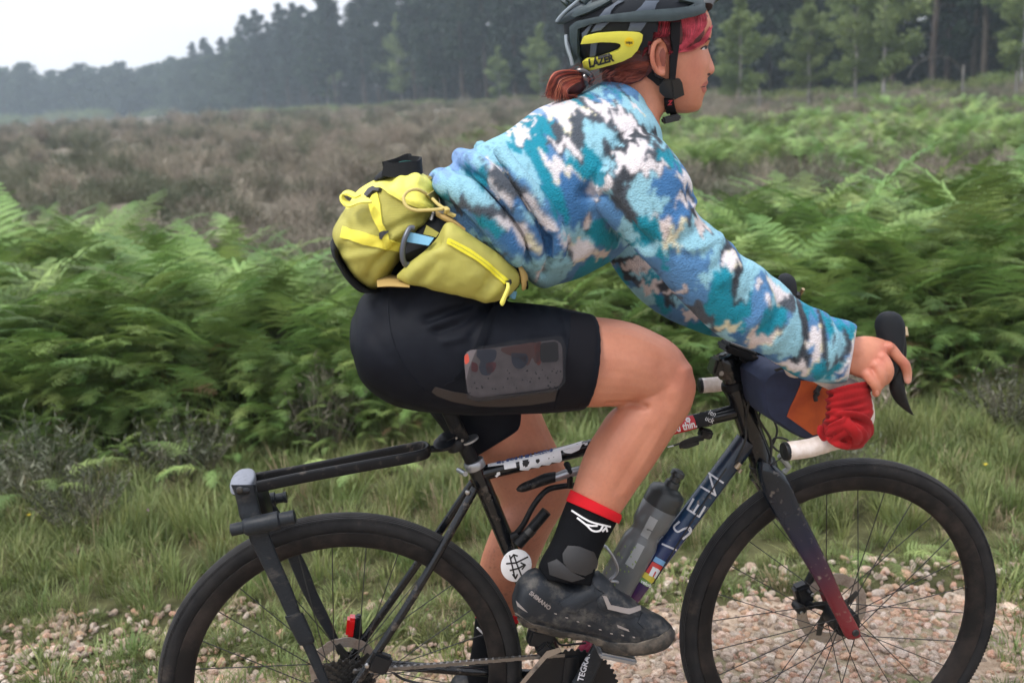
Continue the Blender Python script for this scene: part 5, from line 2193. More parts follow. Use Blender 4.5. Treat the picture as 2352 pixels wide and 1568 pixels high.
# ---- handlebar bag
bag_c = zat(ZE, 900, 1000, -.1)
bag = thing('handlebar_bag', 'navy blue handlebar bag with an orange end panel', 'bag', zat(ZE, 900, 1280, 0))
mb = MB()
outl = spline([(640, 800), (700, 730), (800, 700), (960, 730), (1150, 800), (1330, 880), (1320, 960), (1230, 1100), (1120, 1270), (1000, 1290), (870, 1225), (780, 1160), (700, 1110), (660, 1000), (640, 800)], 4)[:-1]
secs = []
for v, k in ((-.125, .9), (-.118, .97), (-.1, 1.0), (-.06, 1.02), (-.02, 1.0), (-.005, .92)):
    cx = zat(ZE, 930, 1000, -.11)
    secs.append([Vector((cx.x + (p.x - cx.x) * k, v, cx.z + (p.z - cx.z) * k)) for p in [zat(ZE, x, y, -.11) for x, y in outl]])
mb.rings(secs)
bag_o = mb.build('body', mat('navy_cloth', (.012, .02, .05), .75, col2=(.02, .03, .07), scale=40, bump=.0008, bscale=60), bag)
bv_bag = BVHTree.FromPolygons([tuple(p) for p in mb.v], mb.f)
mb = MB()
patch(mb, zz(ZE, [(985, 818), (1150, 830), (1335, 880), (1250, 950), (1240, 1080), (1160, 1140), (1160, 1250), (1080, 1262), (870, 1112), (900, 1030), (950, 930), (982, 850)]), bv_bag, .0005, .0015, 7)
mb.build('orange_panel', mat('orange_cloth', srgb(190, 88, 38), .8, col2=srgb(165, 70, 30), scale=30, bump=.0012, bscale=40), bag)
mb = MB()
mb.tube(sp3([zat(ZE, 1170, 830, -.13), zat(ZE, 1140, 870, -.132), zat(ZE, 1115, 915, -.132)]), .0048, 8)
mb.tube(sp3([zat(ZE, 1100, 905, -.134), zat(ZE, 1125, 925, -.134), zat(ZE, 1105, 945, -.134), zat(ZE, 1110, 985, -.134)]), .0042, 8)
mb.build('tie', M_ink, bag)

# ---- red scarf knotted round the drop of the bar
scf = thing('red_scarf', 'red cloth scarf knotted round the right handlebar drop', 'scarf', at(1945, 1010, -.21))
M_scarf = mat('scarf_red', srgb(156, 22, 26), .85, col2=srgb(136, 15, 20), scale=25, sheen=.04, bump=.0006, bscale=250, spec=.2)
core = MB()
limb(core, [(1905, 900, 1995, 885, -.214, .03), (1900, 915, 2002, 918, -.215, .034), (1898, 935, 2004, 940, -.215, .034), (1902, 958, 1992, 975, -.216, .032)], 4, 24, round_ends=(.008, .01))
limb(core, [(1895, 962, 1975, 955, -.218, .03), (1882, 985, 1996, 968, -.222, .036), (1890, 1008, 2000, 998, -.224, .036), (1915, 1022, 1985, 1022, -.222, .028)], 4, 24, round_ends=(.012, .01))
folds = core


def band(pts, r, sx=.42):
    c_ = sp3(pts, 8)
    m_ = len(c_) - 1
    folds.tube(c_, [r * .82 * min(1, .35 + 5 * min(k / m_, 1 - k / m_)) for k in range(m_ + 1)], 10, sx=sx * .8)


for k in range(5):                                               # turns round the bar
    y = 888 + k * 17
    band([at(1994 + 1.5 * k, y - 3, -.2), at(1986 + 2 * k, y - 2 + 3 * math.sin(k * 2.1), -.242), at(1948, y + 5 + k, -.2505), at(1915 - k, y + 14 + 3 * math.sin(k * 1.7), -.245), at(1902 - k, y + 18, -.212)], .0125 + .002 * math.sin(k * 1.9), .34)
for a, b in (((1962, 962), (1898, 985)), ((1975, 972), (1893, 1000)), ((1985, 982), (1905, 1015))):
    band([at(a[0], a[1], -.245), at((a[0] + b[0]) / 2 + 3, (a[1] + b[1]) / 2 - 6, -.264), at(b[0], b[1], -.25)], .0085, .5)
band([at(1925, 958, -.24), at(1950, 975, -.268), at(1968, 1000, -.268), at(1968, 1022, -.24)], .0115, .55)
band([at(1905, 962, -.24), at(1945, 950, -.262), at(1985, 960, -.258), at(1999, 985, -.24), at(1994, 1010, -.235)], .0095, .5)
band([at(1942, 966, -.25), at(1975, 985, -.266), at(1988, 1008, -.255), at(1975, 1024, -.235)], .009, .5)
band([at(1900, 1005, -.24), at(1925, 1020, -.258), at(1955, 1027, -.25)], .0085, .5)
band([at(1888, 975, -.235), at(1884, 992, -.24), at(1898, 1012, -.238)], .009, .5)
QV, QF = remesh(folds, .0018, 7, .5)
link(mesh_np(QV, QF, BASE[scf.name]), 'cloth', M_scarf, scf, True, 0)
# ================================================================== the rider
def zst(zone, st):
    return [(*z2(zone, a, b), *z2(zone, c, d), v, w) for a, b, c, d, v, w in st]


# ---- skin: one continuous body
body = MB()
# right leg
limb(body, [(1010, 760, 990, 900, -.1, .06), (1130, 715, 1100, 925, -.105, .075), (1260, 722, 1240, 928, -.105, .08), (1372, 727, 1340, 934, -.105, .08), (1450, 740, 1420, 932, -.105, .076), (1515, 768, 1470, 930, -.105, .07), (1556, 797, 1500, 940, -.105, .064), (1582, 832, 1535, 950, -.105, .054)],
     5, 30, round_ends=(.02, .014))
limb(body, [(1465, 905, 1590, 852, -.105, .056), (1425, 928, 1599, 890, -.105, .062), (1398, 948, 1583, 945, -.105, .062), (1379, 975, 1550, 993, -.107, .061), (1350, 1022, 1505, 1062, -.109, .059), (1328, 1078, 1457, 1130, -.112, .052),
            (1313, 1130, 1422, 1182, -.115, .045), (1295, 1196, 1382, 1236, -.12, .034), (1275, 1250, 1350, 1275, -.125, .03), (1265, 1285, 1335, 1300, -.128, .026)], 5, 30, round_ends=(.03, .02))
# left leg
limb(body, [(960, 840, 1180, 800, .09, .07), (1010, 930, 1220, 885, .095, .078), (1055, 1000, 1250, 965, .1, .076), (1095, 1060, 1285, 1040, .1, .07), (1130, 1118, 1312, 1098, .1, .064), (1150, 1165, 1308, 1148, .1, .058), (1126, 1222, 1270, 1212, .1, .058),
            (1103, 1290, 1238, 1280, .102, .056), (1099, 1350, 1212, 1350, .106, .05), (1095, 1425, 1189, 1422, .11, .042), (1086, 1500, 1165, 1500, .115, .034), (1075, 1570, 1160, 1570, .12, .032)], 4, 30, round_ends=(.03, .02))
# trunk
limb(body, [(835, 760, 1000, 900, 0, .12), (900, 660, 1080, 840, 0, .13), (1000, 560, 1130, 660, 0, .1), (1110, 430, 1270, 580, 0, .115), (1210, 310, 1400, 520, 0, .14), (1310, 250, 1460, 430, 0, .14), (1385, 225, 1480, 340, 0, .1), (1420, 205, 1500, 280, 0, .06)], 4, 26, lateral=True, round_ends=(.05, .0))
# arms under the sleeves
for sg in (-1, 1):
    A = [at(1440, 370, -.14), at(1470, 400, -.17), at(1540, 510, -.2), at(1625, 630, -.225), at(1740, 715, -.225), at(1860, 770, -.222), at(1975, 815, -.22)]
    A = [Vector((p.x, p.y * -sg, p.z)) for p in A] if sg > 0 else A
    body.tube(sp3(A, 5), [.045 - .022 * k / 30 for k in range(31)], 18)
# neck
limb(body, zst(ZA, [(820, 700, 1480, 900, 0, .058), (860, 840, 1440, 990, 0, .055), (930, 960, 1405, 1090, 0, .055), (1000, 1120, 1345, 1190, 0, .058), (980, 1300, 1370, 1330, 0, .07)]), 4, 28, lateral=True)
# head: horizontal sections measured along the profile
prof = {-110: (1250, 1050, .012), -95: (1480, 860, .035), -60: (1600, 740, .052), 0: (1715, 660, .064), 60: (1790, 620, .07), 140: (1828, 600, .074), 230: (1860, 592, .0765), 330: (1860, 600, .0765), 400: (1846, 625, .0755), 440: (1834, 650, .074), 470: (1828, 665, .0725),
        520: (1828, 690, .071), 600: (1830, 740, .0695), 680: (1828, 800, .0675), 755: (1822, 880, .064), 795: (1816, 930, .0625), 840: (1806, 990, .06), 890: (1800, 1050, .057), 930: (1792, 1100, .054), 980: (1776, 1170, .05), 1040: (1766, 1260, .043), 1080: (1744, 1330, .035), 1100: (1705, 1400, .027), 1111: (1640, 1470, .015)}
ys = sorted(prof)
ydense = np.linspace(-110, 1111, 90)
fr_ = np.interp(ydense, ys, [prof[y][0] for y in ys])
bk_ = np.interp(ydense, ys, [prof[y][1] for y in ys])
hw_ = np.interp(ydense, ys, [prof[y][2] for y in ys])
nose = {425: 0, 440: 2, 480: 14, 520: 27, 560: 41, 600: 57, 640: 73, 680: 86, 705: 84, 728: 66, 748: 28, 765: 4, 775: 0}
ny = sorted(nose)
nb_ = np.interp(ydense, ny, [nose[y] for y in ny])
nwid = np.interp(ydense, [425, 520, 620, 690, 730, 775], [.0062, .0066, .0085, .0128, .014, .013])
lip = {782: 0, 795: 6, 806: 24, 818: 22, 838: 12, 849: -8, 860: 8, 878: 18, 895: 18, 915: 6, 935: 0}
ly = sorted(lip)
lb_ = np.interp(ydense, ly, [lip[y] for y in ly])
UZ = (zat(ZA, 1800, 600).x - zat(ZA, 1300, 600).x) / 500.0
rings = []
NH = 72
for i, y in enumerate(ydense):
    f, b = zat(ZA, fr_[i], y), zat(ZA, bk_[i], y)
    c = (f + b) / 2
    a = (f.x - b.x) / 2
    ring = []
    for k in range(NH):
        t = 2 * math.pi * k / NH
        ct, st_ = math.cos(t), math.sin(t)
        pu_, pv_ = (.9, .9) if ct > 0 else (1, 1)
        u = math.copysign(abs(ct) ** pu_, ct) * a
        v = math.copysign(abs(st_) ** pv_, st_) * hw_[i]
        if ct > 0:
            v *= 1 - .10 * ct ** 3
            u += UZ * nb_[i] * math.exp(-(v / nwid[i]) ** 2)
            u += UZ * 1.25 * lb_[i] * math.exp(-(v / .019) ** 2)
            if 395 < y < 560:                                  # eye sockets
                u -= .0065 * math.exp(-((abs(v) - .031) / .014) ** 2) * math.exp(-((y - 470) / 45) ** 2)
            if 520 < y < 760:                                  # cheeks
                u += .003 * math.exp(-((abs(v) - .036) / .016) ** 2) * math.exp(-((y - 640) / 70) ** 2)
        z = f.z + (b.z - f.z) * (.5 - .5 * ct)
        ring.append(Vector((c.x + u, v, z)))
    rings.append(ring)
body.rings(rings)
# ears
for sg in (-1, 1):
    mv = lambda p: Vector((p.x, p.y if sg < 0 else -p.y, p.z))
    ear = MB()
    ear.tube(sp3([zat(ZA, 1425, 520, -.072), zat(ZA, 1420, 440, -.078), zat(ZA, 1375, 400, -.082), zat(ZA, 1318, 430, -.086), zat(ZA, 1294, 530, -.087), zat(ZA, 1303, 620, -.085), zat(ZA, 1340, 700, -.08), zat(ZA, 1385, 732, -.077), zat(ZA, 1412, 700, -.074)], 6),
             [.0045] * 49, 10)
    limb(ear, zst(ZA, [(1330, 440, 1420, 440, -.074, .005), (1305, 540, 1430, 540, -.076, .005), (1315, 640, 1430, 640, -.074, .005), (1355, 715, 1420, 715, -.073, .005)]), 4, 16, round_ends=(.004, .006))
    body.add([mv(p) for p in ear.v], ear.f)


# hands
def hand(sg):
    h = MB()
    limb(h, zst(ZI, [(1500, 345, 1480, 690, -.222, .024), (1600, 335, 1580, 735, -.224, .022), (1700, 326, 1670, 768, -.226, .021), (1800, 335, 1745, 772, -.228, .02), (1890, 362, 1810, 735, -.23, .018), (1945, 400, 1860, 680, -.23, .014)]), 4, 22, round_ends=(0, .006))

    def fing(pts, rr):
        P_ = [zat(ZI, *p) for p in pts]
        q = sp3(P_, 5)
        r = [float(np.interp(k / (len(q) - 1), np.linspace(0, 1, len(rr)), rr)) for k in range(len(q))]
        h.tube(q, r, 14)
        for e, rad in ((q[0], r[0]), (q[-1], r[-1])):          # rounded tips
            bm_ = bmesh.new()
            bmesh.ops.create_icosphere(bm_, subdivisions=2, radius=rad * 1.0)
            h.add([e + v_.co for v_ in bm_.verts], [[v_.index for v_ in f_.verts] for f_ in bm_.faces])
            bm_.free()
    # first finger stretched over the lever, middle and ring closed round the hood, little finger hanging over the bar
    fing([(1880, 430, -.226), (1955, 450, -.232), (2040, 545, -.236), (2108, 620, -.236), (2138, 710, -.234), (2142, 785, -.232)], [.0105, .0104, .0092, .0092, .0082, .0068])
    fing([(1830, 530, -.232), (1885, 560, -.242), (1935, 640, -.25), (1942, 720, -.25), (1905, 790, -.242), (1850, 800, -.225)], [.0105, .0105, .0098, .0094, .0085, .0075])
    fing([(1780, 610, -.236), (1830, 640, -.246), (1868, 720, -.254), (1868, 800, -.252), (1835, 850, -.24), (1790, 850, -.225)], [.0102, .0102, .0095, .009, .0082, .0072])
    fing([(1690, 700, -.236), (1735, 740, -.246), (1790, 810, -.253), (1822, 870, -.253), (1815, 920, -.248)], [.0105, .0098, .009, .0084, .007])
    # thumb round the inside of the hood
    fing([(1660, 520, -.205), (1760, 500, -.188), (1850, 560, -.183), (1900, 640, -.186)], [.012, .0115, .0098, .008])
    # knuckles
    for x, y, v, r in ((1948, 440, -.236, .0096), (1880, 548, -.243, .0098), (1822, 632, -.247, .0094), (1735, 730, -.247, .0088)):
        bm_ = bmesh.new()
        bmesh.ops.create_icosphere(bm_, subdivisions=2, radius=r)
        c = zat(ZI, x, y, v)
        h.add([c + v_.co for v_ in bm_.verts], [[v_.index for v_ in f_.verts] for f_ in bm_.faces])
        bm_.free()
    if sg > 0:
        h.v = [Vector((p.x, -p.y, p.z)) for p in h.v]
    body.add(h.v, h.f)


hand(-1)
hand(1)
BV, BF = remesh(body, .0024, 2, .5)
# soften the joint of thigh and shin at the knee
_kc = np.array(at(1545, 868, -.105))
_w = np.exp(-(np.linalg.norm(BV - _kc, axis=1) / .075) ** 4)[:, None]
_near = np.linalg.norm(BV - _kc, axis=1) < .16
_kf = [f for f in BF if _near[f[0]]]
BV = BV * (1 - _w) + relax(BV, _kf, 40, .5) * _w
# muscle and bone under the skin
BV, _ = fold_disp(BV, BF, [([(1600, 300), (1800, 390), (1960, 500)], -0.0015, .013), ([(1600, 520), (1780, 560), (1930, 620)], -0.0012, .014), ([(2060, 400), (2125, 480), (2140, 590)], 0.0021, .012), ([(1985, 540), (2015, 640), (1985, 730)], -0.0024, .014), ([(1660, 778), (1780, 772), (1885, 778)], -0.0063, .006), ([(2040, 640), (2090, 720), (2060, 800)], 0.0018, .012)], ZD, -.15)
BV, _ = fold_disp(BV, BF, [([(800, 180), (770, 320), (740, 440)], -0.0018, .012), ([(1130, 120), (1030, 300), (920, 500)], 0.0018, .008), ([(1040, 150), (950, 320), (860, 480)], -0.0018, .01), ([(900, 120), (830, 260), (760, 400)], 0.0018, .016)], ZF, -.15)
me = mesh_np(BV, BF)
# skin tint: a touch redder at knuckles, knees, ears and lips
skin = np.tile(np.array(srgb(185, 122, 96)), (len(BV), 1))


def blush(px_, py_, v, r, col, amt):
    c = np.array(at(px_, py_, v))
    w = (np.exp(-np.sum((BV - c) ** 2, 1) / r ** 2) * amt)[:, None]
    skin[:] = skin * (1 - w) + np.array(col) * w


rd_ = srgb(180, 96, 82)
blush(1575, 860, -.14, .05, srgb(168, 96, 76), .5)
for x, y in ((1948, 440), (1880, 548), (1822, 632), (1735, 730), (2108, 620)):
    blush(*z2(ZI, x, y), -.245, .014, rd_, .5)
blush(*z2(ZI, 2142, 785), -.235, .012, srgb(225, 180, 165), .6)
blush(*z2(ZA, 1350, 580), -.09, .03, srgb(186, 104, 82), .65)
blush(*z2(ZA, 1890, 690), -.01, .018, rd_, .35)
blush(*z2(ZA, 1700, 700), -.05, .03, srgb(190, 112, 92), .4)
for y, r in ((808, .0055), (822, .0055), (880, .006), (893, .006)):
    for v in (-.018, -.011, -.004, .004, .011, .018):
        blush(*z2(ZA, 1822 - abs(v) * 900, y), v, r, srgb(165, 84, 84), .75)
_bl = fbm(BV[:, 0] * 28 + BV[:, 1] * 11, BV[:, 2] * 28 + BV[:, 1] * 9, 91, 4) - .5      # uneven skin tone
skin = skin * (1 + _bl[:, None] * np.array((.22, .34, .36)))
_sp = fbm(BV[:, 0] * 330 + BV[:, 1] * 90, BV[:, 2] * 330 + BV[:, 1] * 70, 92, 2)
_low = np.clip((.95 - BV[:, 2]) / .5, 0, 1)                  # dust thrown up on the lower legs
_sk = (np.clip((_sp - .72) / .08, 0, 1) * _low * .5)[:, None]
skin = skin * (1 - _sk) + np.array(srgb(120, 92, 74)) * _sk
set_tint(me, skin)
M_skin = attr_mat('skin', .48, bump=.0006, bscale=600, spec=.5, sub=.12, noise=.1, nscale=140)
person = link(me, 'person', M_skin, None, True, 0)
tag(person, 'cyclist leaning forward in a patterned fleece, black shorts and helmet', 'person')
bv_body = bvh_of(BV, BF)

# face details
M_eye = mat('eye_white', srgb(215, 205, 200), .25)
M_dark = mat('lash_dark', (.012, .009, .008), .6)
mb = MB()
patch(mb, zz(ZA, [(1772, 482), (1795, 463), (1822, 456), (1836, 462), (1838, 476), (1815, 488), (1790, 491)]), bv_body, .0002, .0004, 2.2)
eye_o = mb.build('eye', M_eye, person)
mb = MB()
patch(mb, zz(ZA, [(1806, 462), (1828, 458), (1834, 474), (1820, 486), (1806, 482)]), bv_body, .0006, .0005, 2.0)
mb.build('iris', M_dark, eye_o)
mb = MB()
patch(mb, zz(ZA, [(1762, 486), (1785, 462), (1815, 448), (1840, 450), (1842, 460), (1820, 459), (1795, 468), (1775, 486)]), bv_body, .0008, .0007, 2.2)
mb.build('eyelashes', M_dark, person)
mb = MB()
patch(mb, zz(ZA, [(1800, 392), (1835, 372), (1860, 372), (1862, 390), (1835, 396), (1805, 408)]), bv_body, .0004, .0008, 2.5)
mb.build('eyebrow', mat('brow', (.03, .02, .018), .8), person)
mb = MB()
patch(mb, zz(ZA, [(1832, 728), (1850, 716), (1868, 722), (1862, 738), (1842, 744)]), bv_body, .0003, .0002, 2.2)
mb.build('nostril', mat('nostril', (.05, .018, .014), .8), person)
mb = MB()
patch(mb, zz(ZA, [(1776, 853), (1790, 830), (1808, 808), (1826, 797), (1842, 808), (1824, 836), (1806, 848), (1820, 872), (1818, 898), (1798, 914), (1784, 888)]), bv_body, .0002, .0005, 2.2)
mb.build('lips', mat('lips', srgb(170, 94, 84), .45), person)
mb = MB()
patch(mb, zz(ZA, [(1764, 856), (1785, 848), (1812, 844), (1810, 852), (1785, 858)]), bv_body, .0009, .0004, 2.0)
mb.build('mouth_line', mat('mouth_crease_shade', (.05, .018, .016), .7), person)  # dark strip paints in the shaded crease between the lips
mb = MB()
patch(mb, zz(ZA, [(1365, 540), (1380, 490), (1405, 470), (1424, 520), (1428, 600), (1415, 655), (1390, 650), (1375, 600)]), bv_body, .0002, .0004, 3)
mb.build('ear_hollow_shade', mat('ear_hollow_shade', srgb(128, 68, 54), .6), person)  # darker patch paints in the shade of the ear's hollow
for x, y, a_ in ((2146, 792, 1.3), (1828, 912, 1.0)):
    mb = MB()
    patch(mb, zz(ZI, [(x + 22 * math.cos(t_) * math.sin(a_) * .6 + 8 * math.cos(t_), y + 26 * math.sin(t_)) for t_ in [2 * math.pi * k / 10 for k in range(10)]]), bv_body, .0002, .0006, 2.2)
    mb.build('fingernail', mat('nail', srgb(212, 150, 132), .3), person)
mb = MB()
patch(mb, zz(ZA, [(1833, 728), (1850, 718), (1866, 723), (1860, 737), (1842, 743)]), bv_body, .0004, .0002, 2.2)
mb.build('nostril', mat('nostril', (.05, .018, .014), .8), person)

# ---- shorts
sh = MB()
limb(sh, [(812, 735, 808, 800, 0, .1), (832, 685, 832, 868, 0, .145), (880, 655, 896, 916, 0, .17), (960, 650, 985, 935, 0, .175), (1060, 668, 1075, 930, 0, .165), (1150, 690, 1140, 880, 0, .13)], 5, 36, lateral=True, round_ends=(.006, .02))
limb(sh, [(890, 700, 900, 920, -.09, .08), (980, 680, 990, 942, -.098, .09), (1070, 680, 1085, 950, -.105, .095), (1170, 694, 1180, 947, -.108, .093), (1262, 703, 1262, 944, -.108, .09), (1368, 724, 1334, 937, -.107, .086)], 5, 34, lateral=True)
limb(sh, [(890, 780, 1100, 740, .085, .085), (935, 880, 1180, 830, .095, .09), (985, 945, 1215, 900, .1, .09), (1030, 1005, 1235, 938, .1, .086), (1072, 1062, 1242, 958, .1, .082)], 5, 32)
limb(sh, [(830, 690, 1100, 760, 0, .165), (900, 600, 1150, 700, 0, .155), (960, 540, 1190, 650, 0, .145)], 4, 30, lateral=True)
SV, SF = remesh(sh, .0038, 6, .5)


SV, _ = fold_disp(SV, SF, [([(540, 250), (650, 215), (800, 180)], -.006, .006), ([(560, 290), (700, 240), (880, 170)], .006, .006), ([(600, 310), (740, 265), (900, 170)], -.006, .006), ([(800, 330), (880, 240), (950, 150)], -.006, .005), ([(640, 370), (780, 330), (900, 220)], .004, .006), ([(120, 180), (180, 330), (300, 480)], -.002, .01), ([(1330, 170), (1380, 240), (1400, 330)], -.003, .006), ([(1180, 330), (1300, 320), (1420, 330)], .002, .008),
                         ([(300, 40), (305, 200), (340, 400)], -.0015, .004), ([(1100, 120), (1250, 150), (1400, 190)], .003, .008), ([(1160, 140), (1170, 190)], -.004, .006), ([(1260, 150), (1270, 200)], -.004, .006), ([(1080, 120), (1100, 190)], -.004, .007),
                         ([(840, 420), (900, 300), (950, 190)], .005, .007)], ZD, -.17)
SV = relax(SV, SF, 1)
me = mesh_np(SV, SF)
M_short = mat('shorts_navy_black', (.0055, .0065, .0105), .6, col2=(.007, .0085, .013), scale=60, spec=.1, bump=.0002, bscale=900)
shorts = link(me, 'cycling_shorts', M_short, person, True, 0)
bv_sh = bvh_of(SV, SF)
# leg gripper, brown trim and seams
mb = MB()
patch(mb, zz(ZD, [(1430, 205), (1545, 215), (1582, 280), (1586, 380), (1568, 520), (1530, 680), (1475, 788), (1330, 795), (1360, 660), (1400, 480), (1425, 330)]), bv_sh, .0004, .0012, 9)
mb.build('leg_gripper', mat('gripper', (.0075, .0075, .0105), .75, spec=.12), shorts)
mb = MB()
patch(mb, zz(ZD, [(568, 690), (590, 660), (700, 690), (840, 712), (1000, 712), (1180, 695), (1345, 668), (1330, 745), (1180, 770), (1000, 782), (850, 778), (700, 750), (600, 715)]), bv_sh, .0004, .0008, 9)
mb.build('pocket_trim', mat('trim_brown', srgb(50, 43, 40), .8), shorts)
mb = MB()
mb.tube([cast(bv_sh, *z2(ZD, x, y))[0] for x, y in [p for p in spline([(310, 40), (300, 200), (330, 380), (420, 560), (520, 680)], 8)]], .0012, 6)
mb.build('seam', M_short, shorts)
mb = MB()
mb.tube([cast(bv_sh, *z2(ZD, x, y))[0] for x, y in [p for p in spline([(955, 150), (920, 250), (860, 400), (790, 540), (720, 610), (640, 650)], 8)]], .0009, 6)
mb.build('seam', M_short, shorts)
mb = MB()
mb.tube([cast(bv_sh, *z2(ZD, x, y))[0] for x, y in [p for p in spline([(1430, 200), (1440, 330), (1410, 480), (1370, 640), (1330, 790)], 8)]], .0013, 6)
mb.build('seam', M_short, shorts)
mb = MB()
patch(mb, zz(ZD, [(960, 150), (985, 170), (930, 290), (880, 420), (800, 560), (735, 620), (700, 610), (790, 520), (850, 380), (900, 250)]), bv_sh, .0006, .0012, 8)
mb.build('pocket_hem', mat('pocket_black', (.005, .006, .009), .8, spec=.08), shorts)

# ---- phone in the thigh pocket
ph_base = cast(bv_sh, *z2(ZD, 1080, 720))[0]
phone = thing('phone', 'phone in a speckled grey and red case inside the thigh pocket', 'phone', ph_base)
cphx, cphy = z2(ZD, 1075, 550)
pc_, pn_ = cast(bv_sh, cphx, cphy)
pts4 = [z2(ZD, 770, 450), z2(ZD, 1365, 370), z2(ZD, 1385, 655), z2(ZD, 800, 728)]


def on_plane(x, y, o):
    d = lray(x, y)
    nrm = Vector((pn_.x * .3, pn_.y, pn_.z * .6)).normalized()
    return _co + d * ((pc_ + nrm * o - _co).dot(nrm) / d.dot(nrm)), nrm


def plane_poly(poly, o, th, sm=0):
    if sm:
        poly = [tuple(p) for p in spline(list(poly) + [poly[0]], sm)[:-1]]
    t = [on_plane(x, y, o + th)[0] for x, y in poly]
    b = [on_plane(x, y, o)[0] for x, y in poly]
    n = len(poly)
    return t + b, [tuple(range(n)), tuple(reversed(range(n, 2 * n)))] + [(i, i + n, (i + 1) % n + n, (i + 1) % n) for i in range(n)]


case = zz(ZD, [(768, 500), (775, 450), (810, 432), (900, 425), (1320, 371), (1360, 378), (1376, 420), (1380, 600), (1366, 648), (1320, 668), (860, 727), (815, 722), (790, 690), (780, 620)])
M_case = mat('phone_case', srgb(118, 110, 112), .55, col2=srgb(104, 96, 99), scale=60)
mb = MB()
mb.add(*plane_poly(case, .0, .009))
mb.build('case', M_case, phone, bev=.0025)
for nm, col, poly in (('marbling', srgb(52, 60, 78), [(850, 430), (960, 430), (965, 480), (945, 510), (950, 545), (930, 585), (880, 585), (860, 540), (870, 500), (845, 470)]),
                      ('marbling', srgb(96, 62, 58), [(1000, 420), (1240, 385), (1240, 480), (1210, 515), (1190, 480), (1160, 530), (1110, 480), (1060, 470), (1000, 440)]),
                      ('marbling', srgb(48, 56, 74), [(1060, 450), (1150, 455), (1165, 500), (1130, 545), (1090, 545), (1065, 510)]),
                      ('marbling', srgb(110, 58, 66), [(905, 510), (965, 510), (955, 560), (920, 580), (900, 550)]),
                      ('marbling', srgb(98, 40, 44), [(815, 505), (850, 520), (850, 565), (815, 560)]),
                      ('marbling', srgb(196, 78, 60), [(770, 470), (790, 455), (800, 500), (775, 520)]),
                      ('marbling', srgb(120, 58, 48), [(1200, 400), (1245, 385), (1245, 510), (1215, 515)]),
                      ('camera_block', (.008, .009, .012), [(1240, 400), (1255, 388), (1330, 378), (1350, 392), (1354, 490), (1340, 505), (1255, 510), (1240, 495)])):
    mb = MB()
    mb.add(*plane_poly(zz(ZD, poly), .009, .0004 if nm == 'marbling' else .0015, 0 if nm != 'marbling' else 3))
    mb.build(nm, mat(nm, col, .6), phone, smooth=False)
mb = MB()
rs_ = random.Random(9)
for k in range(46):
    x, y = rs_.uniform(800, 1365), rs_.uniform(545, 705)
    if y > 730 - (x - 800) * .12:
        continue
    s_ = rs_.uniform(4, 11)
    a0 = rs_.uniform(0, 3)
    mb.add(*plane_poly(zz(ZD, [(x + s_ * rs_.uniform(.5, 1) * math.cos(a0 + a), y + s_ * rs_.uniform(.5, 1) * math.sin(a0 + a)) for a in (0, 1.3, 2.6, 3.9, 5.1)]), .009, .0004))
mb.build('speckle', mat('speckle', srgb(42, 44, 50), .6), phone, smooth=False)
# sheer mesh pocket stretched over the phone
mesh_m = bpy.data.materials.new('sheer_mesh')
mesh_m.use_nodes = True
_n, _l = mesh_m.node_tree.nodes, mesh_m.node_tree.links
_b = _n['Principled BSDF']
_b.inputs['Base Color'].default_value = (.012, .013, .018, 1)
_b.inputs['Roughness'].default_value = .8
_t = _n.new('ShaderNodeBsdfTransparent')
_m = _n.new('ShaderNodeMixShader')
_m.inputs[0].default_value = .5
_l.new(_t.outputs[0], _m.inputs[1])
_l.new(_b.outputs[0], _m.inputs[2])
_l.new(_m.outputs[0], _n['Material Output'].inputs['Surface'])
mb = MB()
poly = zz(ZD, [(850, 415), (1100, 372), (1370, 345), (1400, 420), (1395, 640), (1340, 690), (860, 752), (790, 735), (775, 640), (800, 540)])
mb.add([on_plane(x, y, .0118)[0] for x, y in poly], [tuple(range(len(poly)))])
mb.build('mesh_pocket', mesh_m, shorts, smooth=False)

# ---- socks and shoes
M_sock = mat('sock_black', (.005, .0055, .007), .85, spec=.1, bump=.0006, bscale=500, stretch=(1, 1, .1))
M_sockred = mat('sock_red', srgb(196, 26, 36), .85, spec=.2)
mb = MB()
limb(mb, [(1310, 1128, 1424, 1184, -.115, .0475), (1290, 1178, 1404, 1222, -.118, .044), (1268, 1238, 1382, 1262, -.122, .042), (1240, 1290, 1366, 1310, -.126, .043), (1236, 1330, 1362, 1345, -.128, .042)], 6, 28)
sock = mb.build('sock', M_sock, person, sharp=0)
bv_sock = BVHTree.FromPolygons([tuple(p) for p in mb.v], mb.f)
mb = MB()
limb(mb, [(1310, 1123, 1427, 1181, -.115, .049), (1306, 1133, 1427, 1190, -.1155, .0505), (1299, 1149, 1421, 1202, -.1165, .05)], 4, 28)
mb.build('cuff', M_sockred, sock, sharp=0)
mb = MB()
for st_ in ([(622, 612), (690, 655), (740, 678), (832, 700)], [(652, 652), (700, 690), (735, 722), (775, 722), (795, 690)], [(700, 688), (730, 695), (760, 695)], [(790, 725), (810, 705), (815, 725)]):
    stroke_letters([st_], ZF, bv_sock, 4.0, .0006, mb)
mb.build('winged_emblem', M_white, sock)
mb = MB()
limb(mb, [(1091, 1418, 1192, 1416, .11, .046), (1086, 1470, 1180, 1470, .113, .042), (1076, 1530, 1172, 1530, .117, .04), (1066, 1590, 1170, 1590, .12, .042)], 5, 26)
sock2 = mb.build('sock', M_sock, person, sharp=0)
mb = MB()
limb(mb, [(1092, 1414, 1194, 1413, .11, .0468), (1090, 1430, 1190, 1432, .111, .046)], 4, 26)
mb.build('cuff', M_sockred, sock2, sharp=0)
bv_s2 = BVHTree.FromPolygons([tuple(p) for p in mb.v], mb.f)
mb = MB()
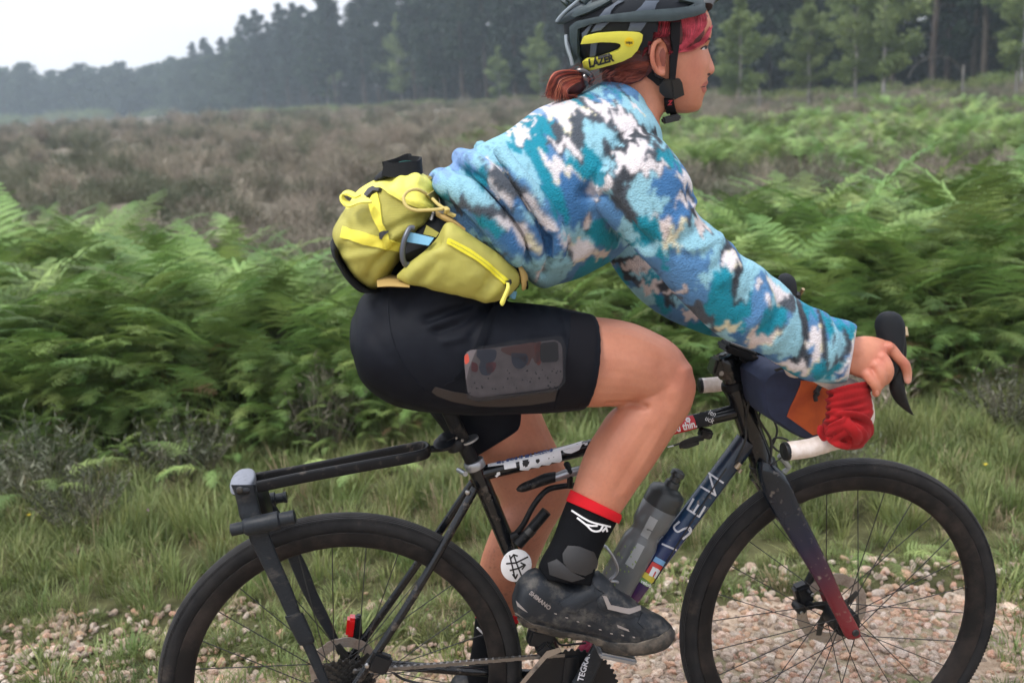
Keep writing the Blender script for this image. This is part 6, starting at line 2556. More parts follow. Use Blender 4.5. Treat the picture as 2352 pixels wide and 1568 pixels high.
mb.tube(sp3([at(1096, 1440, .065), at(1108, 1452, .065), at(1118, 1456, .065)]), .0022, 6)
mb.build('winged_emblem', M_white, sock2)

M_shoe = mat('shoe_black', (.009, .0115, .0155), .5, spec=.3, col2=(.014, .017, .022), scale=40, dirt=(.15, .135, .115), dscale=26, dlo=.5, dhi=.85, bump=.0006, bscale=120)
M_sole = mat('shoe_sole', (.02, .019, .018), .7, dirt=(.16, .13, .1), dscale=30, dlo=.45, dhi=.75)
M_shoegrey = mat('shoe_grey_print', srgb(128, 120, 116), .6)


def shoe(sg):
    mb = MB()
    limb(mb, zst(ZF, [(302, 1080, 304, 1170, -.13, .024), (335, 1000, 338, 1222, -.13, .034), (420, 938, 420, 1262, -.13, .037), (520, 985, 528, 1290, -.13, .037), (630, 1010, 632, 1310, -.13, .036), (740, 950, 712, 1330, -.131, .036), (850, 1030, 820, 1378, -.133, .04), (955, 1112, 925, 1395, -.135, .044), (1060, 1178, 1045, 1380, -.135, .043), (1130, 1212, 1125, 1352, -.134, .036),
                      (1172, 1248, 1168, 1318, -.132, .022)]), 5, 30, lateral=True, pw=.82, round_ends=(.004, .004))
    return mb


mb = shoe(-1)
XV, XF = remesh(mb, .003, 3, .5)
# press the collar round the ankle
XV, _ = fold_disp(XV, XF, [([(470, 960), (560, 1005), (650, 1010), (720, 975)], -.006, .008), ([(430, 1240), (560, 1275), (720, 1310), (900, 1340), (1100, 1300)], -.002, .004)], ZF, -.165)
me = mesh_np(XV, XF)
shoe_o = link(me, 'shoe', M_shoe, person, True, 0)
bv_shoe = bvh_of(XV, XF)
for nm, m_, poly, th_, pf in (('sole', M_sole, [(310, 1175), (400, 1235), (560, 1275), (700, 1300), (830, 1340), (980, 1345), (1100, 1310), (1178, 1255), (1186, 1300), (1150, 1350), (1060, 1392), (930, 1408), (830, 1392), (720, 1345), (560, 1308), (400, 1268), (325, 1225)], .003, .002),
                          ('strap', M_shoe, [(720, 975), (760, 945), (815, 990), (860, 1050), (940, 1095), (1000, 1150), (990, 1195), (930, 1208), (840, 1175), (770, 1150), (760, 1100), (800, 1070), (750, 1040)], .003, .004),
                          ('strap', M_shoe, [(490, 890), (560, 880), (680, 965), (720, 990), (640, 1010), (560, 1000), (500, 960)], .003, .003),
                          ('strap', M_shoe, [(545, 1120), (640, 1065), (740, 1040), (752, 1095), (690, 1130), (640, 1178), (580, 1165)], .002, .003),
                          ('toe_cap', M_shoe, [(985, 1230), (1010, 1170), (1080, 1185), (1120, 1225), (1100, 1265), (1020, 1270)], .0015, .002),
                          ('strap_edge', M_shoegrey, [(785, 1080), (805, 1085), (830, 1130), (930, 1158), (985, 1150), (990, 1172), (930, 1185), (815, 1150)], .0075, 0)):
    mb = MB()
    patch(mb, zz(ZF, poly), bv_shoe, .0004, th_, 7, puff=pf)
    mb.build(nm, m_, shoe_o)
mb = MB()
x_, y_ = z2(ZF, 382, 1072)
text_mesh(mb, 'SHIMANO', bv_shoe, x_, y_, 9.5, 39, off=.001, bold=.035, wide=1.0)
for k in range(8):
    x, y = 530 + k * 62, 1182 + k * 22 - (k > 5) * (k - 5) * 12
    patch(mb, zz(ZF, [(x - 8, y - 4), (x + 6, y - 1), (x + 8, y + 5), (x - 6, y + 2)]), bv_shoe, .0004, .0005, 5)
patch(mb, zz(ZF, [(312, 1110), (325, 1125), (375, 1175), (355, 1165), (320, 1140)]), bv_shoe, .0004, .0005, 5)
patch(mb, zz(ZF, [(870, 1243), (935, 1270), (940, 1282), (875, 1258)]), bv_shoe, .0004, .0005, 5)
mb.build('shoe_print', M_shoegrey, shoe_o)
mb = MB()
for k in range(26):
    q, r_ = rs_.uniform(0, 1), rs_.uniform(0, 1)
    x, y = 660 + 180 * q, 1140 + 60 * r_ + 60 * q
    patch(mb, zz(ZF, [(x - 4, y), (x, y - 4), (x + 4, y), (x, y + 4)]), bv_shoe, .0004, .0003, 5)
mb.build('vent_hole', M_ink, shoe_o)
# ankle patch of the boot liner
mb = MB()
patch(mb, zz(ZF, [(570, 850), (600, 805), (660, 808), (740, 840), (760, 890), (750, 940), (690, 970), (620, 950), (575, 900)]), bv_sock, .0006, .002, 7, puff=.003)
patch(mb, zz(ZF, [(490, 900), (540, 880), (640, 960), (690, 985), (620, 1005), (500, 965)]), bv_sock, .0006, .0015, 7, puff=.002)
mb.build('ankle_guard', mat('guard', (.02, .02, .022), .55), sock)
# left shoe: the same last, lower and on the far side
sh2 = bpy.data.objects.new('shoe', me)
COL.objects.link(sh2)
sh2.parent = person
d_ = Vector((at(1085, 1640, .13) - at(1250, 1400, -.13)))
sh2.location = Vector((-.12, .262, -.345))
# cleat
mb = MB()
mb.box(zat(ZF, 860, 1402, -.13), (.07, .03, .01), Euler((0, .28, 0)), bev=.003)
mb.build('cleat', M_silver, shoe_o)

# ---- fleece jumper
fl = MB()
limb(fl, zst(ZB, [(150, 930, 560, 1430, 0, .14), (112, 840, 690, 1420, 0, .156), (105, 760, 800, 1520, 0, .165), (180, 715, 880, 1555, 0, .168), (265, 640, 960, 1535, 0, .165), (400, 552, 1140, 1480, 0, .165), (620, 440, 1350, 1370, 0, .17), (830, 282, 1490, 1230, 0, .178), (960, 222, 1590, 1000, 0, .18), (1080, 185, 1680, 720, 0, .17), (1180, 150, 1710, 480, 0, .14), (1260, 100, 1680, 360, 0, .1), (1330, 72, 1640, 290, 0, .076), (1390, 60, 1605, 215, 0, .068)]),
     5, 44, lateral=True, round_ends=(.01, 0))
SL = [(1470, 290, 1360, 420, -.13, .08), (1525, 325, 1352, 462, -.17, .075), (1580, 398, 1395, 515, -.19, .07), (1592, 460, 1448, 565, -.2, .066), (1640, 526, 1510, 632, -.21, .062), (1692, 575, 1578, 706, -.218, .06), (1762, 626, 1650, 772, -.222, .056), (1840, 688, 1745, 812, -.224, .052), (1900, 722, 1835, 868, -.225, .05), (1952, 736, 1903, 880, -.225, .046), (1971, 746, 1946, 876, -.224, .044)]
limb(fl, SL, 5, 32, round_ends=(.02, .0))
# left sleeve
limb(fl, [(1430, 330, 1340, 470, .13, .08), (1500, 360, 1370, 520, .17, .072), (1530, 430, 1400, 600, .185, .064), (1580, 520, 1470, 690, .2, .06), (1660, 610, 1560, 745, .21, .056), (1730, 640, 1650, 775, .215, .05), (1800, 660, 1740, 770, .218, .045)], 5, 28, round_ends=(.02, 0))
# cloth pushed up in rolls round the waist
for sg in (-1, 1):
    for pts, r0, r1 in (([(345, 645, 0), (378, 662, .08), (465, 745, .148), (620, 900, .172), (770, 1110, .172), (880, 1330, .155)], .021, .014),
                        ([(190, 820, 0), (222, 838, .09), (345, 910, .148), (500, 1080, .168), (640, 1270, .165), (730, 1350, .155)], .024, .017),
                        ([(560, 560, .13), (700, 760, .168), (850, 960, .178), (960, 1150, .175), (985, 1320, .16)], .012, .016)):
        q_ = [zat(ZB, x, y, -.9 * abs(v)) for x, y, v in pts]
        q_ = [Vector((p.x, sg * v, p.z)) for p, (x, y, v) in zip(q_, pts)]
        c_ = sp3(q_, 6)
        fl.tube(c_, [r0 + (r1 - r0) * k / (len(c_) - 1) for k in range(len(c_))], 14)
LV, LF = remesh(fl, .0034, 7, .5)
torso_f = [([(290, 590), (420, 650), (530, 750), (650, 910), (770, 1090), (860, 1250), (890, 1400)], .014, .014),
           ([(130, 800), (300, 830), (480, 980), (620, 1130), (730, 1290)], .016, .022),
           ([(330, 745), (430, 780), (530, 900), (640, 1050), (750, 1210), (770, 1350)], -.015, .009),
           ([(430, 560), (560, 680), (700, 870), (830, 1090), (920, 1290)], -.009, .008),
           ([(700, 780), (850, 960), (980, 1160), (1010, 1300)], .009, .014),
           ([(920, 1200), (930, 1330), (925, 1500)], -.012, .007),
           ([(1000, 1330), (1100, 1280), (1250, 1200)], -.004, .006),
           ([(1000, 1420), (1130, 1380), (1280, 1290)], .006, .012),
           ([(1205, 880), (1290, 930), (1390, 1040), (1470, 1150), (1540, 1220)], -.018, .012),
           ([(1440, 485), (1340, 620), (1245, 790), (1210, 880)], -.0055, .005),
           ([(1440, 485), (1560, 430), (1720, 440)], -.004, .005),
           ([(1290, 720), (1360, 790), (1420, 920), (1520, 1080)], .007, .012),
           ([(1750, 1180), (1900, 1090), (2010, 1010)], -.005, .008), ([(1700, 1080), (1850, 990), (1960, 890)], .006, .011), ([(1800, 1260), (1950, 1220), (2100, 1160)], .005, .01),
           ([(1880, 1010), (1990, 960)], -.004, .007), ([(1750, 720), (1850, 790), (1960, 840)], .004, .012),
           ([(600, 500), (700, 620), (800, 800), (900, 960)], .004, .02), ([(1250, 1050), (1210, 1130), (1170, 1200)], -.0035, .005)]
LV, D1 = fold_disp(LV, LF, torso_f, ZB, -.17)
arm_f = [([(210, 640), (300, 540), (330, 470)], -.006, .008), ([(330, 470), (380, 540), (350, 640), (250, 720)], .005, .009), ([(380, 560), (460, 640), (430, 760), (350, 850)], -.003, .009), ([(480, 640), (560, 720), (520, 860), (440, 980)], .005, .011),
         ([(640, 760), (690, 860), (640, 1000), (560, 1120)], .004, .012), ([(560, 720), (620, 800), (580, 920), (480, 1040)], -.005, .009), ([(980, 960), (1005, 1050), (990, 1190), (950, 1290)], -.007, .006), ([(900, 900), (950, 1000), (920, 1140), (860, 1260)], .004, .012), ([(760, 840), (800, 940), (770, 1080), (700, 1200)], -.004, .01), ([(110, 180), (130, 260), (210, 380)], -.005, .01), ([(0, 560), (120, 560), (260, 490)], -.006, .009)]
LV, D2 = fold_disp(LV, LF, arm_f, ZR, -.24)
_N = vnormals(LV, LF)
LV = LV + _N * (((fbm(LV[:, 0] * 22 + LV[:, 1] * 9, LV[:, 2] * 22 + LV[:, 1] * 7, 4, 3) - .5) * .003)[:, None])
# the hem rolled over the lower back
LV = relax(LV, LF, 2)

# printed pattern: patches measured on the cloth (first listed lies under the later ones)
CB = {'T': srgb(30, 126, 146), 'A': srgb(136, 182, 197), 'W': srgb(208, 201, 203), 'G': srgb(72, 78, 86), 'B': srgb(80, 122, 164), 'D': srgb(62, 106, 152), 'C': srgb(206, 200, 172), 'L': srgb(122, 154, 200), 'K': srgb(56, 60, 66), 'P': srgb(200, 186, 182)}
PB = [('L', [(90, 720), (400, 540), (700, 360), (940, 210), (1000, 260), (760, 420), (520, 620), (400, 700), (200, 800)]),
      ('T', [(660, 330), (820, 280), (930, 230), (900, 330), (760, 400), (640, 440)]), ('W', [(620, 470), (760, 400), (860, 350), (940, 290), (950, 320), (860, 390), (740, 440)]),
      ('A', [(480, 570), (640, 460), (730, 470), (690, 620), (760, 690), (850, 640), (830, 760), (890, 850), (880, 920), (840, 900), (740, 780), (640, 690), (540, 640)]), ('A', [(690, 620), (800, 600), (870, 780), (870, 910), (760, 800)]),
      ('T', [(820, 640), (900, 650), (960, 740), (1010, 830), (1060, 930), (1080, 1070), (950, 1010), (870, 890), (890, 790)]),
      ('T', [(1040, 640), (1190, 640), (1175, 480), (1310, 650), (1290, 730), (1230, 810), (1200, 840), (1120, 730)]), ('D', [(1010, 770), (1120, 730), (1230, 830), (1200, 1000), (1170, 1140), (1090, 1070), (1050, 920)]),
      ('W', [(900, 580), (970, 640), (1040, 655), (1170, 755), (1090, 730), (1010, 765), (980, 775), (930, 690)]),
      ('W', [(745, 505), (780, 425), (850, 415), (905, 470), (840, 450), (805, 520), (790, 565), (758, 540)]), ('T', [(850, 400), (950, 320), (1010, 350), (1040, 400), (1020, 480), (960, 475), (880, 450)]),
      ('T', [(1160, 170), (1290, 115), (1400, 160), (1500, 130), (1570, 180), (1500, 205), (1310, 180), (1240, 245)]), ('B', [(1300, 170), (1490, 140), (1570, 230), (1500, 260), (1400, 200)]),
      ('G', [(1120, 270), (1200, 300), (1300, 315), (1340, 360), (1420, 440), (1480, 480), (1400, 510), (1340, 400), (1250, 370), (1200, 390), (1190, 510), (1180, 650), (1120, 590), (1030, 580), (950, 490), (1030, 480), (1000, 350), (1110, 420)]),
      ('W', [(990, 310), (1035, 210), (1170, 185), (1240, 235), (1295, 315), (1200, 290), (1135, 270), (1115, 425), (1040, 345)]), ('W', [(960, 490), (1040, 525), (1100, 470), (1165, 595), (1080, 565), (1010, 565)]),
      ('A', [(1200, 380), (1290, 400), (1350, 370), (1430, 455), (1485, 490), (1330, 650), (1280, 605), (1230, 520)]), ('G', [(1310, 520), (1340, 480), (1390, 560), (1330, 610)]),
      ('G', [(1250, 180), (1330, 195), (1450, 225), (1570, 320), (1630, 420), (1560, 440), (1470, 480), (1400, 400), (1330, 330), (1270, 260)]), ('W', [(1280, 188), (1400, 212), (1510, 265), (1420, 245), (1390, 345), (1340, 320), (1280, 250)]), ('W', [(1405, 270), (1500, 290), (1600, 380), (1615, 430), (1470, 480), (1425, 410)]),
      ('A', [(1430, 220), (1560, 190), (1620, 260), (1725, 440), (1670, 430), (1590, 320), (1520, 260)]), ('W', [(1590, 200), (1660, 300), (1640, 320), (1580, 240)]),
      ('G', [(1270, 60), (1390, 55), (1375, 110), (1330, 125), (1280, 100)]), ('A', [(1390, 60), (1450, 65), (1440, 145), (1390, 155), (1340, 130)]), ('T', [(1450, 60), (1515, 80), (1500, 112), (1450, 100)]), ('K', [(1540, 100), (1600, 160), (1600, 210), (1560, 160)]),
      ('A', [(290, 600), (400, 575), (510, 650), (560, 720), (480, 725), (380, 640)]), ('L', [(300, 640), (340, 570), (420, 555), (400, 590), (340, 620), (330, 690)]), ('W', [(480, 640), (560, 660), (640, 740), (600, 760), (520, 700)]),
      ('A', [(110, 800), (240, 755), (380, 735), (450, 860), (560, 960), (500, 1000), (380, 950), (220, 890)]), ('T', [(350, 700), (440, 700), (530, 850), (440, 850), (380, 760)]), ('T', [(120, 860), (180, 880), (260, 960), (240, 990), (150, 930)]),
      ('G', [(460, 680), (540, 700), (700, 800), (840, 950), (900, 1150), (860, 1270), (800, 1150), (700, 980), (600, 900), (520, 800)]), ('W', [(480, 745), (560, 850), (645, 950), (625, 985), (540, 890), (490, 810)]), ('D', [(640, 900), (740, 960), (840, 1080), (900, 1200), (920, 1340), (860, 1300), (760, 1100)]), ('A', [(700, 980), (760, 990), (820, 1060), (800, 1080), (730, 1040)]),
      ('W', [(710, 830), (790, 920), (900, 1050), (1000, 1150), (1100, 1230), (1160, 1250), (1090, 1280), (960, 1190), (870, 1110), (800, 1020), (730, 920)]), ('G', [(220, 920), (380, 955), (560, 975), (660, 1040), (560, 1055), (400, 1025), (300, 1015)]),
      ('T', [(380, 1030), (520, 1050), (670, 1160), (560, 1180), (450, 1125)]), ('W', [(510, 1035), (680, 1050), (750, 1130), (790, 1240), (770, 1290), (720, 1220), (640, 1130), (560, 1100)]), ('C', [(750, 1175), (800, 1200), (870, 1265), (840, 1285), (760, 1235)]), ('D', [(540, 1180), (650, 1130), (750, 1310), (640, 1300)]), ('A', [(370, 1170), (480, 1215), (570, 1285), (480, 1300), (400, 1235)]), ('A', [(640, 1345), (740, 1320), (770, 1370), (700, 1380)]), ('G', [(400, 1200), (560, 1300), (680, 1330), (560, 1330), (460, 1270)]),
      ('D', [(870, 1090), (960, 1170), (1090, 1290), (960, 1320), (900, 1310)]), ('W', [(1100, 1240), (1200, 1225), (1300, 1290), (1315, 1335), (1220, 1355), (1185, 1405), (1140, 1385), (1120, 1310)]), ('G', [(1020, 1330), (1110, 1270), (1120, 1320), (1140, 1390), (1060, 1370)]), ('T', [(1190, 1140), (1290, 1055), (1420, 1180), (1540, 1210), (1400, 1310), (1270, 1230)]), ('A', [(960, 1390), (1050, 1335), (1110, 1370), (1000, 1440)]), ('P', [(1300, 1330), (1420, 1310), (1400, 1360), (1330, 1380)]),
      ('W', [(860, 1430), (915, 1395), (925, 1500), (870, 1540)]), ('A', [(780, 1430), (850, 1400), (850, 1480), (800, 1500)]), ('P', [(1175, 1060), (1230, 1050), (1245, 1110), (1190, 1145)]),
      ('A', [(1420, 760), (1600, 680), (1610, 780), (1560, 870), (1690, 910), (1600, 985), (1480, 985), (1390, 900)]), ('D', [(1550, 830), (1620, 750), (1750, 690), (1870, 760), (1970, 840), (1920, 970), (1800, 1010), (1700, 1110), (1610, 970), (1700, 900)]),
      ('K', [(1430, 490), (1560, 425), (1730, 435), (1770, 490), (1580, 505), (1480, 540), (1400, 580), (1310, 700)]), ('W', [(1330, 690), (1400, 575), (1520, 505), (1645, 540), (1560, 580), (1540, 610), (1640, 620), (1710, 650), (1620, 695), (1500, 725), (1360, 710)]), ('G', [(1630, 525), (1800, 570), (1700, 612), (1730, 650), (1620, 620), (1530, 600)]), ('T', [(1690, 615), (1780, 555), (1870, 650), (1870, 695), (1760, 655)]),
      ('K', [(1205, 885), (1300, 755), (1360, 695), (1490, 720), (1420, 765), (1310, 870), (1280, 900)]), ('W', [(1225, 855), (1280, 745), (1312, 780), (1325, 840), (1275, 895), (1230, 895)]), ('G', [(1320, 850), (1430, 800), (1400, 900), (1470, 1000), (1520, 1090), (1430, 1040)]),
      ('W', [(1820, 765), (1890, 715), (1975, 770), (1970, 845), (1890, 805)]), ('G', [(1770, 935), (1900, 855), (1975, 890), (1960, 925), (1850, 925)]), ('W', [(1780, 925), (1870, 885), (1985, 930), (1995, 985), (1900, 945)]), ('K', [(1860, 1040), (1960, 980), (2010, 1000), (1990, 1040), (1900, 1080)]), ('P', [(1930, 1110), (2010, 1020), (2060, 1080), (2080, 1130), (1980, 1150)]),
      ('P', [(1520, 1000), (1620, 1005), (1700, 1050), (1640, 1140), (1600, 1060)]), ('T', [(1470, 1030), (1570, 1015), (1620, 1080), (1640, 1150), (1560, 1200), (1500, 1130)]), ('C', [(1700, 1200), (1780, 1125), (1880, 1055), (1830, 1145), (1760, 1180), (1880, 1245), (1780, 1255)]), ('A', [(1770, 1255), (1950, 1230), (2100, 1180), (2180, 1220), (2060, 1330), (1900, 1275)]), ('T', [(1700, 1250), (1790, 1300), (1760, 1400), (1680, 1320)]), ('B', [(1740, 1310), (2050, 1300), (2090, 1400), (1950, 1510), (1850, 1510)]),
      ('K', [(1380, 1330), (1560, 1230), (1600, 1330), (1640, 1420), (1480, 1500), (1440, 1420)]), ('P', [(1420, 1380), (1560, 1260), (1590, 1310), (1500, 1400)]), ('A', [(1480, 1440), (1640, 1360), (1660, 1430), (1560, 1480)]), ('T', [(1340, 1380), (1420, 1430), (1500, 1540), (1440, 1550)]), ('P', [(1560, 1520), (1740, 1470), (1760, 1540), (1640, 1600)])]
PR = [('A', [(120, 725), (200, 600), (280, 480), (325, 455), (255, 600), (225, 705), (150, 725)]), ('K', [(245, 665), (300, 535), (330, 485), (375, 560), (395, 600), (380, 680), (430, 800), (325, 860), (305, 740), (330, 655)]), ('W', [(258, 645), (310, 535), (365, 560), (385, 590), (310, 635), (288, 668)]),
      ('A', [(345, 815), (378, 690), (420, 640), (495, 650), (465, 720), (435, 790)]), ('T', [(195, 800), (230, 655), (325, 660), (308, 760), (330, 858), (435, 800), (445, 960), (360, 1005), (250, 1005), (175, 890)]), ('B', [(435, 870), (470, 715), (555, 675), (565, 750), (522, 900), (505, 970), (440, 1005), (395, 930)]), ('W', [(515, 780), (540, 765), (548, 830), (530, 855)]), ('W', [(460, 745), (500, 705), (520, 720), (480, 760)]),
      ('T', [(475, 1025), (520, 880), (600, 855), (655, 880), (622, 970), (540, 1035)]), ('W', [(555, 700), (650, 775), (705, 785), (745, 830), (640, 855), (600, 862)]), ('G', [(610, 855), (700, 785), (785, 830), (740, 905), (680, 895)]), ('A', [(550, 1065), (640, 980), (745, 825), (748, 1000), (735, 1135), (640, 1175), (530, 1130)]), ('G', [(580, 1000), (640, 960), (600, 1040), (570, 1060)]),
      ('K', [(735, 905), (780, 845), (800, 960), (785, 1065), (860, 955), (885, 920), (895, 1100), (905, 1225), (860, 1255), (855, 1120), (820, 1060), (755, 1115)]), ('T', [(785, 865), (880, 875), (965, 955), (985, 1000), (920, 1095), (892, 935), (860, 915), (800, 965)]), ('W', [(755, 1095), (850, 965), (865, 1000), (842, 1155), (798, 1245), (818, 1100)]), ('G', [(850, 1120), (900, 1235), (1012, 1115), (1025, 1165), (900, 1270)]), ('A', [(910, 1205), (898, 1080), (960, 975), (1005, 1000), (1012, 1120)]), ('G', [(935, 1010), (955, 990), (945, 1090), (925, 1110)]),
      ('T', [(790, 1285), (860, 1175), (900, 1255), (1005, 1200), (985, 1285), (900, 1315)]), ('T', [(985, 955), (1080, 975), (1125, 1040), (1050, 1045), (1010, 1010)]), ('W', [(955, 1290), (1030, 1180), (1060, 1050), (1130, 1075), (1130, 1200), (1065, 1300), (990, 1310)]), ('K', [(1015, 1015), (1055, 1060), (1040, 1130), (1018, 1160)]), ('D', [(960, 1290), (1030, 1235), (1010, 1290), (970, 1310)]), ('D', [(1085, 1280), (1130, 1220), (1120, 1290)]),
      ('P', [(425, 1075), (470, 980), (490, 1045), (560, 1030), (605, 1000), (560, 1085), (470, 1115)]), ('W', [(620, 1225), (700, 1185), (785, 1210), (795, 1275), (720, 1260)]), ('K', [(675, 1200), (760, 1105), (805, 1150), (780, 1210)]), ('C', [(235, 975), (375, 975), (350, 1025), (290, 1015)]), ('G', [(60, 860), (150, 860), (230, 960), (300, 1020), (200, 1000), (120, 920)]), ('D', [(330, 1040), (430, 1000), (430, 1100), (380, 1090)]), ('D', [(540, 1150), (600, 1160), (570, 1200), (530, 1190)]), ('P', [(20, 770), (80, 760), (60, 830), (20, 810)])]
Ux, Wz = LV[:, 0].copy(), LV[:, 2].copy()
nx1 = (fbm(Ux * 90, Wz * 90, 11, 4) - .5)
nx2 = (fbm(Ux * 90 + 50, Wz * 90 + 9, 13, 4) - .5)
stk_ = (fbm(Ux * 260 + Wz * 60, Wz * 70 - Ux * 20, 15, 3) - .5)       # streaky edges of a woven print
# the weave runs from neck to hem on the body and down the arm on the sleeve: its edges break into points along that line
_s0, _s1 = zat(ZB, 1440, 485, -.17), zat(ZB, 1215, 880, -.17)
_side = (Ux - _s0.x) * (_s1.z - _s0.z) - (Wz - _s0.z) * (_s1.x - _s0.x)
_slv = (_side * np.sign((_s1.z - _s0.z)) > 0) & (LV[:, 1] < .0) | (LV[:, 1] > .15)
_ax, _az = np.where(_slv, .05, .2), np.where(_slv, -.999, -.98)
_cr = Ux * -_az + Wz * _ax
_al = Ux * _ax + Wz * _az
_tri = np.abs((_cr / .0105 + 1.6 * nx1) % 2 - 1) - .5
_amp = .022 * np.clip(fbm(_cr * 40, _al * 8, 19, 2) * 2.4 - .5, .15, 1)
_brush = (fbm(_cr * 210, _al * 26, 23, 3) - .5) * .012 + _tri * _amp
Ux = Ux + _ax * _brush + nx1 * .002
Wz = Wz + _az * _brush + nx2 * .002
tint = np.tile(np.array(CB['B']), (len(LV), 1))
_zig = fbm(Ux * 8 + 4, Wz * 8, 71, 2)
tint[_zig > .55] = CB['T']
tint[_zig < .4] = CB['A']


def fill(poly, zone, v0, grow=1.1):
    P_ = np.array([(p[0], p[2]) for p in [zat(zone, x, y, v0) for x, y in poly]])
    P_ = (P_ - P_.mean(0)) * grow + P_.mean(0)
    ins = np.zeros(len(Ux), bool)
    n = len(P_)
    for i in range(n):
        x1, y1 = P_[i]
        x2, y2 = P_[i - 1]
        if y1 == y2:
            continue
        c = ((y1 > Wz) != (y2 > Wz)) & (Ux < (x2 - x1) * (Wz - y1) / (y2 - y1) + x1)
        ins ^= c
    return ins


PFAR = PB[-5:]
for c, poly in PB[:-5]:
    v0 = -.16 if poly[0][0] < 1650 else -.22
    if c in 'WP':                                              # pale patches have a thin dark or cream selvedge
        big = np.array(poly, float)
        big = (big - big.mean(0)) * 1.0 + big.mean(0) + np.array((4, 5))
        tint[fill(big, ZB, v0)] = CB['C' if hashn(int(poly[0][0]), int(poly[0][1])) > .55 else 'G']
    tint[fill(poly, ZB, v0, 1.0 if c in 'WP' else 1.1)] = CB[c]
armv = LV[:, 1] < .02
keep = tint.copy()
for c, poly in PR:
    if c in 'WP':
        big = np.array(poly, float)
        big = (big - big.mean(0)) * 1.0 + big.mean(0) + np.array((3, 4))
        tint[fill(big, ZR, -.24)] = CB['C' if hashn(int(poly[0][0]), int(poly[0][1])) > .5 else 'G']
    tint[fill(poly, ZR, -.24, 1.0 if c in 'WP' else 1.1)] = CB[c]
far_side = LV[:, 1] > .06
for rep_ in ((0, 0), (300, 190), (150, -120), (-120, -160)):
    for c, poly in PFAR:
        tint[fill([(x + rep_[0], y + rep_[1]) for x, y in poly], ZB, .2) & far_side] = CB[c]
# dark flecks through the pale cloth
fk_ = fbm(Ux * 300, Wz * 160, 31, 2) > .76
tint[fk_] = tint[fk_] * .55
tint = relax(tint, LF, 2, .4)
me = mesh_np(LV, LF)
set_tint(me, tint)
M_fleece = attr_mat('printed_fleece', .95, bump=.0014, bscale=310, sheen=.06, spec=.08, voro=True, noise=.12, nscale=260)
fleece = link(me, 'fleece_jumper', M_fleece, person, True, 0)
bv_fl = bvh_of(LV, LF)
# ================================================================== helmet
hc = zat(ZA, 1110, 190, 0)
ha = (zat(ZA, 1835, 190, 0).x - zat(ZA, 425, 190, 0).x) / 2
hup, hdn = (hc.z - zat(ZA, 1110, 620, 0).z), (hc.z - zat(ZA, 1110, 850, 0).z)


def helm_pt(t, p, k=1.0):
    """point on the shell; t round the head, p from rim (-) to crown (+)"""
    cp, sp = math.cos(p), math.sin(p)
    return Vector((hc.x + k * ha * math.cos(t) * cp, k * .102 * math.sin(t) * cp, hc.z + k * (hup if sp > 0 else hdn) * sp))


hmt = thing('helmet', 'dark grey green cycling helmet with a bright yellow side piece, worn by the rider', 'helmet', hc)
shell, sf = [], []
nt, np_ = 96, 60
for j in range(np_ + 1):
    p = -1.2 + (math.pi / 2 + 1.2) * j / np_
    for i in range(nt):
        shell.append(helm_pt(2 * math.pi * i / nt, p))
for j in range(np_):
    for i in range(nt):
        sf.append((j * nt + i, j * nt + (i + 1) % nt, (j + 1) * nt + (i + 1) % nt, (j + 1) * nt + i))
bv_helm = BVHTree.FromPolygons([tuple(p) for p in shell], sf)
# lower edge of the liner: high over ear and brow, low at the nape
edge_z = [(400, 300), (470, 620), (560, 660), (700, 665), (900, 610), (1080, 530), (1170, 400), (1210, 260), (1500, 190), (1700, 150), (1860, 40)]
EX = np.array([zat(ZA, x, y, 0)[0] for x, y in edge_z])
EZ = np.array([zat(ZA, x, y, 0)[2] for x, y in edge_z])
SHV = np.array([tuple(p) for p in shell])
kept = []
for f in sf:
    c = SHV[list(f)].mean(0)
    if c[2] > np.interp(c[0], EX, EZ):
        kept.append(f)
lin = MB()
inner = [hc + (p - hc) * .955 for p in shell]
lin.add(inner, kept)
lin.build('liner', mat('liner_dark', (.008, .011, .016), .55, spec=.25), hmt)
M_shell = mat('helmet_shell', srgb(58, 71, 75), .5, col2=srgb(51, 63, 68), scale=60, spec=.35)
M_rib = mat('helmet_rib', srgb(74, 84, 98), .55)
hb_ = MB()
patch(hb_, zz(ZA, [(497, 262), (560, 212), (700, 180), (850, 150), (1200, 106), (1500, 90), (1700, 66), (1790, 30), (1845, 5), (1850, 30), (1800, 130), (1700, 165), (1500, 207), (1200, 217), (980, 217), (820, 217), (700, 240), (575, 285), (568, 400), (575, 560), (600, 650), (545, 655), (515, 520), (500, 380)]), bv_helm, .0, .003, 7, puff=.004)
hb_.build('rim_band', M_shell, hmt)
for poly in ([(515, 160), (560, 95), (700, 40), (820, 2), (900, 2), (860, 30), (700, 115), (545, 175)], [(1560, 4), (1700, 4), (1725, 30), (1690, 66), (1500, 92), (1330, 98), (1540, 82), (1650, 66), (1700, 38)], [(1690, 4), (1850, 4), (1845, 22), (1700, 66)]):
    mb = MB()
    patch(mb, zz(ZA, poly), bv_helm, .0, .003, 6, puff=.004)
    mb.build('upper_rib', M_shell, hmt)
for poly in ([(770, 165), (830, 90), (910, 40), (960, 4), (1020, 4), (940, 50), (895, 100), (880, 150)], [(1130, 112), (1190, 60), (1230, 4), (1370, 4), (1340, 40), (1325, 92)], [(750, 232), (870, 220), (790, 300), (690, 320)], [(1085, 222), (1245, 222), (1185, 310), (1055, 308)], [(690, 430), (755, 415), (735, 555), (680, 565)], [(600, 330), (690, 240), (700, 250), (640, 360), (610, 420)]):
    mb = MB()
    patch(mb, zz(ZA, poly), bv_helm, -.004, .003, 6, puff=.002)
    mb.build('cross_rib', M_rib, hmt)
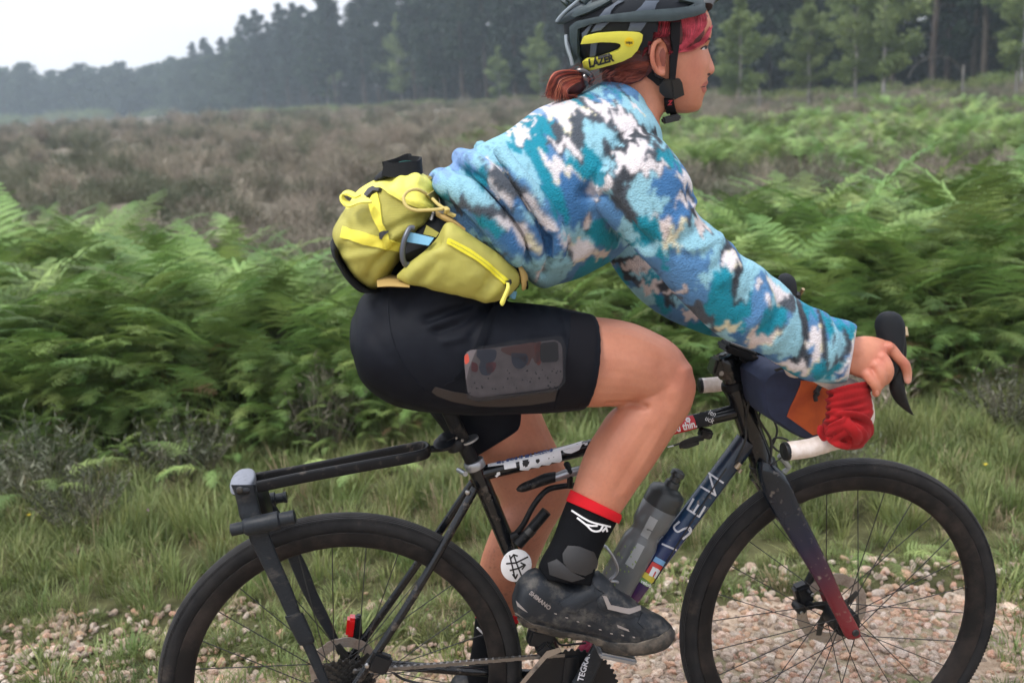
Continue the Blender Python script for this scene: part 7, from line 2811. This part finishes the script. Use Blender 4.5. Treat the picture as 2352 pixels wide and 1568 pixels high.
# crown above the picture: simple long ribs
for vv in (-.05, -.017, .017, .05):
    mb = MB()
    rg_ = []
    for k in range(24):
        t = math.pi * (k / 23)
        y = vv
        q = math.sqrt(max(0, 1 - (y / .102) ** 2))
        p = Vector((hc.x - ha * q * math.cos(t) * .99, y, hc.z + hup * q * math.sin(t) * 1.0))
        rg_.append(p)
    mb.tube(rg_[3:-3], .011, 10, sx=.9)
    mb.build('crown_rib', M_shell, hmt)
tail = MB()
limb(tail, zst(ZA, [(352, 215, 375, 232, 0, .012), (375, 170, 470, 238, 0, .03), (450, 95, 560, 235, 0, .05), (560, 5, 680, 210, 0, .06), (680, -60, 800, 150, 0, .06)]), 5, 24, lateral=True, pw=.75)
tail.build('tail', mat('helmet_tail', srgb(58, 70, 78), .5), hmt)
tl2 = MB()
tl2.tube(sp3([zat(ZA, 362, 210, -.012), zat(ZA, 440, 120, -.03), zat(ZA, 580, 0, -.05)]), .003, 8)
tl2.build('tail_edge', mat('helmet_edge', srgb(128, 140, 150), .5), hmt)
bw = MB()
limb(bw, zst(ZA, [(488, 240, 535, 240, 0, .035), (500, 400, 545, 400, 0, .035), (520, 540, 560, 540, 0, .03), (540, 640, 590, 640, 0, .028)]), 4, 24, lateral=True)
bw.build('rear_frame', M_shell, hmt)
ret = MB()
ret.tube(sp3([zat(ZA, 452, 345, -.02), zat(ZA, 460, 450, -.022), zat(ZA, 495, 560, -.025), zat(ZA, 515, 640, -.025)]), .0035, 8, sx=1.5)
ret.tube(sp3([zat(ZA, 468, 345, .0), zat(ZA, 478, 450, .0), zat(ZA, 520, 600, .0)]), .003, 8)
ret.build('rear_cradle', mat('clear_grey', srgb(140, 150, 158), .25, spec=.5), hmt)
# front brim
vb = MB()
limb(vb, zst(ZA, [(1790, 40, 1800, 135, 0, .05), (1850, -20, 1840, 70, 0, .04), (1930, -40, 1900, 35, 0, .025), (1960, -40, 1945, 5, 0, .012)]), 4, 20, lateral=True)
vb.build('brim', mat('brim_black', (.012, .013, .015), .5), hmt)
ye = MB()
patch(ye, zz(ZA, [(613, 425), (622, 390), (640, 352), (760, 325), (950, 311), (1100, 312), (1170, 320), (1198, 338), (1190, 395), (1150, 480), (1090, 545), (1010, 585), (900, 620), (780, 652), (670, 676), (648, 665), (636, 625), (628, 590), (650, 580), (760, 562), (880, 522), (960, 490), (990, 455), (985, 425), (940, 411), (800, 407), (700, 418)]), bv_helm, .001, .0045, 5, puff=.0018)
ye_o = ye.build('yellow_side_piece', mat('helmet_yellow', srgb(212, 206, 80), .45, spec=.3), hmt)
bv_ye = BVHTree.FromPolygons([tuple(p) for p in ye.v], ye.f)
mb = MB()
patch(mb, zz(ZA, [(1070 + 46 * math.cos(a), 414 + 46 * math.sin(a)) for a in [2 * math.pi * k / 18 for k in range(18)]]), bv_ye, .0003, .0004, 4)
mb.build('round_badge', mat('badge_yellow', srgb(226, 196, 30), .5), ye_o)
mb = MB()
x_, y_ = z2(ZA, 684, 657)
text_mesh(mb, 'LAZER', bv_ye, x_, y_, 15.5, -15.5, off=.0022, shear=.12, bold=.05, wide=.92)
x_, y_ = z2(ZA, 1036, 428)
text_mesh(mb, 'mips', bv_ye, x_, y_, 7, 0, off=.0014, bold=.03, wide=.85)
mb.build('helmet_lettering', M_ink, ye_o)

# straps and buckle
M_strap = mat('strap_black', (.008, .008, .01), .8, spec=.2)
strp = MB()
HB = MB()
patch(strp, zz(ZA, [(1460, 225), (1545, 225), (1542, 330), (1535, 430), (1520, 560), (1508, 700), (1505, 770), (1452, 770), (1452, 600), (1456, 430)]), bv_body, .0095, .0015, 5)
patch(strp, zz(ZA, [(1080, 570), (1150, 545), (1260, 640), (1340, 730), (1420, 770), (1400, 840), (1340, 830), (1260, 760), (1160, 660)]), bv_body, .003, .0015, 5)
patch(strp, zz(ZA, [(1410, 960), (1500, 950), (1520, 1050), (1545, 1130), (1520, 1175), (1430, 1185), (1400, 1160), (1430, 1120), (1415, 1040)]), bv_body, .003, .0025, 5)
strp.build('chin_strap', M_strap, hmt)
bk2 = MB()
bc = cast(bv_body, *z2(ZA, 1470, 860))[0]
patch(bk2, zz(ZA, [(1365, 815), (1405, 775), (1540, 768), (1562, 800), (1580, 900), (1550, 925), (1495, 950), (1425, 940), (1365, 885)]), bv_body, .003, .004, 4)
patch(bk2, zz(ZA, [(1470, 775), (1545, 765), (1570, 800), (1592, 915), (1505, 955), (1490, 860)]), bv_body, .003, .0065, 4)
bk2.box(zat(ZA, 1480, 1165, -.03), (.034, .014, .012), Euler((0, -.15, .1)), bev=.003)
bk2.build('buckle', mat('buckle_black', (.011, .012, .014), .4), hmt)
mb = MB()
x_, y_ = z2(ZA, 1452, 1003)
text_mesh(mb, 'Z', bv_body, x_, y_, 9, -5, off=.0075, bold=.05, shear=.2)
mb.build('strap_logo', mat('logo_red', srgb(190, 50, 60), .5), hmt)

# ================================================================== hair
hr = random.Random(12)


def hair_mat(name, c1, c2):
    return mat(name, c1, .5, col2=c2, scale=60, lo=.35, hi=.65, stretch=(.6, 1, 1.4), spec=.4)


M_hred = hair_mat('hair_red', srgb(132, 34, 46), srgb(206, 84, 100))
M_hbrown = hair_mat('hair_brown', srgb(84, 42, 38), srgb(140, 74, 60))
M_hdark = hair_mat('hair_root', srgb(60, 26, 28), srgb(96, 42, 42))
cap = MB()
patch(cap, zz(ZA, [(1195, 230), (1500, 190), (1700, 150), (1800, 135), (1822, 170), (1790, 240), (1790, 330), (1740, 420), (1640, 480), (1550, 515), (1450, 510), (1425, 430), (1370, 375), (1290, 420), (1268, 560), (1290, 690), (1200, 620), (1170, 480), (1185, 340)]), bv_body, .001, .003, 6, puff=.003)
hair = cap.build('hair', M_hdark, person)
cap2 = MB()
patch(cap2, zz(ZA, [(640, 660), (900, 600), (1100, 500), (1270, 560), (1290, 690), (1190, 790), (1090, 825), (900, 800), (760, 800), (680, 740)]), bv_body, .001, .004, 7, puff=.003)
cap2.build('nape_hair', M_hdark, hair)


def strands(mb, n, curve_fn, r=.0007, bvh=None, off=(.003, .007)):
    for _ in range(n):
        P_ = curve_fn()
        if bvh is not None:
            o_ = hr.uniform(*off)
            Q = []
            for x, y in P_:
                h, nr = cast(bvh, *z2(ZA, x, y))
                if nr.dot(_co - h) < 0: nr = -nr
                Q.append(h + nr * o_)
        else:
            Q = [zat(ZA, *p) for p in P_]
        q = sp3(Q, 4)
        m = len(q)
        mb.tube(q, [r * (1 - .6 * (k / (m - 1)) ** 2) for k in range(m)], 4, cap=False)


def fringe():
    a = hr.random()
    x0, y0 = 1560 + 225 * a, 190 - 45 * a
    x3, y3 = 1500 + 120 * a + hr.gauss(0, 25), 500 - 40 * a + hr.gauss(0, 14)
    return [(x0, y0), (x0 + 14, y0 + 110 - 20 * a), (x0 - 60 * a + 10, y0 + 230 - 40 * a), (x3, y3)]


def temple():
    a = hr.random()
    return [(1540 - 330 * a, 205 + 15 * a), (1510 - 300 * a, 290 + 20 * a), (1470 - 240 * a, 340 + 60 * a + hr.gauss(0, 6)), (1420 - 230 * a, 368 + 200 * max(0, a - .45) / .55 + hr.gauss(0, 6))]


def sweep():
    a = hr.random()
    return [(1855 - 30 * a, 250 + 90 * a), (1790, 360 + 40 * a + hr.gauss(0, 8)), (1680, 445 + 30 * a + hr.gauss(0, 10)), (1560, 500 + 15 * a), (1445, 500 + 15 * a + hr.gauss(0, 8))]


def nape():
    a = hr.random()
    return [(1270 - 40 * a, 600 + 120 * a), (1130, 600 + 190 * a + hr.gauss(0, 8)), (950, 650 + 130 * a), (800, 690 + 90 * a), (690, 720 + 40 * a + hr.gauss(0, 8))]


mb = MB()
strands(mb, 150, fringe, .0006, bv_body, (.003, .0075))
strands(mb, 34, sweep, .0005, bv_body, (.0015, .007))
mb.build('red_fringe', M_hred, hair)
for m_, n_ in ((M_hred, 100), (hair_mat('hair_deep', srgb(96, 24, 34), srgb(140, 40, 52)), 70)):
    mb = MB()
    strands(mb, n_, temple, .0006, bv_body, (.003, .007))
    mb.build('temple_strands', m_, hair)
mb = MB()
strands(mb, 130, nape, .0007, bv_body, (.004, .008))
mb.build('nape_strands', M_hbrown, hair)
pony = MB()
limb(pony, zst(ZA, [(670, 710, 690, 790, -.01, .015), (590, 710, 650, 850, -.01, .022), (480, 730, 590, 920, -.01, .028), (390, 780, 490, 955, -.01, .028), (330, 860, 410, 970, -.01, .022), (315, 920, 350, 970, -.01, .012)]), 5, 22, round_ends=(0, .006))
pony.build('ponytail', M_hdark, hair)


def pony_s():
    a, b = hr.random(), hr.uniform(-1, 1)
    v = -.012 - .036 * math.sqrt(max(0, 1 - b * b)) * hr.uniform(.85, 1.05)
    e = (262 + 330 * a * a + hr.gauss(0, 10), 930 + 75 * a - 90 * max(0, a - .6) + hr.gauss(0, 14))
    return [(660, 730 + 50 * a, -.02), (560 - 40 * (1 - a), 690 + 130 * a, v * .8), (420 - 70 * (1 - a) + 60 * a, 710 + 170 * a + 10 * b, v), (310 + 170 * a - 30 * (1 - a), 800 + 130 * a, v), (e[0], e[1], v * .8)]


for nm_, c1_, c2_, n_ in (('pony_dark', (74, 34, 32), (104, 48, 40), 130), ('pony_mid', (136, 56, 46), (172, 82, 64), 170), ('pony_light', (168, 92, 70), (204, 128, 98), 110)):
    mb = MB()
    strands(mb, n_, pony_s, .0007)
    mb.build('ponytail_strands', hair_mat(nm_, srgb(*c1_), srgb(*c2_)), hair)
mb = MB()
def stray():
    a = hr.random()
    x, y = 300 + 300 * a, 700 + 260 * hr.random() * (1 - a)
    return [(640, 720, -.02), ((640 + x) / 2, y - 30 + hr.gauss(0, 20), -.03), (x - 30, y + hr.gauss(0, 30), -.04), (x - 60 + hr.gauss(0, 40), y + 60 + hr.gauss(0, 60), -.04)]


def stray2():
    a = hr.random()
    x, y = 700 + 500 * a, 660 + 90 * hr.random()
    return [(x, y, -.06), (x - 40, y + 30, -.07), (x - 90 + hr.gauss(0, 30), y + 60 + hr.gauss(0, 20), -.07), (x - 120 + hr.gauss(0, 50), y + 110 + hr.gauss(0, 30), -.066)]


mb2 = MB()
strands(mb2, 30, stray, .00035)
strands(mb2, 30, stray2, .00035)
mb2.build('flyaway_strands', M_hbrown, hair)
mb.tube(sp3([zat(ZA, 560, 690, -.03), zat(ZA, 640, 700, -.036), zat(ZA, 705, 760, -.032), zat(ZA, 690, 820, -.02)]), .0045, 8)
mb.tube(sp3([zat(ZA, 600, 690, -.02), zat(ZA, 640, 760, -.038), zat(ZA, 650, 830, -.03)]), .004, 8)
mb.build('hair_tie', mat('tie_clear', (.05, .045, .05), .15, spec=.8), hair)

# ================================================================== waist pack
pk = thing('waist_pack', 'yellow green waist pack with straps worn on the lower back', 'waist pack', zat(ZC, 900, 1280, 0))
main = MB()
limb(main, zst(ZC, [(520, 1285, 600, 1262, 0, .06), (400, 1195, 700, 1180, 0, .1), (300, 1080, 765, 1080, 0, .12), (225, 930, 900, 905, 0, .13), (186, 800, 1010, 780, 0, .132), (250, 665, 1090, 660, 0, .13), (330, 550, 1150, 570, 0, .122), (420, 420, 1140, 450, 0, .11), (600, 310, 1070, 320, 0, .095), (760, 240, 980, 262, 0, .075), (840, 228, 920, 236, 0, .04)]),
     5, 36, lateral=True, pw=.85, round_ends=(.008, .004))
MV, MF = remesh(main, .0036, 3, .5)
MV, _ = fold_disp(MV, MF, [([(500, 1250), (560, 1130), (680, 1000), (780, 930)], -.007, .008), ([(270, 1010), (420, 960), (560, 940)], -.004, .007), ([(700, 800), (850, 720), (1000, 690)], -.006, .007), ([(720, 860), (870, 770), (1010, 740)], .005, .008), ([(300, 1060), (450, 1010), (620, 970)], .004, .009), ([(260, 700), (330, 800), (280, 950)], -.004, .008),
                         ([(640, 400), (720, 450), (860, 520), (1100, 600)], .006, .006), ([(720, 330), (700, 400)], -.004, .006), ([(880, 300), (860, 380), (900, 450)], -.005, .008), ([(980, 300), (960, 400), (1020, 480)], .004, .008), ([(560, 330), (640, 350), (740, 300)], -.003, .007), ([(450, 560), (520, 620), (480, 760)], -.003, .009)], ZC, -.13)
_N = vnormals(MV, MF)
MV = MV + _N * (((fbm(MV[:, 0] * 30, MV[:, 2] * 30 + MV[:, 1] * 20, 44, 3) - .5) * .005)[:, None])
MV = relax(MV, MF, 1)
cen = MV[np.array(MF)].mean(1)
line = [zat(ZC, x, y, -.13) for x, y in [(120, 720), (250, 670), (380, 600), (530, 540), (600, 440), (640, 400), (720, 450), (860, 525), (1000, 580), (1100, 605), (1300, 640)]]
LX, LZ = [p.x for p in line], [p.z for p in line]
up_ = cen[:, 2] > np.interp(cen[:, 0], LX, LZ)
F_low = [f for f, k in zip(MF, up_) if not k]
F_up = [f for f, k in zip(MF, up_) if k]


def submesh(V, F, b, push=0.0):
    idx = sorted({i for f in F for i in f})
    mp_ = {j: k for k, j in enumerate(idx)}
    W_ = V[idx]
    return mesh_np(W_, [tuple(mp_[i] for i in f) for f in F], b)


def rib_mat(name, col, col2, sc=520):
    m = mat(name, col, .7, col2=col2, scale=25, spec=.3)
    N, L = m.node_tree.nodes, m.node_tree.links
    t = N.new('ShaderNodeTexCoord')
    w = N.new('ShaderNodeTexWave')
    w.bands_direction = 'Z'
    w.inputs['Scale'].default_value = sc / 6.28
    w.inputs['Distortion'].default_value = 1.5
    bp = N.new('ShaderNodeBump')
    bp.inputs['Distance'].default_value = .00012
    L.new(t.outputs['Object'], w.inputs['Vector'])
    L.new(w.outputs['Fac'], bp.inputs['Height'])
    L.new(bp.outputs['Normal'], N['Principled BSDF'].inputs['Normal'])
    return m


M_olive = rib_mat('pack_olive', srgb(170, 164, 82), srgb(157, 151, 74))
M_olive2 = mat('pack_cloth', srgb(172, 166, 82), .65, col2=srgb(159, 154, 75), scale=18, spec=.35, bump=.0008, bscale=90)
M_lemon = mat('pack_lemon', srgb(234, 227, 112), .62, col2=srgb(224, 216, 98), scale=20, spec=.3, bump=.0008, bscale=80)
M_yband = rib_mat('strap_yellow', srgb(228, 216, 84), srgb(218, 206, 74), 900)
M_zip = mat('zip_yellow', srgb(222, 212, 44), .5, bump=.0005, bscale=400)
M_bluew = rib_mat('webbing_blue', srgb(116, 168, 196), srgb(106, 158, 186), 900)
M_blackcl = mat('pack_black', (.01, .011, .013), .8, spec=.2)
M_tan = mat('pack_tan', srgb(170, 142, 84), .75)
pb = BASE[pk.name]
main_o = link(submesh(MV, F_low, pb), 'main_compartment', M_olive, pk, True, 0)
lid_o = link(submesh(MV, F_up, pb), 'lid', M_lemon, pk, True, 0)
bv_pk = bvh_of(MV, MF)
for nm, m_, poly, th_ in (('strap', M_yband, [(290, 760), (420, 795), (560, 832), (700, 868), (815, 900), (790, 982), (660, 958), (540, 930), (400, 890), (268, 850)], .0016),
                      ('strap', M_yband, [(530, 530), (560, 480), (605, 455), (625, 560), (640, 720), (690, 830), (722, 912), (655, 955), (630, 830), (565, 690), (540, 600)], .003),
                      ('lid_seam', M_lemon, [(640, 402), (655, 398), (735, 440), (870, 512), (1010, 565), (1100, 590), (1100, 612), (1000, 592), (860, 540), (720, 462)], .002)):
    mb = MB()
    patch(mb, zz(ZC, poly), bv_pk, .0018, th_, 4)
    mb.build(nm, m_, pk)
mb = MB()
patch(mb, zz(ZC, [(495, 480), (530, 430), (580, 405), (640, 408), (630, 440), (570, 450), (520, 498)]), bv_pk, .003, .004, 4)
patch(mb, zz(ZC, [(612, 815), (640, 790), (685, 795), (682, 825), (645, 840), (632, 868), (615, 860)]), bv_pk, .004, .004, 4)
mb.build('buckle', mat('buckle_dark', (.03, .03, .032), .4), pk)
mb = MB()                                                        # ribbon loop of the top strap
lp = sp3([zat(ZC, 530, 515, -.125), zat(ZC, 440, 525, -.13), zat(ZC, 350, 555, -.12), zat(ZC, 295, 520, -.11), zat(ZC, 278, 470, -.105), zat(ZC, 320, 445, -.105), zat(ZC, 375, 465, -.11), zat(ZC, 420, 480, -.115)], 6)
rings = []
for k, p in enumerate(lp):
    t = (lp[min(k + 1, len(lp) - 1)] - lp[max(k - 1, 0)]).normalized()
    sd_ = Vector((.2, 1, .3)).normalized()
    sd_ = (sd_ - t * sd_.dot(t)).normalized()
    nn = t.cross(sd_)
    rings.append([p + sd_ * (.0085 * c_) + nn * (.0018 * s_) for c_, s_ in ((1, 1), (-1, 1), (-1, -1), (1, -1))])
mb.rings(rings)
mb.build('strap_loop', M_lemon, pk)
# padded base and back
mb = MB()
limb(mb, zst(ZC, [(168, 905, 245, 915, 0, .09), (180, 960, 262, 990, 0, .1), (235, 1070, 300, 1050, 0, .105), (310, 1190, 380, 1150, 0, .105), (410, 1282, 480, 1245, 0, .1), (520, 1300, 540, 1265, 0, .085), (640, 1300, 640, 1280, 0, .07)]), 5, 22, lateral=True, round_ends=(.004, .004))
mb.build('base_pad', M_blackcl, pk)
mb = MB()
limb(mb, zst(ZC, [(780, 860, 800, 1060, -.05, .085), (900, 760, 900, 1060, -.05, .09), (1010, 680, 1000, 1060, -.05, .092), (1130, 640, 1120, 1000, -.05, .09), (1260, 700, 1240, 980, -.05, .085)]), 4, 24, lateral=True)
mb.build('back_panel', M_blackcl, pk)
# hip wing with zip pocket
wing = MB()
limb(wing, zst(ZC, [(775, 1195, 790, 1228, -.135, .012), (890, 1085, 900, 1282, -.15, .022), (1005, 995, 1010, 1308, -.158, .03), (1150, 840, 1130, 1338, -.165, .035), (1240, 708, 1240, 1362, -.168, .037), (1400, 800, 1400, 1402, -.17, .038), (1560, 900, 1560, 1436, -.168, .036), (1720, 1015, 1700, 1424, -.16, .032), (1850, 1140, 1820, 1345, -.145, .025), (1895, 1222, 1880, 1265, -.138, .014)]),
     5, 30, lateral=True, pw=.85, round_ends=(.003, .004))
WV, WF = remesh(wing, .0034, 3, .5)
WV, _ = fold_disp(WV, WF, [([(990, 985), (1080, 950), (1140, 900)], -.006, .007), ([(900, 1230), (1010, 1130), (1130, 1010)], .005, .01), ([(1000, 1260), (1080, 1150), (1150, 1050)], -.005, .009), ([(1150, 1300), (1250, 1180), (1240, 1050)], -.003, .012), ([(1540, 1380), (1600, 1300), (1620, 1240)], -.007, .01), ([(1600, 1410), (1690, 1330), (1720, 1290)], .006, .01), ([(1400, 1250), (1480, 1180)], .003, .012),
                         ([(1190, 790), (1160, 870), (1060, 960)], -.004, .006), ([(1180, 800), (1260, 840), (1500, 960), (1700, 1110), (1830, 1260)], .003, .012)], ZC, -.2)
_N = vnormals(WV, WF)
WV = WV + _N * (((fbm(WV[:, 0] * 35, WV[:, 2] * 35 + WV[:, 1] * 20, 48, 3) - .5) * .005)[:, None])
WV = relax(WV, WF, 1)
wing_o = link(mesh_np(WV, WF, pb), 'hip_wing', M_olive2, pk, True, 0)
bv_wg = bvh_of(WV, WF)
mb = MB()
patch(mb, zz(ZC, [(1245, 858), (1290, 876), (1450, 965), (1600, 1075), (1720, 1180), (1792, 1248), (1748, 1278), (1640, 1175), (1500, 1062), (1350, 975), (1234, 906)]), bv_wg, .0016, .0016, 4)
mb.build('zip', M_zip, wing_o)
mb = MB()
mb.tube([cast(bv_wg, *z2(ZC, x, y))[0] + Vector((0, -.0034, 0)) for x, y in [tuple(p) for p in spline([(1240, 882), (1400, 965), (1560, 1070), (1680, 1175), (1768, 1262)], 6)]], .0004, 5)
mb.build('zip_line', M_olive2, wing_o)
mb = MB()
patch(mb, zz(ZC, [(1752, 1250), (1795, 1232), (1800, 1262), (1765, 1300)]), bv_wg, .001, .004, 4)
mb.build('zip_slider', mat('slider_black', (.02, .02, .022), .4), wing_o)
mb = MB()
limb(mb, zst(ZC, [(1770, 1260, 1800, 1265, -.205, .004), (1768, 1310, 1805, 1318, -.21, .005), (1735, 1390, 1775, 1400, -.212, .0055), (1712, 1440, 1755, 1455, -.212, .005), (1722, 1470, 1740, 1475, -.212, .003)]), 4, 12)
mb.build('zip_pull', M_lemon, wing_o)
# belt in front of the wing
mb = MB()
limb(mb, zst(ZC, [(1780, 1040, 1800, 1220, -.12, .035), (1860, 1080, 1890, 1260, -.125, .035), (1920, 1150, 1950, 1320, -.12, .04)]), 4, 20, lateral=True)
mb.build('belt_pad', M_blackcl, pk)
mb = MB()
limb(mb, zst(ZC, [(1840, 1060, 1870, 1075, -.155, .006), (1900, 1100, 1900, 1220, -.158, .008), (1960, 1180, 1915, 1335, -.158, .008), (1970, 1240, 1950, 1320, -.15, .006)]), 4, 14)
mb.build('belt_trim', M_tan, pk)
mb = MB()
limb(mb, zst(ZC, [(1800, 1335, 1870, 1345, -.14, .004), (1790, 1380, 1860, 1390, -.14, .004), (1820, 1410, 1850, 1415, -.14, .003)]), 4, 12)
mb.build('webbing', M_bluew, pk)
mb = MB()
limb(mb, zst(ZC, [(590, 1230, 590, 1270, -.1, .06), (700, 1210, 700, 1275, -.1, .06), (880, 1240, 870, 1282, -.12, .05)]), 4, 16, lateral=True)
mb.build('base_trim', M_tan, pk)
mb = MB()
w4 = [zat(ZC, x, y, v) for x, y, v in [(872, 800, -.152), (990, 826, -.157), (1112, 856, -.168), (1062, 926, -.17), (960, 908, -.159), (845, 890, -.154)]]
mb.add(w4 + [p + Vector((0, .002, 0)) for p in w4], [(0, 1, 4, 5), (1, 2, 3, 4), (11, 10, 7, 6), (10, 9, 8, 7), (0, 6, 7, 1), (1, 7, 8, 2), (2, 8, 9, 3), (3, 9, 10, 4), (4, 10, 11, 5), (5, 11, 6, 0)])
mb.build('webbing', M_bluew, pk, smooth=False)
mb = MB()
w4 = [zat(ZC, x, y, v) for x, y, v in [(1045, 740, -.145), (1160, 810, -.15), (1130, 850, -.15), (1015, 822, -.145)]]
mb.add(w4 + [p + Vector((0, .002, 0)) for p in w4], [(0, 1, 2, 3), (7, 6, 5, 4), (0, 4, 5, 1), (1, 5, 6, 2), (2, 6, 7, 3), (3, 7, 4, 0)])
mb.build('webbing', M_olive, pk, smooth=False)
lab_ = [zat(ZC, x, y, -.148) for x, y in [(1105, 590), (1130, 600), (1100, 700), (1068, 690)]]
mb = MB()
mb.add(lab_ + [p + Vector((0, .0015, 0)) for p in lab_], [(0, 1, 2, 3), (7, 6, 5, 4), (0, 4, 5, 1), (1, 5, 6, 2), (2, 6, 7, 3), (3, 7, 4, 0)])
mb.build('label_tag', M_blackcl, pk, smooth=False)
bvl = BVHTree.FromPolygons([tuple(p) for p in lab_], [(0, 1, 2, 3)])
mb = MB()
x_, y_ = z2(ZC, 1092, 700)
text_mesh(mb, 'AIRO DRY', bvl, x_, y_, 4.6, -75, off=.0006, bold=.02)
mb.build('label_lettering', M_white, pk)
# strap of the shoulder of the wing
mb = MB()
limb(mb, zst(ZC, [(1125, 605, 1130, 660, -.14, .006), (1200, 640, 1210, 705, -.15, .008), (1300, 690, 1300, 745, -.155, .008), (1400, 770, 1395, 800, -.16, .008)]), 4, 14)
mb.build('wing_binding', M_tan, pk)
# cord loop with knot
M_cord = mat('cord_olive', srgb(190, 172, 104), .7)
mb = MB()
mb.tube(sp3([zat(ZC, 1045, 455, -.115), zat(ZC, 960, 415, -.125), zat(ZC, 880, 430, -.13), zat(ZC, 835, 490, -.137), zat(ZC, 860, 565, -.145), zat(ZC, 940, 603, -.15), zat(ZC, 1060, 603, -.152), zat(ZC, 1195, 592, -.155)], 8), .0028, 8)
mb.tube(sp3([zat(ZC, 1100, 500, -.12), zat(ZC, 1150, 550, -.14), zat(ZC, 1215, 595, -.155)], 6), .0028, 8)
for a in range(3):
    mb.tube(sp3([zat(ZC, 1205 + 8 * a, 585, -.15), zat(ZC, 1230 + 6 * a, 600, -.163), zat(ZC, 1215 + 8 * a, 630, -.15)], 5), .0032, 8)
mb.tube([zat(ZC, 1235, 622, -.157), zat(ZC, 1310, 655, -.16)], .0026, 8)
mb.tube([zat(ZC, 1235, 632, -.157), zat(ZC, 1295, 662, -.158)], .0026, 8)
mb.build('cord', M_cord, pk)
mb = MB()
patch(mb, zz(ZC, [(1030, 470), (1110, 420), (1130, 470), (1090, 520), (1050, 490)]), bv_pk, .002, .003, 5)
patch(mb, zz(ZC, [(1055, 270), (1115, 305), (1120, 340), (1095, 345), (1060, 310)]), bv_pk, .002, .003, 5)
mb.build('cord_tab', M_cord, pk)
# carabiner
car = thing('carabiner', 'dark grey carabiner clipped beside the blue webbing of the waist pack', 'carabiner', zat(ZC, 850, 1100, -.155))
mb = MB()
mb.tube(sp3([zat(ZC, 930, 765, -.15), zat(ZC, 890, 770, -.152), zat(ZC, 850, 850, -.158), zat(ZC, 828, 940, -.16), zat(ZC, 825, 1030, -.16), zat(ZC, 848, 1095, -.158), zat(ZC, 880, 1100, -.155)], 7), .0046, 10)
mb.build('body', mat('carabiner_grey', srgb(92, 96, 104), .35, metal=.6), car)
# black folded pouch tucked under the lid
pz = thing('folded_pouch', 'black folded cloth pouch tucked on top of the waist pack', 'pouch', zat(ZC, 780, 300, 0))


def ribbon(mb, pts, hv, th=.002):
    q = sp3(pts, 6)
    rings = []
    for k, p in enumerate(q):
        t = (q[min(k + 1, len(q) - 1)] - q[max(k - 1, 0)]).normalized()
        up = Vector((0, .25, 1))
        up = (up - t * up.dot(t)).normalized()
        n = t.cross(up)
        rings.append([p + up * (hv * c_) + n * (th * s_) for c_, s_ in ((1, 1), (-1, 1), (-1, -1), (1, -1))])
    mb.rings(rings)


mb = MB()
ribbon(mb, [zat(ZC, 650, 225, -.06), zat(ZC, 740, 240, -.068), zat(ZC, 860, 225, -.068), zat(ZC, 960, 220, -.06), zat(ZC, 990, 200, -.045), zat(ZC, 985, 180, -.02), zat(ZC, 900, 168, .01), zat(ZC, 880, 150, .02), zat(ZC, 780, 190, .01), zat(ZC, 660, 225, -.03)], .012)
limb(mb, zst(ZC, [(560, 325, 580, 330, -.02, .02), (600, 275, 640, 330, -.02, .04), (680, 225, 720, 300, -.02, .045), (800, 225, 820, 270, -.02, .045), (940, 230, 950, 262, -.02, .04)]), 4, 18, lateral=True)
mb.build('cloth', M_blackcl, pz)
mb = MB()
ribbon(mb, [zat(ZC, 800, 205, .0), zat(ZC, 860, 195, .0), zat(ZC, 915, 200, .0)], .008)
mb.build('teal_lining', mat('lining', srgb(40, 100, 96), .8), pz)
# ------------------------------------------------------------------ the hazy air
mb = MB()
mb.box((0, 2, 14.75), (1000, 1000, 33.5))
hz = mb.build('haze', None, None, smooth=False, world_space=True)
hm = bpy.data.materials.new('haze')
hm.use_nodes = True
hm.node_tree.nodes.clear()
ho = hm.node_tree.nodes.new('ShaderNodeOutputMaterial')
hv = hm.node_tree.nodes.new('ShaderNodeVolumePrincipled')
hv.inputs['Color'].default_value = (0.74, 0.88, 1.0, 1)
hv.inputs['Density'].default_value = 0.001
hv.inputs['Anisotropy'].default_value = 0.2
hm.node_tree.links.new(hv.outputs[0], ho.inputs['Volume'])
hz.data.materials.append(hm)
tag(hz, 'thin bluish haze hanging over the whole moor', 'haze', kind='stuff')
